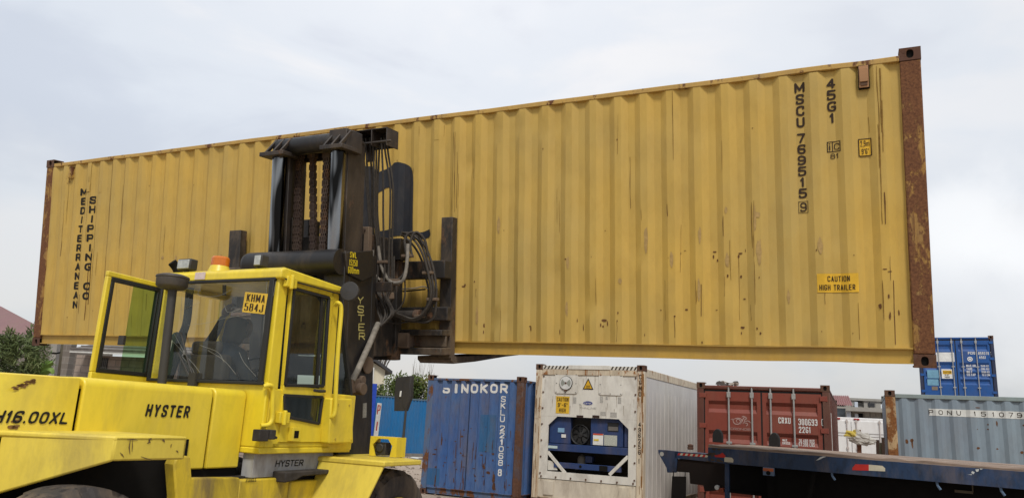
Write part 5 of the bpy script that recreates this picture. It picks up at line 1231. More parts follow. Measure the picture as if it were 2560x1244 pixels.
for p_ in ((845, 1010), (873, 1012), (838, 1096), (878, 1097)): q = Xp(x1, *p_); cyl(bm, q, q + Vector((.006, 0, 0)), .010, n=8)
part('bolts', bm, M['truck_dirty'], bb, T)
bm = new(); box(bm, SX - .04, SX + .005, 5.735, 6.07, 1.30, 1.80); part('cab_front_panel', bm, M['truck'], lift, T, .01)
# ---- grab handles
bm = new(); tube(bm, [Xp(-4.37, 838, 762), Xp(-4.33, 846, 757), Xp(-4.31, 853, 775), Xp(-4.30, 846, 860), Xp(-4.30, 840, 960), Xp(-4.30, 838, 1020), Xp(-4.31, 832, 1040), Xp(-4.37, 818, 1042)], .020, 10, 5); part('grab_handle', bm, M['truck'], lift, T)
gx = SX + .035
bm = new(); tube(bm, [Xp(gx - .03, 660, 965), Xp(gx, 675, 962), Xp(gx, 682, 972), Xp(gx, 681, 1010), Xp(gx, 680, 1045), Xp(gx, 672, 1060), Xp(gx - .03, 652, 1063)], .018, 10, 5); part('grab_handle', bm, M['truck'], lift, T)
bm = new(); q = Xp(gx, 656, 1087); box(bm, gx - .04, gx + .035, q.y - .07, q.y + .035, q.z - .045, q.z + .045, 0); box(bm, gx - .03, gx + .05, q.y + .04, q.y + .10, q.z - .03, q.z + .045, 0); tube(bm, [(gx, q.y + .1, q.z), (gx + .02, q.y + .15, q.z - .02)], .012, 6, 2, 0); part('battery_switch', bm, M['grime'], lift, T, .006)
# ---- exhaust / intake pipe with its cap
ey = 4.60; a, b = Yp(ey, 405, 957), Yp(ey, 430, 720); bm = new(); cyl(bm, (a.x, ey, 1.76), (b.x + .01, ey, b.z), .036, .036, 24); ex = part('intake_pipe', bm, M['plastic'], lift, T)
bm = new(); c = Yp(ey, 428, 722); lathe(bm, (c.x, ey, c.z - .01), (0, 0, 1), [(r__ * .78, h__ * .88) for r__, h__ in ((.06, -.0), (.13, .012), (.155, .03), (.165, .045), (.168, .115), (.176, .12), (.172, .135), (.12, .152), (.001, .158))], 36); part('intake_cap', bm, plain('brown charcoal cap', (.075, .065, .06, 1), .6, 0, .4, .2, 12), ex, T)
# ---- roof lamps and beacon
def lampbox(px, py, yy, w_, h_, d_, tilt=0):
    c = Yp(yy, px, py); bm = new(); box(bm, c.x - w_ / 2, c.x + w_ / 2, yy, yy + d_, c.z - h_ / 2, c.z + h_ / 2); o = part('work_lamp', bm, M['plastic'], lift, T, .012)
    bm = new(); box(bm, c.x - w_ / 2 + .012, c.x + w_ / 2 - .012, yy - .008, yy + .002, c.z - h_ / 2 + .012, c.z + h_ / 2 - .012); part('lens', bm, plain('lamp lens', (.52, .54, .52, 1), .2, .2, .6, .2, 30), o, T, .004)
    bm = new(); box(bm, c.x - .02, c.x + .02, yy + .03, yy + .06, c.z - h_ / 2 - .06, c.z - h_ / 2); part('bracket', bm, M['plastic'], o, T)
lampbox(459, 660, 4.90, .165, .105, .09); lampbox(644, 650, 4.90, .09, .11, .09)
bm = new(); c = Yp(4.95, 431, 662); tube(bm, [Yp(5.02, 450, 705), Yp(5.02, 447, 684), Yp(5.0, 440, 668), Yp(4.96, 430, 655)], .040, 14, 5); part('exhaust_tip', bm, M['dark'], lift, T)
c = Yp(5.0, 551, 655); bm = new(); lathe(bm, (c.x, 5.0, c.z), (0, 0, 1), [(.078, -.045), (.080, .03), (.070, .045), (.001, .05)], 28, 0); lathe(bm, (c.x, 5.0, c.z - .09), (0, 0, 1), [(.11, -.03), (.095, .01), (.08, .05)], 28, 1)
part('beacon', bm, [plain('amber beacon lens', (.62, .17, .015, 1), .25, 0, .6, .1, 20, 0), M['truck']], lift, T)
c = Yp(5.62, 868, 728); c = Vector((c.x, 5.62, c.z)); cc = Xp(SX + .14, 870, 728); bm = new(); lathe(bm, cc + Vector((0, .05, 0)), (.25, -1, .05), [(.02, -.05), (.06, -.04), (.085, .0), (.09, .05), (.085, .055), (.001, .06)], 26); tube(bm, [cc + Vector((-.05, .06, 0)), cc + Vector((-.13, .06, .03))], .015, 7); part('work_lamp', bm, M['plastic'], lift, T)
# ---- lamp guard and mirror on the front fender
bm = new(); yb = 6.30; a, b = Yp(yb, 923, 1131), Yp(yb, 990, 1133); zt2 = Yp(yb, 950, 1090).z; w_ = .022
zb2 = min(a.z, 1.25)
for x0, x1_, z0, z1 in ((a.x, b.x, zt2 - .02, zt2),): box(bm, x0, x1_, yb - .0, yb + .16, z0, z1)
prism(bm, [(a.x, yb, zb2), (a.x + .07, yb, zb2), (a.x + .03, yb, zt2 - .08), (a.x + .09, yb, zt2 - .02), (a.x, yb, zt2 - .02)], (0, .012, 0)); prism(bm, [(b.x, yb, zb2), (b.x - .07, yb, zb2), (b.x - .05, yb, zt2 - .08), (b.x - .1, yb, zt2 - .02), (b.x, yb, zt2 - .02)], (0, .012, 0))
box(bm, a.x, a.x + .012, yb + .012, yb + .16, zb2, zt2 - .02); box(bm, b.x - .012, b.x, yb + .012, yb + .16, zb2, zt2 - .02)
lg = part('lamp_guard', bm, M['truck'], lift, T)
bm = new(); q = Yp(yb + .08, 958, 1118); box(bm, q.x - .055, q.x + .06, yb + .03, yb + .13, zb2 + .01, q.z + .05, 0); cyl(bm, (q.x, yb + .03, q.z), (q.x, yb + .015, q.z), .04, n=16, mi=0); part('headlamp', bm, M['plastic'], lg, T, .01)
ym = 6.42; bm = new(); a, b = Yp(ym, 1003, 1132), Yp(ym, 1014, 1000); tube(bm, [(a.x, ym, 1.24), (a.x + .01, ym, 1.5), (b.x, ym + .02, b.z)], .011, 8, 3); mp_ = part('mirror_arm', bm, M['plastic'], lift, T)
bm = new(); q = [Yp(ym, *p_) for p_ in ((990, 943), (1028, 938), (1027, 990), (1014, 1026), (985, 1026), (986, 980))]; prism(bm, q, (0, .05, 0)); q2 = [Yp(ym - .006, *p_) for p_ in ((1008, 946), (1026, 942), (1022, 1000), (1012, 1022), (1006, 1010))]; prism(bm, q2, (0, .006, 0)); q3 = [Yp(ym - .004, *p_) for p_ in ((1001, 977), (1005, 976), (1003, 991), (999, 991))]; prism(bm, q3, (0, -.01, 0), 1)
part('mirror_housing', bm, [M['plastic'], M['white']], mp_, T, .012)

# ---- mast: built in the leaning frame of the load (x along container, y away from it towards the mast is negative, z up)
A_ = FA
def Ap(off, px, py): q = onA(off, px, py); return Vector((q[0], -off, q[1]))
def mbox(bm, s0, s1, o0, o1, t0, t1, mi=0): box(bm, s0, s1, -o1, -o0, t0, t1, mi)
bm = new()
for s0, s1, web in ((6.86, 7.01, 6.99), (5.83, 5.98, 5.83)):
    mbox(bm, s0, s1, 1.44, 1.52, -1.55, 1.05); mbox(bm, s0, s1, .98, 1.05, -1.55, 1.05); mbox(bm, web - .0 if web < 6 else web - .02, web + .02 if web < 6 else web + .02, 1.05, 1.44, -1.55, 1.05)
    mbox(bm, s0 + .02, s1 - .02, 1.2, 1.25, -1.55, 1.0)
mbox(bm, 5.98, 6.86, 1.0, 1.08, .86, 1.02); mbox(bm, 5.98, 6.86, 1.2, 1.3, -1.3, -1.1); mbox(bm, 5.98, 6.86, 1.1, 1.16, -.2, .0)
mo = part('outer_mast', bm, M['mast'], lift, A_, .006)
bm = new()                                                               # maker's name down the side of the outer mast
q0, q1 = None, None
def sidept(s, px, py): q = hit(FA, 0, s, px, py); return q
q0, q1 = sidept(7.013, 900, 738), sidept(7.013, 905, 850); h_ = (q0.z - q1.z) / 5; yc_ = (q0.y + q1.y) / 2
for k, ch in enumerate('YSTER'):
    g_, w0 = glyph(ch, .105, h_ * .84, .02); yk = q0.y + (q1.y - q0.y) * (k + .5) / 5
    join(bm, g_, Matrix(((0, 1, 0, 7.013), (1, 0, 0, yk - .05), (0, 0, 1, q0.z - (k + .95) * h_), (0, 0, 0, 1))))
part('lettering', bm, plain('faded yellow lettering', (.55, .48, .17, 1), .7, 0, .2, .3, 20), mo, A_, smooth=0)
bm = new()
for s0, s1, web in ((6.70, 6.85, 6.835), (5.99, 6.14, 5.99)):
    mbox(bm, s0, s1, 1.33, 1.39, -.9, 2.24); mbox(bm, s0 + (.05 if s0 > 6.5 else 0), s1 - (.08 if s0 < 6.5 else 0), 1.02, 1.08, -.9, 2.24); mbox(bm, web - .0, web + .022, 1.08, 1.33, -.9, 2.24)
mbox(bm, 5.99, 6.86, 1.06, 1.34, 2.24, 2.275); mbox(bm, 6.0, 6.85, 1.02, 1.06, 2.12, 2.27); mbox(bm, 5.99, 6.86, 1.02, 1.07, .95, 1.1)
mi_ = part('inner_mast', bm, M['mast_rust'], lift, A_, .006)
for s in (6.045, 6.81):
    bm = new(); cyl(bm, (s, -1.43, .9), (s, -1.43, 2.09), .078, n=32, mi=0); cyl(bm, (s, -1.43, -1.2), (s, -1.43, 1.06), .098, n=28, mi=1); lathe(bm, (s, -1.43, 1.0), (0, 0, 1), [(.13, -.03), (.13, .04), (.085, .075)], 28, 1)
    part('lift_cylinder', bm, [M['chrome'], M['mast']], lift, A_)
bm = new(); cyl(bm, (5.96, -1.36, 2.215), (6.89, -1.36, 2.215), .095, n=24); part('top_crosshead', bm, M['mast'], mi_, A_)
bm = new()
for s, e0, e1 in ((6.045, -.17, .15), (6.81, -.14, .14)):
    mbox(bm, s + e0, s + e1, 1.30, 1.56, 2.09, 2.135)
    for k in (-.10, .0, .10): prism(bm, [(s + k - .012, -1.55, 2.135), (s + k + .012, -1.55, 2.135), (s + k + .012 + .03, -1.42, 2.30), (s + k - .012 + .03, -1.42, 2.30)], (0, .05, 0))
mbox(bm, 6.70, 6.92, 1.18, 1.45, 2.10, 2.32)
pieces('crosshead_bracket', bm, M['mast_rust'], mi_, A_, .006)
# crossbeam at the top of the outer mast with the load plate
bm = new(); s0, s1 = onA(1.52, 640, 650)[0] - .03, 7.0; tc_ = (onA(1.52, 760, 632)[1] + onA(1.52, 760, 695)[1]) / 2 - .0
cyl(bm, (s0, -1.56, tc_ + .02), (s1, -1.56, tc_ + .02), .128, n=32); lathe(bm, (s0, -1.56, tc_ + .02), (-1, 0, 0), [(.128, 0), (.12, .03), (.07, .05), (.001, .055)], 32); part('crossbeam', bm, M['mast'], mo, A_)
q = [sidept(7.03, *p_) for p_ in ((862, 630), (932, 626), (934, 690), (905, 703), (868, 683))]
bm = new(); prism(bm, [(7.035, p_.y, p_.z) for p_ in q], (-.07, 0, 0)); lp = part('load_plate', bm, M['mast'], mo, A_, .008)
bm = new()
for tx, y0, y1, x0, x1_ in (('SWL', 643, 631, 875, 892), ('15250', 663, 650, 873, 894), ('600mm', 682, 669, 870, 898)):
    a, b = sidept(7.039, x0, y0), sidept(7.039, x1_, y1); g_, w0 = glyph(tx, b.y - a.y, abs(b.z - a.z), .02); join(bm, g_, Matrix(((0, 1, 0, 7.039), (1, 0, 0, a.y), (0, 0, 1, a.z), (0, 0, 0, 1))))
part('lettering', bm, M['yellowtext'], lp, A_, smooth=0)
bm = new(); a, b = sidept(7.014, 906, 1044), sidept(7.014, 917, 1006); rect_ = [(7.014, a.y, a.z), (7.014, b.y, a.z), (7.014, b.y, b.z), (7.014, a.y, b.z)]; quad(bm, *rect_); part('data_plate', bm, plain('grey data plate', (.35, .34, .31, 1), .6, sc=60, var=.3), mo, A_, smooth=0)
# leaf chains
def chain(pa, pb, off, w_):
    a, b = Ap(off, *pa), Ap(off, *pb); L = (b - a).length; n = int(L / .042); bm = new()
    for k in range(n):
        c = a.lerp(b, (k + .5) / n); ww = w_ * (1.0 if k % 2 == 0 else .72); hh = L / n * (.62 if k % 2 == 0 else .52)
        if k % 2 == 0:
            for f in (-.42, -.14, .14, .42): box(bm, c.x + f * ww - ww * .075, c.x + f * ww + ww * .075, c.y - .026, c.y + .026, c.z - hh * 1.15, c.z + hh * 1.15)
        else:
            for f in (-.38, 0, .38): box(bm, c.x + f * ww - ww * .10, c.x + f * ww + ww * .10, c.y - .024, c.y + .024, c.z - hh * 1.1, c.z + hh * 1.1)
        cyl(bm, (c.x - w_ * .54, c.y, c.z), (c.x + w_ * .54, c.y, c.z), .013, n=8)
    box(bm, a.x - .05, a.x + .05, a.y - .03, a.y + .03, a.z, a.z + .07)
    part('lift_chain', bm, M['chain'], lift, A_, smooth=30)
chain((749, 395), (742, 632), 1.22, .084); chain((782, 395), (784, 630), 1.18, .066); chain((819, 395), (808, 632), 1.22, .084)
# things seen between the chains low down
bm = new(); s, t = onA(1.15, 735, 560); mbox(bm, s - .04, s + .02, 1.1, 1.2, t - .4, t + .06); s, t = onA(.9, 762, 575); mbox(bm, s - .09, s + .05, .7, .9, t - .3, t + .12); tube(bm, [Ap(.8, 755, 565), Ap(.8, 770, 600), Ap(.8, 772, 640)], .014, 6)
part('chain_anchor', bm, M['mast'], lift, A_, .01)
bm = new(); s0, t0 = onA(1.0, 870, 632); s1, t1 = onA(1.0, 922, 566); mbox(bm, s0, s1, .93, 1.0, t0, t1); rp_ = part('roller_plate', bm, M['dusty'], lift, A_, .006)
bm = new()
for p_ in ((903, 572), (912, 574), (905, 580)): q = Ap(1.005, *p_); cyl(bm, q, q + Vector((0, -.012, 0)), .012, n=8)
part('bolts', bm, M['chain'], rp_, A_)
# hose guide box at the mast top
bm = new(); o0, o1 = .80, 1.02; sL, tT = onA(.95, 898, 331); sR, tB = onA(.95, 976, 362)
mbox(bm, sL, sR, o0, o0 + .012, tB, tT); mbox(bm, sL, sL + .012, o0, o1, tB - .02, tT); mbox(bm, sR - .012, sR, o0, o1, tB - .02, tT); mbox(bm, sL, sR, o0, o1, tT - .012, tT); mbox(bm, (sL + sR) / 2, (sL + sR) / 2 + .012, o0, o1, tB, tT); cyl(bm, (sL - .02, -1.0, tB + .03), (sR + .04, -1.0, tB + .03), .014, n=8)
mbox(bm, 6.62, sL, .95, 1.05, tT - .12, tT); mbox(bm, sL, sL + .10, .78, .80, tB - .12, tT)
hb = part('hose_guide', bm, M['mast_rust'], lift, A_, .004)
# ---- hoses
hn = random.Random(9)
def hose(pts, r=.014, m='hose', n=8):
    bm = new(); tube(bm, [Ap(o, px, py) for px, py, o in pts], r * .86, n, 6); return part('hose', bm, M[m], lift, A_)
for i, (xt, xm, xb) in enumerate(((906, 922, 928), (914, 926, 935), (924, 930, 938), (931, 936, 943), (939, 940, 947), (946, 944, 952), (953, 958, 960), (961, 975, 973), (968, 982, 980))):
    o = .93 - .03 * (i % 3)
    hose([(xt, 345, o), (xt + 2, 380, o), (xm - (6 if i < 2 else 0), 460, o - .02), (xm, 540, o - .06), (xb, 620, o - .1), (xb + hn.uniform(-2, 2), 680, o - .12), (xb - 2, 720, o - .10), (938 + i * 4, 745, o - .08), (945 + i * 6 if i < 5 else 975 + (i - 5) * 3, 780, o - .08), (952 + i * 2, 802, o - .02), (944 + i * .8, 815, .96)], .0125)
for i in range(3): hose([(921 + i * 6, 625, .84), (919 + i * 6, 655, .84), (924 + i * 5, 680, .82), (940 + i * 5, 700, .8)], .015, 'sleeve')
hose([(952, 610, .8), (952, 650, .78), (965, 685, .76), (985, 700, .74), (1005, 690, .7), (1017, 660, .66), (1014, 620, .62), (1012, 600, .6), (1020, 583, .58)], .016)
hose([(945, 615, .82), (955, 670, .80), (975, 703, .78), (1000, 705, .76), (1012, 690, .74), (1018, 650, .70), (1020, 610, .66)], .022, 'sleeve')
for i, (dx, dy, r_) in enumerate(((0, 0, .016), (7, -3, .016), (15, -2, .017), (-8, 6, .015))):
    o = .52 - .04 * i
    hose([(1004 + dx * .3, 580 + abs(dy), o + .1), (1022 + dx, 588 + dy, o), (1045 + dx, 612 + dy, o), (1062 + dx, 650, o), (1072 + dx, 690, o), (1078 + dx * .8, 730, o), (1070 + dx * .7, 765 + dy, o), (1050 + dx * .6, 790 + dx * .4, o), (1028 + dx * .4, 796 + dx * .5, o), (1000, 786 + dx * .5, o + .08), (975, 775 + dx * .4, o + .15), (955, 765, o + .2)], r_)
hose([(1018, 640, .6), (1012, 600, .58), (1024, 582, .55), (1044, 585, .52), (1058, 610, .5)], .016); hose([(1030, 640, .6), (1026, 605, .58), (1040, 580, .55), (1062, 600, .5), (1070, 640, .48)], .016)
hose([(1092, 720, .45), (1090, 770, .45), (1084, 795, .45), (1062, 806, .45), (1030, 802, .48), (990, 808, .5), (958, 802, .55)], .012); hose([(1086, 730, .45), (1088, 775, .44), (1078, 800, .44), (1050, 803, .44)], .012)
hose([(1012, 690, .7), (1012, 740, .7), (1000, 768, .7), (975, 790, .74), (952, 812, .8)], .010); hose([(985, 640, .75), (985, 720, .74), (984, 745, .72), (970, 770, .74), (955, 800, .82)], .012)
hose([(1005, 722, .45), (1035, 720, .45), (1060, 716, .45), (1070, 722, .45)], .008, 'sleeve')
hose([(946, 808, .94), (938, 825, 1.0), (930, 845, 1.06), (912, 885, 1.20), (894, 925, 1.33), (880, 952, 1.43)], .036, 'sleeve', 12)
for k in range(7):
    a = (943 - k * 9, 818 + k * 19.5, .89 + k * .043)
for pts in (((930, 702, .80), (1000, 706, .74)), ((928, 744, .84), (985, 738, .74))):
    bm = new(); bar(bm, Ap(pts[0][2], *pts[0][:2]), Ap(pts[1][2], *pts[1][:2]), .03, .07); part('hose_clamp', bm, M['dusty'], lift, A_, .006)
bm = new()
for px, py, o in ((1072, 682, .46), (1083, 748, .44), (1052, 790, .44), (960, 655, .78), (1020, 640, .6)):
    q = Ap(o, px, py); box(bm, q.x - .06, q.x + .06, q.y - .05, q.y + .03, q.z - .016, q.z + .016)
pieces('hose_strap', bm, M['dusty'], lift, A_, .006)
bm = new(); s0, t0 = onA(1.05, 905, 728); s1, t1 = onA(.95, 980, 704); mbox(bm, s0, s1, .92, .96, t0, t1); part('hose_bracket', bm, M['mast_rust'], lift, A_, .006)
bm = new(); sL_, tL_ = onA(1.3, 895, 975)
cyl(bm, (7.02, -1.34, tL_ + .02), (7.16, -1.34, tL_ + .02), .06, n=16); cyl(bm, (7.02, -1.28, tL_ + .10), (7.11, -1.28, tL_ + .10), .045, n=14); mbox(bm, 7.0, 7.10, 1.30, 1.45, tL_ - .02, tL_ + .12); cyl(bm, (7.02, -1.1, tL_ + .24), (7.035, -1.1, tL_ + .24), .09, n=20)
part('valve_fittings', bm, M['dusty'], lift, A_, .008)
# ---- carriage
bm = new(); c0, c1 = 4.18, 7.44
mbox(bm, c0, c1, .14, .30, .86, 1.06); mbox(bm, c0, c1, .12, .22, .395, .545); mbox(bm, c0, c1, .14, .34, .225, .292); mbox(bm, c0, c1, .20, .24, .10, .225); mbox(bm, c0, c1, .12, .34, .015, .095)
for s in (6.02, 6.70): mbox(bm, s, s + .16, .30, 1.0, .0, 1.30)
mbox(bm, 6.0, 6.9, .30, .42, -.05, 1.28)
part('carriage', bm, M['carriage'], lift, A_, .010)
bm = new(); a, b = onA(.36, 940, 868), onA(.36, 1022, 831); mbox(bm, a[0], b[0], .24, .37, a[1], b[1]); part('side_shift_block', bm, M['dusty'], lift, A_, .012)
bm = new(); t = onA(.42, 1000, 787)[1]; cyl(bm, (6.55, -.42, t), (7.20, -.42, t), .052, n=20, mi=0); lathe(bm, (7.20, -.42, t), (1, 0, 0), [(.06, -.05), (.06, .02), (.02, .02), (.02, .12), (.035, .12), (.035, .15), (.001, .15)], 16, 1); cyl(bm, (4.4, -.42, t), (6.2, -.42, t), .03, n=12, mi=1); part('shift_cylinder', bm, [M['grime'], M['chain']], lift, A_)
bm = new(); cyl(bm, (6.2, -.35, 1.22), (7.0, -.35, 1.22), .05, n=16); mbox(bm, 6.55, 6.98, .32, .5, 1.06, 1.30); cyl(bm, (6.9, -.3, .72), (7.2, -.3, .74), .01, n=8); part('carriage_roller', bm, M['mast'], lift, A_, .01)
for s0, s1, f0, f1 in ((7.285, 7.43, 6.985, 7.43), (4.06, 4.255, 4.06, 4.50)):
    bm = new(); mbox(bm, s0, s1, .012, .13, -.02, 1.57); 
    prism(bm, [(f0, -.09, -.002), (f0, -.09, -.045), (f0, -.03, -.085), (f0, .5, -.075), (f0, 1.3, -.035), (f0, 1.9, -.018), (f0, 1.9, -.004), (f0, .0, -.002)], (f1 - f0, 0, 0))
    part('fork', bm, M['carriage'] , lift, A_, .010)
# ================================================================== driver in the cab
def skinned(name, joints, edges, mats, parent=None, label=None, cat=None, F=None, root=0, sub=2, Mt=None):
    me = bpy.data.meshes.new(name); me.from_pydata([j[0] for j in joints], edges, []); o = bpy.data.objects.new(name, me); COL.objects.link(o)
    s = o.modifiers.new('skin', 'SKIN'); s.use_smooth_shade = True
    for i, j in enumerate(joints):
        r_ = j[1]; me.skin_vertices[0].data[i].radius = (r_, r_) if not isinstance(r_, tuple) else r_; me.skin_vertices[0].data[i].use_root = (i == root)
    u = o.modifiers.new('sub', 'SUBSURF'); u.levels = sub; u.render_levels = sub
    dg = bpy.context.evaluated_depsgraph_get(); nm = bpy.data.meshes.new_from_object(o.evaluated_get(dg)); bpy.data.objects.remove(o)
    bm = new(); bm.from_mesh(nm); bpy.data.meshes.remove(nm)
    return bm
hy = 5.36
hd = Yp(hy, 594, 822)
PB = FT @ Matrix.Translation((hd.x - .04, 5.30, 1.33))
def q(px, py, y): return tuple(Yp(y, px, py))
sh = Yp(5.30, 572, 872)
cx_ = hd.x - .02; zs = 2.13
J = [((cx_ - .02, 5.26, 1.80), .15), ((cx_ - .03, 5.24, 1.97), (.17, .12)), ((cx_ - .03, 5.26, 2.11), (.18, .12)), ((cx_ + .0, 5.31, 2.205), (.065, .07)), ((hd.x, 5.36, 2.30), (.085, .10)), ((hd.x + .01, 5.37, 2.40), (.085, .105)), ((hd.x + .01, 5.37, 2.46), (.05, .06)),
     ((cx_ - .20, 5.27, 2.10), .075), (q(508, 880, 5.28), .055), (q(535, 838, 5.36), .046), (q(560, 788, 5.42), .030),
     ((cx_ + .17, 5.28, 2.09), .075), ((cx_ + .23, 5.34, 1.88), .06), ((cx_ + .17, 5.55, 1.86), .042), ((cx_ + .13, 5.62, 1.90), .03),
     ((cx_ - .10, 5.42, 1.78), .095), ((cx_ - .13, 5.72, 1.76), .07), ((cx_ - .13, 5.76, 1.40), .05), ((cx_ + .08, 5.42, 1.78), .095), ((cx_ + .11, 5.72, 1.76), .07), ((cx_ + .11, 5.76, 1.40), .05)]
E_ = [(0, 1), (1, 2), (2, 3), (3, 4), (4, 5), (5, 6), (2, 7), (7, 8), (8, 9), (9, 10), (2, 11), (11, 12), (12, 13), (13, 14), (0, 15), (15, 16), (16, 17), (0, 18), (18, 19), (19, 20)]
bm = skinned('person', J, E_, None)
# left hand: palm, four curled fingers and a thumb gripping the pillar
w0 = Vector(q(560, 788, 5.42)); w1 = Vector(q(568, 772, 5.45)); up_ = (w1 - w0).normalized()
skin = M['skin'] = plain('brown skin', (.055, .028, .018, 1), .55, 0, .4, .1, 30, 0)
hb_ = new(); tube(hb_, [w0, w0.lerp(w1, .5), w1 + up_ * .02], .03, 10, 3, rf=lambda s: .024 + .014 * math.sin(math.pi * min(1, s * .9)))
for k, (dx, L) in enumerate(((-.026, .075), (-.009, .085), (.009, .08), (.026, .062))):
    b0 = w1 + Vector((dx, 0, 0)) + up_ * .005; tube(hb_, [b0, b0 + up_ * L * .45 + Vector((0, .012, 0)), b0 + up_ * L * .7 + Vector((.004, .038, 0)), b0 + up_ * L * .62 + Vector((.006, .058, 0))], .009, 7, 3)
tube(hb_, [w0.lerp(w1, .35) + Vector((.025, 0, 0)), w0.lerp(w1, .8) + Vector((.052, .01, 0)), w1 + Vector((.056, .03, .005))], .011, 7, 3)
hands = hb_
rh = Vector((cx_ + .13, 5.62, 1.90)); tube(hands, [rh, rh + Vector((-.02, .05, .02))], .03, 9, 2)
for k in range(4): b0 = rh + Vector((-.03 + k * .018, .05, .025)); tube(hands, [b0, b0 + Vector((0, .03, .012)), b0 + Vector((0, .045, -.012)), b0 + Vector((0, .032, -.03))], .0085, 7, 3)
tube(hands, [rh + Vector((-.02, .02, .01)), rh + Vector((-.05, .045, .01)), rh + Vector((-.055, .065, 0))], .0095, 7, 3)
# face on the head (turned forward, to the right of the picture)
fx, fz = hd.x + .015, 2.365
face = new(); sphere(face, (fx, 5.455, fz), .066, .05, .095); sphere(face, (fx, 5.51, fz - .012), .014, .02, .022)
for s in (-1, 1): sphere(face, (fx + s * .027, 5.497, fz + .022), .012, .008, .008, 1); sphere(face, (fx + s * .082, 5.39, fz), .012, .025, .032)
sphere(face, (fx, 5.497, fz - .05), .026, .010, .008, 1)
M['jacket'] = plain('dark slate jacket', (.036, .044, .056, 1), .9, 0, .05, .2, 7, .06)
driver = solo('person', bm, M['jacket'], PB, 'driver in a dark hooded jacket seated in the forklift cab, one arm raised', 'person', F=FT, smooth=180)
part('hands', hands, M['skin'], driver, FT, smooth=180); part('face', face, [M['skin'], M['dark']], driver, FT, smooth=180)
hood = skinned('hood', [((cx_, 5.28, 2.17), (.10, .085)), ((hd.x - .005, 5.325, 2.26), (.105, .10)), ((hd.x + .005, 5.345, 2.37), (.112, .125)), ((hd.x + .01, 5.36, 2.465), (.085, .10))], [(0, 1), (1, 2), (2, 3)], None)
part('hood', hood, plain('black hood cloth', (.015, .017, .020, 1), .9, 0, .05, .2, 7, .06), driver, FT, smooth=180)

# ================================================================== flatbed trailer on the right
pl, pr = at(1770, 1117, 11.0), at(2560, 1178, 9.0)
xd = (pr - pl).normalized(); zd = (Vector((0, 0, 1)) - xd * xd.z).normalized(); yd = zd.cross(xd)
FLT = frame(pl, xd, yd, zd); LF = 12.0
FL0 = frame(Vector((pl.x, pl.y, 0)), Vector((xd.x, xd.y, 0)).normalized(), Vector((yd.x, yd.y, 0)).normalized(), Vector((0, 0, 1)))
trail = thing('flatbed_trailer', FL0, 'dark blue flatbed trailer with a weathered timber deck and red and cream edge markers', 'trailer')
M['navy_rail'] = paint('dark blue trailer paint', (.012, .028, .062, 1), .5, .12, .14, .28, .3, .08, 71, fade=(.016, .050, .135, 1), chips=.08)
M['under'] = plain('black chassis and painted shade', (.007, .0065, .006, 1), .85, 0, .15, .2, 8, .2)
fl = lambda px, py, y=0.: (lambda h: Vector((h.x, y, h.z)))(hit(FLT, 1, y, px, py))
rh_ = .205; DW = 2.45
bm = new(); box(bm, 0, LF, 0, .010, -rh_, 0); box(bm, 0, LF, .010, .07, -rh_, -rh_ + .012); box(bm, 0, LF, .010, .07, -.012, -.0005); box(bm, 0, LF, DW - .01, DW, -rh_, 0); rail = part('side_rail', bm, M['navy_rail'], trail, FLT, .003)
bm = new(); nx = 60; hr = random.Random(12)
for j in range(9):
    y0 = .012 + j * (DW - .024) / 9; y1 = y0 + (DW - .024) / 9 - .008; dz_ = hr.uniform(-.004, .006); prev = None
    segs = 3 if j else 60
    for i in range(segs + 1):
        x = LF * i / segs; zz = .040 + dz_ + (hr.uniform(-.012, .010) if j == 0 else 0); yy = y0 + (hr.uniform(-.006, .008) if j == 0 else 0)
        cur = [bm.verts.new((x, yy, -.002)), bm.verts.new((x, yy, zz - .008)), bm.verts.new((x, yy + .012, zz)), bm.verts.new((x, y1, zz)), bm.verts.new((x, y1, -.002))]
        if prev:
            for a in range(4): bm.faces.new((prev[a], prev[a + 1], cur[a + 1], cur[a]))
        prev = cur
def woodmat():
    m, t, b = mat('weathered deck planks'); co = nd(t, 'ShaderNodeTexCoord').outputs['Object']
    g = noise(t, co, 1, 9, .7, .6, (1.6, 34, 60)); k = noise(t, co, 2.2, 5, .6)
    c = mix(t, ramp(t, g, .35, .68), (.12, .085, .065, 1), (.40, .31, .25, 1)); c = mix(t, mth(t, 'MULTIPLY', ramp(t, k, .45, .75), .5), c, (.23, .15, .10, 1))
    t.links.new(c, b.inputs['Base Color']); b.inputs['Roughness'].default_value = .9; bp = nd(t, 'ShaderNodeBump'); bp.inputs['Strength'].default_value = .8; bp.inputs['Distance'].default_value = .01; t.links.new(g, bp.inputs['Height']); t.links.new(bp.outputs[0], b.inputs['Normal']); return m
part('deck', bm, woodmat(), trail, FLT, smooth=20)
def onrail(lst, m, name, y=-.003, par=None):
    bm = new()
    for pts, mi in lst:
        poly(bm, [(p_.x, y, min(-.001, max(-rh_ + .001, p_.z))) for p_ in [fl(*p__) for p__ in pts]], mi)
    return part(name, bm, m, par or rail, FLT, smooth=0)
RW = [plain('red reflector', (.52, .025, .018, 1), .4), plain('cream reflector', (.58, .54, .42, 1), .5), M['navy_rail']]
onrail([([(2139, 1159), (2172, 1160), (2172, 1175), (2131, 1174), (2131, 1168)], 0), ([(2172, 1160), (2206, 1163), (2213, 1169), (2213, 1177), (2172, 1175)], 1)], RW, 'marker')
onrail([([(1786, 1137), (1802, 1134), (1806, 1130), (1814, 1138), (1812, 1143), (1788, 1141)], 0), ([(1811, 1141), (1830, 1143), (1834, 1148), (1833, 1155), (1811, 1153)], 1)], RW, 'marker')
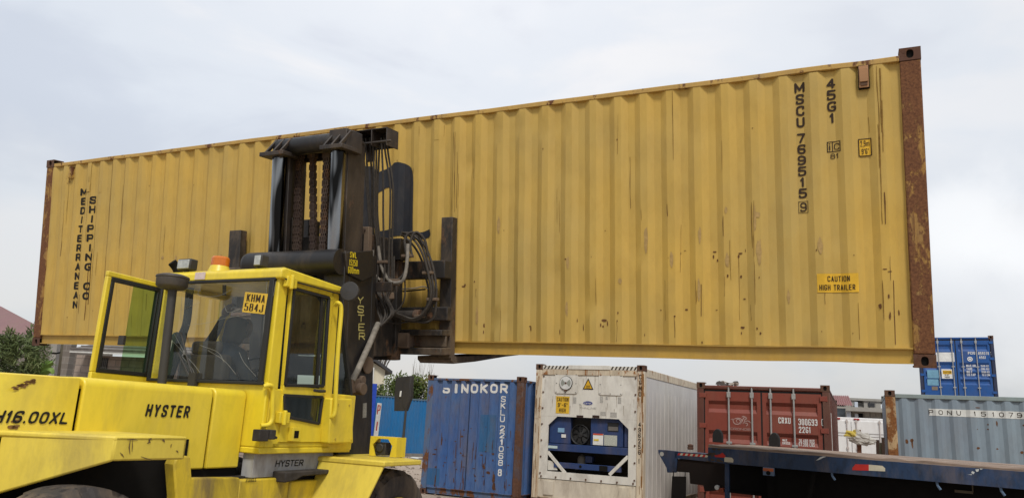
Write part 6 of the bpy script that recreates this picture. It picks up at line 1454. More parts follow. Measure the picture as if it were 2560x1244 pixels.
onrail([([(2040, 1150), (2050, 1142), (2058, 1137), (2064, 1130), (2066, 1136), (2058, 1143), (2048, 1148)], 1), ([(2430, 1176), (2437, 1179), (2434, 1184), (2428, 1181)], 1), ([(2438, 1172), (2448, 1171), (2446, 1177), (2441, 1178)], 1), ([(2449, 1169), (2456, 1166), (2458, 1170), (2452, 1173)], 1), ([(2418, 1185), (2430, 1184), (2430, 1186)], 1)], [RW[0], plain('bare pale scratch', (.55, .58, .58, 1), .5)], 'scratch_marking')
bm = new(); rr = random.Random(6)
for k in range(22):
    x = rr.choice((.06, .1, .12, 3.4, 3.9, 4.1, 1.7, 4.4)) + rr.uniform(-.08, .08); z = rr.choice((-.02, -rh_ + .02, -.1)) + rr.uniform(-.02, .02)
    poly(bm, [(x + .05 * math.cos(6.28 * i / 8) * rr.uniform(.3, 1), -.0025, min(-.001, max(-rh_ + .001, z + .022 * math.sin(6.28 * i / 8) * rr.uniform(.3, 1)))) for i in range(8)])
part('rust_stain', bm, plain('rust on blue', (.075, .05, .035, 1), .85), rail, FLT, smooth=0)
# frame, lights, wheels, hanging straps
bm = new()
for y in (.62, 1.55): box(bm, .1, LF, y, y + .02, -.62, -.03); box(bm, .1, LF, y - .06, y + .08, -.64, -.61)
k = .3
while k < LF: box(bm, k, k + .04, .05, DW - .05, -.16, -.012); k += .45
box(bm, .9, LF, .30, .34, -1.25, -.21); box(bm, .75, .9, .35, .55, -1.25, -.21)  # added black panels that imitate the deep shade under the deck
box(bm, .2, LF, 2.2, 2.24, -1.38, -.2)  # far black sheet, added to close off the same painted shade
part('chassis', bm, M['under'], trail, FLT)
p_ = fl(1818, 1165, .10); bm = new(); box(bm, p_.x - .03, p_.x + .03, .08, .14, -1.38, -rh_ + .01); box(bm, p_.x - .08, p_.x + .08, .02, .22, -1.43, -1.38); part('support_leg', bm, M['navy_rail'], trail, FLT, .006)
a, b = fl(2038, 1172, .12), fl(2024, 1244, .12); bm = new(); bar(bm, a, b + (b - a) * .4, .05, .05); part('diagonal_strut', bm, M['under'], trail, FLT)
p_ = fl(1922, 1171, .015); bm = new(); box(bm, p_.x - .075, p_.x + .075, -.012, .05, -rh_ - .11, -rh_ - .002, 0); box(bm, p_.x - .07, p_.x + .07, -.016, 0, -rh_ - .055, -rh_ - .012, 1); cyl(bm, (p_.x, -.018, -rh_ - .075), (p_.x, -.010, -rh_ - .075), .03, n=16, mi=2); part('side_light', bm, [plain('pale blue housing', (.10, .15, .24, 1), .5), plain('orange lens', (.40, .10, .03, 1), .3), M['dark']], trail, FLT, .006)
for px, py, dy in ((2081, 1173, 10), (2343, 1191, 16), (2502, 1202, 12)):
    p_ = fl(px, py, .04); bm = new(); tube(bm, [(p_.x - .01, .04, -rh_ + .01), (p_.x, .035, -rh_ - .04), (p_.x + .03, .04, -rh_ - .09)], .016, 6); part('strap_hook', bm, plain('pale blue strap', (.12, .19, .30, 1), .7), trail, FLT)
p_ = fl(2420, 1226, .5); bm = new(); box(bm, p_.x - .14, p_.x + .06, .28, .30, p_.z - .02, p_.z + .012); box(bm, p_.x + .05, p_.x + .065, .28, .30, p_.z, p_.z + .14); part('step_bracket', bm, plain('brown bracket', (.10, .08, .05, 1), .7), trail, FLT)
for x in (5.4, 6.7):
    for y in (.30, 1.85):
        bm = new(); lathe(bm, (x, y, -.92), (0, 1, 0), [(.30, -.0), (.48, .0), (.50, .04), (.50, .24), (.48, .28), (.30, .28), (.1, .2)], 40); part('wheel', bm, M['rubber'], trail, FLT)
# front neck: gusset plate with a round eye, striped bar, mud flap
yn = .75; g2 = lambda px, py: fl(px, py, yn); bm = new()
q = [g2(*p__) for p__ in ((1645, 1123), (1668, 1124), (1695, 1127), (1690, 1180), (1668, 1180), (1666, 1168), (1651, 1141), (1646, 1132))]
prism(bm, q, (0, .04, 0)); eye = g2(1654.5, 1133.5); neck = part('neck_plate', bm, M['navy_rail'], trail, FLT, .004)
bm = new(); cyl(bm, (eye.x, yn + .001, eye.z), (eye.x, yn - .003, eye.z), .034, n=20); part('eye', bm, plain('pale eye ring', (.6, .6, .56, 1), .6), neck, FLT)
a, b = g2(1686, 1127), g2(1768, 1133); bm = new(); prism(bm, [a, b + Vector((.1, 0, 0)), b + Vector((.1, 0, -.12)), g2(1686, 1144)], (0, .06, 0)); box(bm, a.x, b.x + .3, yn + .06, yn + 1.1, min(a.z, b.z) - .06, min(a.z, b.z) - .02)
nb = part('neck_bar', bm, M['navy_rail'], trail, FLT, .004)
bm = new(); n = 12
for i in range(n):
    x0 = a.x + .05 + (b.x - a.x - .05) * i / n; x1_ = a.x + .05 + (b.x - a.x - .05) * (i + 1) / n; z_ = a.z + (b.z - a.z) * i / n - .018; quad(bm, (x0, yn - .003, z_ - .035), (x1_, yn - .003, z_ - .035), (x1_ + .02, yn - .003, z_), (x0 + .02, yn - .003, z_), mi=i % 2)
part('striped_tape', bm, RW[:2], nb, FLT, smooth=0)
bm = new(); q = [g2(*p__) for p__ in ((1690, 1146), (1766, 1152), (1812, 1158), (1812, 1230), (1800, 1224), (1760, 1228), (1757, 1212), (1724, 1208), (1722, 1180), (1690, 1178))]; prism(bm, [p__ + Vector((0, .02, 0)) for p__ in q], (0, .5, 0)); part('neck_frame', bm, plain('dark brown black steel', (.016, .009, .007, 1), .85), trail, FLT, .006)
bm = new(); q = [g2(*p__) for p__ in ((1680, 1189), (1715, 1190), (1714, 1262), (1677, 1262))]; prism(bm, q, (0, .015, 0)); 
for px in (1683, 1712): c = g2(px, 1184); tube(bm, [c + Vector((0, 0, .05)), c + Vector((.01, -.01, 0)), c + Vector((0, 0, -.05))], .008, 6)
part('mud_flap', bm, plain('black mud flap', (.014, .010, .009, 1), .8), trail, FLT)
p_ = g2(1803, 1223); bm = new(); box(bm, p_.x - .035, p_.x + .05, yn - .05, yn + .02, p_.z - .035, p_.z + .03, 0); cyl(bm, (p_.x - .05, yn - .06, p_.z + .03), (p_.x - .05, yn, p_.z + .03), .035, n=14, mi=1); part('tail_light', bm, [plain('orange red lens', (.35, .07, .03, 1), .3), M['white']], trail, FLT, .004)
# things lying or standing on the deck
def deckpt(px, y): h = hit(FLT, 1, y, px, 1110); return h.x
for px, lab in ((1795, 'black domed rubber stop near the left end of the trailer deck'), (1937, 'black domed rubber stop further along the trailer deck, before the white weight text')):
    x = deckpt(px, 2.3); bm = new(); pts = [(-.085, 0, 0), (.085, 0, 0), (.085, 0, .12), (.07, 0, .17), (.035, 0, .215), (0, 0, .23), (-.035, 0, .215), (-.07, 0, .17), (-.085, 0, .12)]; prism(bm, pts, (0, .09, 0))
    solo('rubber_stop', bm, M['rubber'], FLT @ Matrix.Translation((x, 2.25, .043)), lab, 'stop block', 'stop blocks on the trailer deck', bevel=.01)
x = deckpt(1705, 1.2); k = g2(1705, 1123); bm = new(); lathe(bm, (0, 0, 0), (0, 0, 1), [(.045, 0), (.05, .03), (.042, .05), (.05, .07), (.03, .085), (.001, .09)], 16)
solo('twist_lock', bm, M['cast_rust'], FLT @ Matrix.Translation((k.x, yn + .4, k.z - .0)), 'rusty round twist lock standing on the trailer neck', 'twist lock')
x = deckpt(2150, 2.6); bm = new(); box(bm, -.03, .03, -.03, .03, -.6, .40); post_ = solo('timber_stake', bm, plain('red brown stake', (.16, .06, .03, 1), .8), FLT @ Matrix.Translation((x, DW + .06, 0)), 'red brown stake with a dirty rag, standing before the white truck doors', 'stake', 'stakes beside the trailer deck')
bm = new(); rg = random.Random(3)
r_ = bmesh.ops.create_icosphere(bm, subdivisions=4, radius=1)
for v in r_['verts']:
    k = 1 + .45 * mnoise.noise(v.co * 2.2) + .22 * mnoise.noise(v.co * 6); v.co = Vector((v.co.x * .20 * k + .02, v.co.y * .06 * k - .02, v.co.z * .10 * k + .27 - .28 * v.co.x * .2))
for f in bm.faces: f.material_index = 1 if f.calc_center_median().x < -.03 and f.calc_center_median().z > .28 else 0
solo('rag', bm, [plain('dirty white rag', (.50, .48, .44, 1), .9), plain('yellow rag', (.55, .42, .08, 1), .9)], FLT @ Matrix.Translation((x, DW + .03, 0)), 'crumpled white and yellow rag hanging on the red brown stake', 'rag', smooth=0)
for px, hgt, lab, mm in ((2196, .26, 'dark brown stake left of the rusty grey container post', 0), (2210, .30, 'dark brown stake right beside the rusty grey container post', 0), (2203, .22, 'pale olive board between the two dark brown stakes', 1)):
    x = deckpt(px, 2.6); bm = new(); box(bm, -.022 - .02 * mm, .022 + .02 * mm, -.03, .03, -.6, hgt)
    solo('timber_stake' if not mm else 'board', bm, plain('dark brown stake', (.05, .028, .018, 1), .85) if not mm else plain('pale olive board', (.30, .29, .20, 1), .85), FLT @ Matrix.Translation((x, DW + .06 + .05 * mm, 0)), lab, 'stake' if not mm else 'board', 'stakes beside the trailer deck' if not mm else None)

# ================================================================== background
def dirt():
    m, t, b = mat('dusty yard ground'); co = nd(t, 'ShaderNodeTexCoord').outputs['Object']
    a = noise(t, co, .5, 8, .65); g = noise(t, co, 14, 8, .75); s = noise(t, co, 3, 6, .6)
    c = mix(t, ramp(t, a, .3, .7), (.33, .25, .19, 1), (.44, .36, .29, 1)); c = mix(t, mth(t, 'MULTIPLY', ramp(t, g, .45, .7), .7), c, (.20, .155, .12, 1)); c = mix(t, mth(t, 'MULTIPLY', ramp(t, s, .6, .75), .6), c, (.52, .48, .43, 1))
    t.links.new(c, b.inputs['Base Color']); b.inputs['Roughness'].default_value = .95; bp = nd(t, 'ShaderNodeBump'); bp.inputs['Strength'].default_value = .8; bp.inputs['Distance'].default_value = .05; t.links.new(g, bp.inputs['Height']); t.links.new(bp.outputs[0], b.inputs['Normal']); return m
bm = new(); N = 60
quad(bm, (-900, -400, 0), (900, -400, 0), (900, 1400, 0), (-900, 1400, 0)); solo('ground', bm, dirt(), Matrix(), kind='structure', smooth=0)
# litter and stones on the strip of ground left of the blue container
lr = random.Random(21)
for i, (px, dep, lab) in enumerate(((968, 25, 'pale scrap of plastic on the ground, nearest the yellow lamp guard'), (1000, 27, 'pale torn sheet on the ground before the blue fence, middle one'), (1030, 29, 'pale torn sheet on the ground beside the blue container edge'), (1048, 30.5, 'small pale scrap at the foot of the blue fence'))):
    c = at(px, 1041, dep); c.z = 0; bm = new()
    for k in range(5): o = Vector((lr.uniform(-.3, .3), lr.uniform(-.2, .2), .02)); hull(bm, [o + Vector((lr.uniform(-.25, .25), lr.uniform(-.15, .15), lr.uniform(0, .10))) for _ in range(8)])
    solo('litter', bm, plain('pale litter', (.55, .55, .54, 1), .8), Matrix.Translation(c), lab, 'litter', 'litter on the yard ground', smooth=0)
bm = new(); gr = random.Random(31)
for i in range(1500):
    t = gr.random() ** .5; x = gr.uniform(-7.5, .2); y = gr.uniform(14.5, 34); s = gr.uniform(.015, .06); c = Vector((x, y, s * .2)); r3 = [gr.uniform(.5, 1) * s for _ in range(6)]
    v = [bm.verts.new(c + d * k) for d, k in zip((Vector((1, 0, 0)), Vector((-1, 0, 0)), Vector((0, 1, 0)), Vector((0, -1, 0)), Vector((0, 0, .8)), Vector((0, 0, -.5))), r3)]
    for a in ((0, 2, 4), (2, 1, 4), (1, 3, 4), (3, 0, 4), (2, 0, 5), (1, 2, 5), (3, 1, 5), (0, 3, 5)): bm.faces.new([v[j] for j in a])
solo('gravel', bm, plain('grey brown gravel', (.30, .24, .19, 1), .9, var=.3), Matrix(), kind='stuff', label='loose grey brown gravel and rubble on the yard ground', smooth=0)
# blue corrugated fence
M['fence'] = paint('blue fence sheet', (.014, .155, .37, 1), .45, .0, .08, .12, .15, .05, 81, fade=(.012, .13, .33, 1))
fa, fb = at(925, 1037, 31.5), at(1180, 1050, 34.5); fa.z = fb.z = 0; fx_ = (fb - fa).normalized(); FFn = frame(fa - fx_ * .3, fx_, Vector((0, 0, 1)).cross(fx_), Vector((0, 0, 1)))
fence = thing('sheet_fence', FFn, 'bright blue corrugated sheet fence behind the yard, below the green bush', 'fence')
Lf = 6.0; zt_f = hit(FFn, 1, 0, 1000, 991).z
for k, (x0, x1_) in enumerate(((.0, hit(FFn, 1, 0, 1012, 1050).x), (hit(FFn, 1, 0, 1014.5, 1050).x, Lf))):
    c = Corr(x0, x1_, .05, .15, .04, .03, .035, -.01); bm = new(); c.panel(bm, .12, zt_f - .02 - .05 * k); part('fence_sheet', bm, M['fence'], fence, FFn, smooth=20)
    bm = new(); box(bm, x0, x1_, -.02, .04, zt_f - .05 - .05 * k, zt_f - .04 * k); part('top_bar', bm, plain('grey blue bar', (.10, .15, .20, 1), .6), fence, FFn)
bm = new(); xg = hit(FFn, 1, 0, 1013, 1050).x; box(bm, xg - .03, xg + .03, -.03, .05, 0, zt_f); part('fence_post', bm, M['plastic'], fence, FFn)
bm = new(); box(bm, 0, Lf, -.03, .05, 0, .13); part('sill', bm, plain('concrete sill', (.2, .19, .18, 1), .9), fence, FFn)
sa = at(930, 1045, 31.0); sa.z = 0
bm = new(); box(bm, -.09, .09, -.04, .04, 0, 2.9); solo('fence_pillar', bm, plain('royal blue pillar', (.015, .06, .42, 1), .5), Matrix.Translation(sa), 'royal blue upright at the left end of the corrugated fence', 'post')
# leaning white board with red letters
bb0, bt0 = at(937, 1110, 24), at(949, 1007, 24); Lb = (bt0 - bb0).length; zb_ = (bt0 - bb0).normalized(); xb_ = (RT - zb_ * RT.dot(zb_)).normalized(); yb_ = zb_.cross(xb_)
bbase = bb0 - zb_ * (bb0.z / zb_.z); FBd = frame(bbase, xb_, yb_, zb_); Lz = (bt0 - bbase).length
bm = new(); box(bm, -.07, .07, -.01, .01, 0, Lz); bd = solo('sign_board', bm, plain('white board', (.72, .72, .70, 1), .5), FBd, 'narrow white leaning board with red letters, in front of the blue fence', 'sign', bevel=.003)
bm = new(); zc_ = lambda px, py: hit(FBd, 1, -.012, px, py)
for ch, pa, pb in (('P', (944, 1035), (953, 1012)), ('I', (943, 1076), (948, 1053))):
    a, b = zc_(*pa), zc_(*pb); g_, w0 = glyph(ch, .10 if ch == 'P' else .04, b.z - a.z, .02); join(bm, g_, Matrix.Translation((-.05 if ch == 'P' else -.02, -.012, a.z)))
part('lettering', bm, plain('red letter paint', (.45, .04, .03, 1), .6), bd, FBd, smooth=0)

# ---- foliage
def leafmat(name, a, b, seed=0):
    m, t, bs = mat(name); co = nd(t, 'ShaderNodeTexCoord').outputs['Object']; n = noise(t, co, 1.6, 4, .6, 0, (1, 1, 1), (seed, 0, 0)); n2 = noise(t, co, 16, 3, .6)
    c = mix(t, ramp(t, n, .35, .68), a, b); c = mix(t, mth(t, 'MULTIPLY', ramp(t, n2, .5, .7), .45), c, (a[0] * .5, a[1] * .5, a[2] * .5, 1))
    t.links.new(c, bs.inputs['Base Color']); bs.inputs['Roughness'].default_value = .6; bs.inputs['Specular IOR Level'].default_value = .25
    return m
def bush(label, base, rx, ry, h, n, leaf, ma, clumps=16, name='bush', seed=0, trunk=.06, thin=.25, group=None, lift=.1):
    r = random.Random(seed); Mx = Matrix.Translation(base); t = thing(name, Mx, label, 'bush' if name == 'bush' else 'tree', group)
    bm = new(); cs = []
    for i in range(clumps):
        a = r.uniform(0, 6.283); k = r.random() ** .5 * .75; z = h * (lift + (1 - lift) * r.random() * (1 - .35 * k)); cs.append((Vector((rx * k * math.cos(a), ry * k * math.sin(a), z)), r.uniform(.22, .42)))
    for i in range(n):
        c, s = r.choice(cs); d = Vector((r.gauss(0, 1), r.gauss(0, 1), r.gauss(0, 1))).normalized() * (r.random() ** .4) * s
        p = c + Vector((d.x * rx, d.y * ry, d.z * h * .5)); 
        if p.z < .02: continue
        L = leaf * r.uniform(.6, 1.4); u = (d.normalized() * .7 + Vector((r.gauss(0, .6), r.gauss(0, .6), r.gauss(.3, .6)))).normalized(); v = u.cross(Vector((r.gauss(0, 1), r.gauss(0, 1), r.gauss(0, 1)))).normalized() * L * thin
        quad(bm, p - u * L * .5, p + v, p + u * L * .5, p - v)
    part('crown', bm, ma, t, Mx, smooth=0)
    bm = new()
    for i in range(7 if trunk else 0):
        c, s = cs[i % len(cs)]; tube(bm, [(r.uniform(-.1, .1) * rx, r.uniform(-.1, .1) * ry, 0), (c.x * .3, c.y * .3, c.z * .45), (c.x * .8, c.y * .8, c.z * .9)], trunk, 6, 3, rf=lambda s_: trunk * (1 - .75 * s_))
    part('trunk', bm, plain('grey brown bark', (.10, .075, .055, 1), .9), t, Mx); return t
G1 = leafmat('olive green leaves', (.070, .11, .028, 1), (.16, .19, .055, 1), 1); G2 = leafmat('yellow green leaves', (.11, .14, .03, 1), (.21, .21, .06, 1), 2); G3 = leafmat('dark feathery leaves', (.085, .125, .045, 1), (.16, .19, .075, 1), 3); G4 = leafmat('fresh leaf green', (.10, .19, .035, 1), (.19, .29, .07, 1), 4)
def bpos(px, depth): p = at(px, 1040, depth); p.z = 0; return p
bush('round olive bush behind the blue fence, right of the cream house', bpos(985, 36), 1.5, 1.3, 3.9, 9000, .13, G1, 22, seed=1)
bush('yellowish bush behind the blue fence, next to the blue container', bpos(1048, 36.5), 1.15, 1.1, 3.75, 7000, .13, G2, 18, seed=2)
bush('low bush at the foot of the cream house behind the fence', bpos(940, 35.5), .8, .9, 2.9, 3000, .13, G1, 10, seed=5)
tw = thing('twig_shrub', Matrix.Translation(bpos(1052, 37)), 'thin leafless twigs rising above the bushes behind the blue fence', 'shrub'); bm = new(); r = random.Random(4)
for i in range(46): a = r.uniform(-.7, .5); L = r.uniform(3.6, 4.6); tube(bm, [(a * .5, 0, 2.2), (a * .8, r.uniform(-.2, .2), L * .8), (a + r.uniform(-.15, .15), r.uniform(-.2, .2), L)], .012, 4, 2, rf=lambda s_: .014 * (1 - .8 * s_))
part('twigs', bm, plain('dry twig', (.16, .13, .09, 1), .9), tw)
tw2 = thing('leafless_tree', Matrix.Translation(bpos(928, 62)), 'thin dark leafless tree top above the roof of the cream house', 'tree'); bm = new()
for i in range(60): a = r.uniform(-1.3, 1.7); L = r.uniform(6.4, 8.6); tube(bm, [(a * .1, 0, 3), (a * .6, 0, L * .85), (a + r.uniform(-.3, .3), 0, L)], .03, 4, 2, rf=lambda s_: .04 * (1 - .85 * s_))
part('twigs', bm, plain('dark twig', (.08, .07, .06, 1), .9), tw2)
# cream house with dark tiled gable
hp = at(926, 960, 44); Hz = lambda py, d: at(930, py, d).z
FHs = yawframe(*(at(933, 1041, 44).xy), 0, R(20)); house = thing('house', FHs, 'cream gabled house with a dark grey tiled roof behind the green bush', 'house')
apx = hit(FHs, 1, 0, 934, 903); eav = hit(FHs, 1, 0, 968, 925); xa_, xe = apx.x, eav.x; wide = (xe - xa_)
bm = new(); prism(bm, [(xa_ - wide, 0, 0), (xe - .12, 0, 0), (xe - .12, 0, eav.z), (xa_, 0, apx.z - .06), (xa_ - wide + .12, 0, eav.z)], (0, 8, 0)); part('wall', bm, plain('cream wall', (.62, .57, .44, 1), .8, var=.06), house, FHs)
bm = new()
for s in (1, -1): prism(bm, [(xa_, -.35, apx.z), (xa_ + s * (wide + .25), -.35, eav.z - .22), (xa_ + s * (wide + .25), -.35, eav.z - .04), (xa_, -.35, apx.z + .20)], (0, 8.6, 0))
part('roof', bm, plain('dark roof tiles', (.055, .055, .06, 1), .6, sc=30, var=.3), house, FHs)
wq0, wq1 = hit(FHs, 1, -.03, 948, 975), hit(FHs, 1, -.03, 958, 960); bm = new(); box(bm, min(wq0.x, wq1.x), max(wq0.x, wq1.x), -.03, .02, wq0.z, wq1.z, 0); part('window', bm, plain('dark window', (.05, .05, .055, 1), .2), house, FHs)
bm = new(); q = hit(FHs, 1, -.1, 932, 945); cyl(bm, (q.x, -.1, 0), (q.x, -.1, eav.z + .1), .05, n=8); part('downpipe', bm, M['white'], house, FHs)

# ---- left: stone houses, pink roof, bushes, banana plant, concrete posts
def stone(name, ca_, cb_, mortar):
    m, t, b = mat(name); co = nd(t, 'ShaderNodeTexCoord'); br = nd(t, 'ShaderNodeTexBrick'); mp_ = nd(t, 'ShaderNodeMapping'); mp_.inputs['Rotation'].default_value = (R(90), 0, 0)
    t.links.new(co.outputs['Object'], mp_.inputs[0]); t.links.new(mp_.outputs[0], br.inputs[0]); br.inputs['Color1'].default_value = ca_; br.inputs['Color2'].default_value = cb_; br.inputs['Mortar'].default_value = mortar
    br.inputs['Scale'].default_value = 1; br.inputs['Brick Width'].default_value = .42; br.inputs['Row Height'].default_value = .2; br.inputs['Mortar Size'].default_value = .014; br.inputs['Bias'].default_value = 0
    n = noise(t, co.outputs['Object'], 6, 6, .7); c = mix(t, mth(t, 'MULTIPLY', ramp(t, n, .4, .75), .5), br.outputs[0], (.16, .13, .11, 1)); t.links.new(c, b.inputs['Base Color']); b.inputs['Roughness'].default_value = .9
    bp = nd(t, 'ShaderNodeBump'); bp.inputs['Strength'].default_value = .5; t.links.new(br.outputs['Fac'], bp.inputs['Height']); bp.invert = True; t.links.new(bp.outputs[0], b.inputs['Normal']); return m
M['stone'] = stone('warm stone blocks', (.36, .29, .245, 1), (.29, .235, .195, 1), (.20, .17, .15, 1)); M['stone2'] = stone('grey stone blocks', (.19, .165, .14, 1), (.145, .125, .105, 1), (.22, .20, .175, 1))
dH = 21.5
FS = yawframe(*(at(190, 990, dH).xy), 0, YAW * .35); sh_ = thing('house', FS, 'stone block house with a white eave board and barred window, behind the open cab door', 'house')
hs = lambda px, py, y=0.: hit(FS, 1, y, px, py)
ez = hs(250, 884).z; xl = hs(190, 900).x
bm = new(); xR = hs(700, 930).x; box(bm, xl, xR, 0, .2, 0, ez - .05); box(bm, xl, xl + .2, .2, 6, 0, ez - .05); wl_ = part('wall', bm, M['stone'], sh_, FS)
xl2 = hs(178, 880, -.55).x; zb0, zb1 = hs(250, 883, -.6).z, hs(250, 877.5, -.6).z
bm = new(); xE = xR + .3; box(bm, xl2, xE, -.62, -.58, zb0, zb1); part('eave_board', bm, plain('white eave board', (.74, .73, .70, 1), .6), sh_, FS)
bm = new(); box(bm, xl2 + .05, xE - .05, -.58, .0, zb0 + .05, zb0 + .08); part('eave_soffit', bm, plain('brown soffit', (.16, .10, .07, 1), .8), sh_, FS)
zr1 = zb1 + 1.0; bm = new(); prism(bm, [(xl2, -.64, zb1), (xE, -.64, zb1), (xE, 2.6, zr1), (xl2 + .8, 2.6, zr1)], (0, .02, .04)); k = 0
while k < 20: z_ = zb1 + (zr1 - zb1) * k / 20 + .04; y_ = -.64 + 3.24 * k / 20; box(bm, xl2 + .8 * k / 20, xE, y_, y_ + .05, z_, z_ + .03); k += 2
part('roof', bm, plain('grey brown roof tiles', (.20, .175, .16, 1), .7, sc=8, var=.25), sh_, FS)
for px0, px1 in ((240, 272), (445, 492)):
    a, b = hs(px0, 935), hs(px1, 893); bm = new(); z1 = hs(px0, 893).z; box(bm, a.x, b.x, -.02, .05, a.z - .5, z1, 0)
    for i in range(6): x = a.x + (b.x - a.x) * (i + .5) / 6; box(bm, x - .008, x + .008, -.04, -.025, a.z - .5, z1, 1)
    for i in range(5): z = a.z - .4 + (z1 - a.z + .4) * (i + .5) / 5; box(bm, a.x, b.x, -.042, -.026, z - .008, z + .008, 1)
    part('window', bm, [plain('dark window pane', (.035, .035, .04, 1), .3), plain('window bars', (.17, .16, .15, 1), .6)], sh_, FS)
FW2 = yawframe(*(at(60, 985, 25).xy), 0, YAW * .4); bm = new(); a, b = hit(FW2, 1, 0, 70, 900), hit(FW2, 1, 0, 178, 866); box(bm, a.x - 3, b.x, 0, .25, 0, b.z + .35)
solo('stone_wall', bm, M['stone2'], FW2, 'grey stone block wall under the left end of the lifted container', 'wall')
FPk = yawframe(*(at(20, 985, 33).xy), 0, YAW * .8); pk = thing('house', FPk, 'house with a dusty pink sheet roof at the left edge', 'house'); hk = lambda px, py, y=0.: hit(FPk, 1, y, px, py)
e0, e1, r0_, r1_ = hk(-60, 838), hk(96, 857), hk(0, 765), hk(92, 812)
bm = new(); prism(bm, [(e0.x - 4, 0, e0.z), (e1.x, 0, e1.z), hk(100, 817, 1.6), hk(2, 765, 4.0), hk(-160, 765, 4.0)], (0, .05, -.06)); part('roof', bm, paint('dusty pink roof sheet', (.22, .115, .11, 1), .6, 0, .1, .2, .1, .05, 91), pk, FPk)
bm = new(); box(bm, e0.x - 4, e1.x + .4, -.04, 0, e1.z - .12, e1.z - .02); part('gutter', bm, plain('grey gutter', (.22, .21, .21, 1), .6), pk, FPk)
bm = new(); box(bm, e0.x - 3.5, e1.x, .5, 4, 0, e1.z - .05); part('wall', bm, M['stone2'], pk, FPk)
bush('large dark feathery bush at the left edge, behind the yellow counterweight', bpos(8, 15.5), .75, .7, 3.05, 15000, .12, G3, 34, seed=8, thin=.10, lift=.35)
bush('dark feathery shrub left of the banana leaves', bpos(48, 17), .30, .4, 2.7, 5000, .11, G3, 14, seed=9, thin=.10, lift=.4)
bp_ = bpos(112, 16.2); ban = thing('banana_plant', Matrix.Translation(bp_), 'banana plant with broad drooping green leaves before the grey stone wall', 'plant'); r = random.Random(2)
I_ = Matrix.Translation(-bp_)
def leaf(pts, w_):
    P_ = smoothpath([I_ @ at(px, py, 15.9 + dz_) for px, py, dz_ in pts], 5); bm = new(); prev = None
    for i, p in enumerate(P_):
        s = i / (len(P_) - 1); d = (P_[min(i + 1, len(P_) - 1)] - P_[max(i - 1, 0)]).normalized(); n = d.cross(fw).normalized() * w_ * math.sin(math.pi * min(.98, .08 + s * .9)) ** .6; cur = (bm.verts.new(p - n + fw * .06), bm.verts.new(p), bm.verts.new(p + n + fw * .06))
        if prev: bm.faces.new((prev[0], prev[1], cur[1], cur[0])); bm.faces.new((prev[1], prev[2], cur[2], cur[1]))
        prev = cur
    part('leaf', bm, G4, ban, WM[ban] @ Matrix(), smooth=60)
leaf(((82, 935, 0), (70, 900, 0), (68, 872, .1), (78, 850, .1)), .10); leaf(((80, 940, 0), (84, 905, 0), (84, 880, .1), (90, 868, .2)), .07); leaf(((75, 945, 0), (95, 925, -.1), (115, 912, -.1), (130, 905, -.1)), .09); leaf(((85, 945, 0), (105, 930, -.1), (122, 926, -.1), (130, 935, -.1)), .08); leaf(((80, 940, 0), (98, 915, .1), (108, 905, .1), (118, 902, .1)), .05)
bm = new(); tube(bm, [(-.35, 0, 0), (-.33, 0, 1.2), (-.36, 0, 2.1)], .07, 8); part('stem', bm, G4, ban)
for px, pb, w_, dep, lab, mm in ((139, 132, .16, 20.5, 'pale concrete post with a dark joint, left of the two before the stone wall', (.40, .38, .35, 1)), (150, 143, .11, 20.8, 'thin olive timber pole, right of the pale concrete post', (.26, .23, .16, 1))):
    a, b = at(px, 870, dep), at(pb, 930, dep); d = (a - b).normalized(); base = b - d * (b.z / d.z); Lp = (a - base).length + .35
    xx_ = (RT - d * RT.dot(d)).normalized(); Fp = frame(base, xx_, d.cross(xx_), d); bm = new(); box(bm, -w_ / 2, w_ / 2, -w_ / 2, w_ / 2, 0, Lp, 0); z_ = (at(137, 880.5, dep) - base).length
    if w_ > .12: box(bm, -w_ / 2 - .01, w_ / 2 + .01, -w_ / 2 - .01, w_ / 2 + .01, z_ - .02, z_ + .02, 1)
    solo('fence_post', bm, [plain('weathered post', mm, .9), M['dark']], Fp, lab, 'post', 'posts before the stone wall')
bush('small bare shrub in the gap between the two stone walls', bpos(182, 23.5), .35, .3, 2.2, 260, .12, leafmat('grey green leaves', (.12, .12, .09, 1), (.2, .19, .14, 1)), 6, seed=12, trunk=.02)

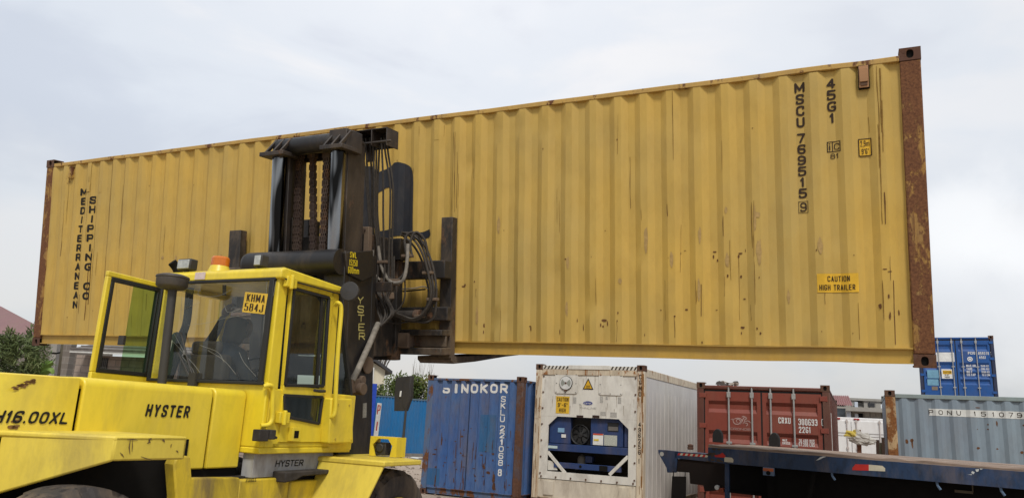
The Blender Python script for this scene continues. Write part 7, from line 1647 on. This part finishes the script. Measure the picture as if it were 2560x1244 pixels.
# ---- right: white box truck and half built concrete block behind the yard
FV = yawframe(*(at(2137, 1095, 24).xy), 0, -.30); hv = lambda px, py, y=0.: hit(FV, 1, y, px, py)
van = thing('box_truck', FV, 'white box truck showing its rear doors between the brick red and the grey blue containers', 'truck')
zt_v = hv(2137, 1043).z; xa_v, xb_v = hv(2078, 1080).x, hv(2195, 1080).x
M['van'] = paint('white truck body', (.74, .73, .71, 1), .4, .02, .12, .12, .05, .03, 95)
bm = new(); box(bm, xa_v - .3, xb_v + .3, 0, 6, .9, zt_v); part('cargo_box', bm, M['van'], van, FV, .02)
xm = hv(2128, 1080).x
for x0, x1_ in ((xa_v - .25, xm - .01), (xm + .01, xb_v + .25)):
    bm = new(); box(bm, x0, x1_, -.04, .01, 1.0, zt_v - .10); d_ = part('rear_door', bm, M['van'], van, FV, .01)
    for f in (.2, .86) if x0 < xm - .1 and x0 != xm + .01 else (.14, .80):
        bm = new(); x = x0 + (x1_ - x0) * f; cyl(bm, (x, -.065, 1.0), (x, -.065, zt_v - .06), .018, n=10)
        for z_ in (zt_v - .12, zt_v - .95): box(bm, x - .035, x + .035, -.08, -.04, z_ - .03, z_ + .03)
        part('locking_bar', bm, plain('pale rusty bar', (.52, .46, .43, 1), .6), d_, FV)
    bm = new(); z_ = hv(2120, 1081).z; box(bm, x0 + .03, x1_ - .03, -.05, -.035, z_ - .012, z_ + .012); z_ = hv(2120, 1088).z; box(bm, x0 + .03, x1_ - .03, -.05, -.035, z_ - .008, z_ + .008); part('door_trim', bm, plain('grey trim', (.38, .36, .35, 1), .6), d_, FV)
for px in (2093, 2141): c = hv(px, 1046); bm = new(); box(bm, c.x - .08, c.x + .08, -.06, .0, zt_v - .075, zt_v - .02); part('marker_light', bm, plain('dark red light', (.36, .03, .03, 1), .3), van, FV, .006)
for x in (xa_v, xb_v):
    for y in (.8, 4.6): bm = new(); lathe(bm, (x, y, .48), (1, 0, 0), [(.25, -.14), (.45, -.14), (.48, -.1), (.48, .1), (.45, .14), (.25, .14), (.1, .05)], 28); part('wheel', bm, M['rubber'], van, FV)
dC = 47; FCn = yawframe(*(at(2140, 1095, dC).xy), 0, -.12); hc = lambda px, py, y=0.: hit(FCn, 1, y, px, py)
blk = thing('concrete_building', FCn, 'unfinished grey concrete building with open floors behind the white truck', 'building')
x0, x1_ = hc(2085, 1020).x, hc(2260, 1020).x; z_ = lambda py: hc(2150, py).z
M['conc'] = plain('raw concrete', (.33, .315, .285, 1), .9, var=.12, sc=2)
bm = new(); box(bm, x0, x1_, .2, 6, z_(1000), z_(994)); box(bm, x0, x1_, -.6, 6, z_(1028), z_(1018)); box(bm, x0 + .2, x1_, 4, 4.2, 0, z_(996))
for px in (2125, 2140, 2171, 2186, 2200, 2230): x = hc(px, 1020).x; box(bm, x - .16, x + .16, .3, .6, 0, z_(999))
box(bm, hc(2180, 1020).x, x1_, .6, .8, z_(1060), z_(1017)); box(bm, hc(2128, 1020).x, hc(2170, 1020).x, .5, .7, z_(1018), z_(1013)); box(bm, hc(2143, 1000).x, hc(2167, 1000).x, .6, .8, z_(1018), z_(1004))
box(bm, x0, x1_, .2, .5, z_(1060), z_(1044)); part('frame', bm, M['conc'], blk, FCn)
bm = new(); box(bm, hc(2130, 1000).x, hc(2172, 1000).x, 1.2, 1.3, z_(1042), z_(1030), 0); 
for px in (2139.5, 2142): pass
x = hc(2141, 1010).x; box(bm, x - .09, x + .09, .0, .12, z_(1020), z_(1004), 1); x = hc(2142, 1040).x; box(bm, x - .09, x + .09, .0, .12, z_(1046), z_(1034), 1); x = hc(2118, 1025).x; box(bm, x - .1, x + .12, -.3, -.1, z_(1046), z_(1018), 1); x = hc(2182, 1010).x; box(bm, x - .2, x + .2, .25, .3, z_(1014), z_(1005), 0)
part('window', bm, [plain('dark opening', (.03, .032, .036, 1), .5), plain('pale blue frame', (.55, .60, .68, 1), .5)], blk, FCn)
FPr = yawframe(*(at(2110, 1095, 40).xy), 0, -.2); hp_ = lambda px, py, y=0.: hit(FPr, 1, y, px, py)
kio = thing('house', FPr, 'small house with a faded pink corrugated roof behind the brick red container', 'house')
a, b, c, d = hp_(2070, 1012), hp_(2133, 1014.5), hp_(2122, 990, 2.0), hp_(2068, 988, 2.0)
cr_ = new(); n = 22; lo = [a.lerp(b, i / n) for i in range(n + 1)]; hi = [d.lerp(c, i / n) for i in range(n + 1)]
for i in range(n): u_ = Vector((0, 0, .07 * (i % 2))); v_ = Vector((0, 0, .07 * ((i + 1) % 2))); quad(cr_, lo[i] + u_, lo[i + 1] + v_, hi[i + 1] + v_, hi[i] + u_)
part('roof', cr_, paint('faded pink sheet', (.34, .17, .165, 1), .6, .1, .2, .2, .15, .05, 97), kio, FPr, smooth=0)
bm = new(); box(bm, a.x, b.x - .35, .15, 3, 0, a.z - .12, 0); box(bm, hp_(2085, 1030).x, hp_(2115, 1030).x, .10, .15, hp_(2100, 1041).z, hp_(2100, 1020).z, 1); part('wall', bm, [plain('grey wall', (.36, .34, .32, 1), .85), plain('dark blue curtain', (.07, .085, .10, 1), .5, var=.4, sc=3)], kio, FPr)
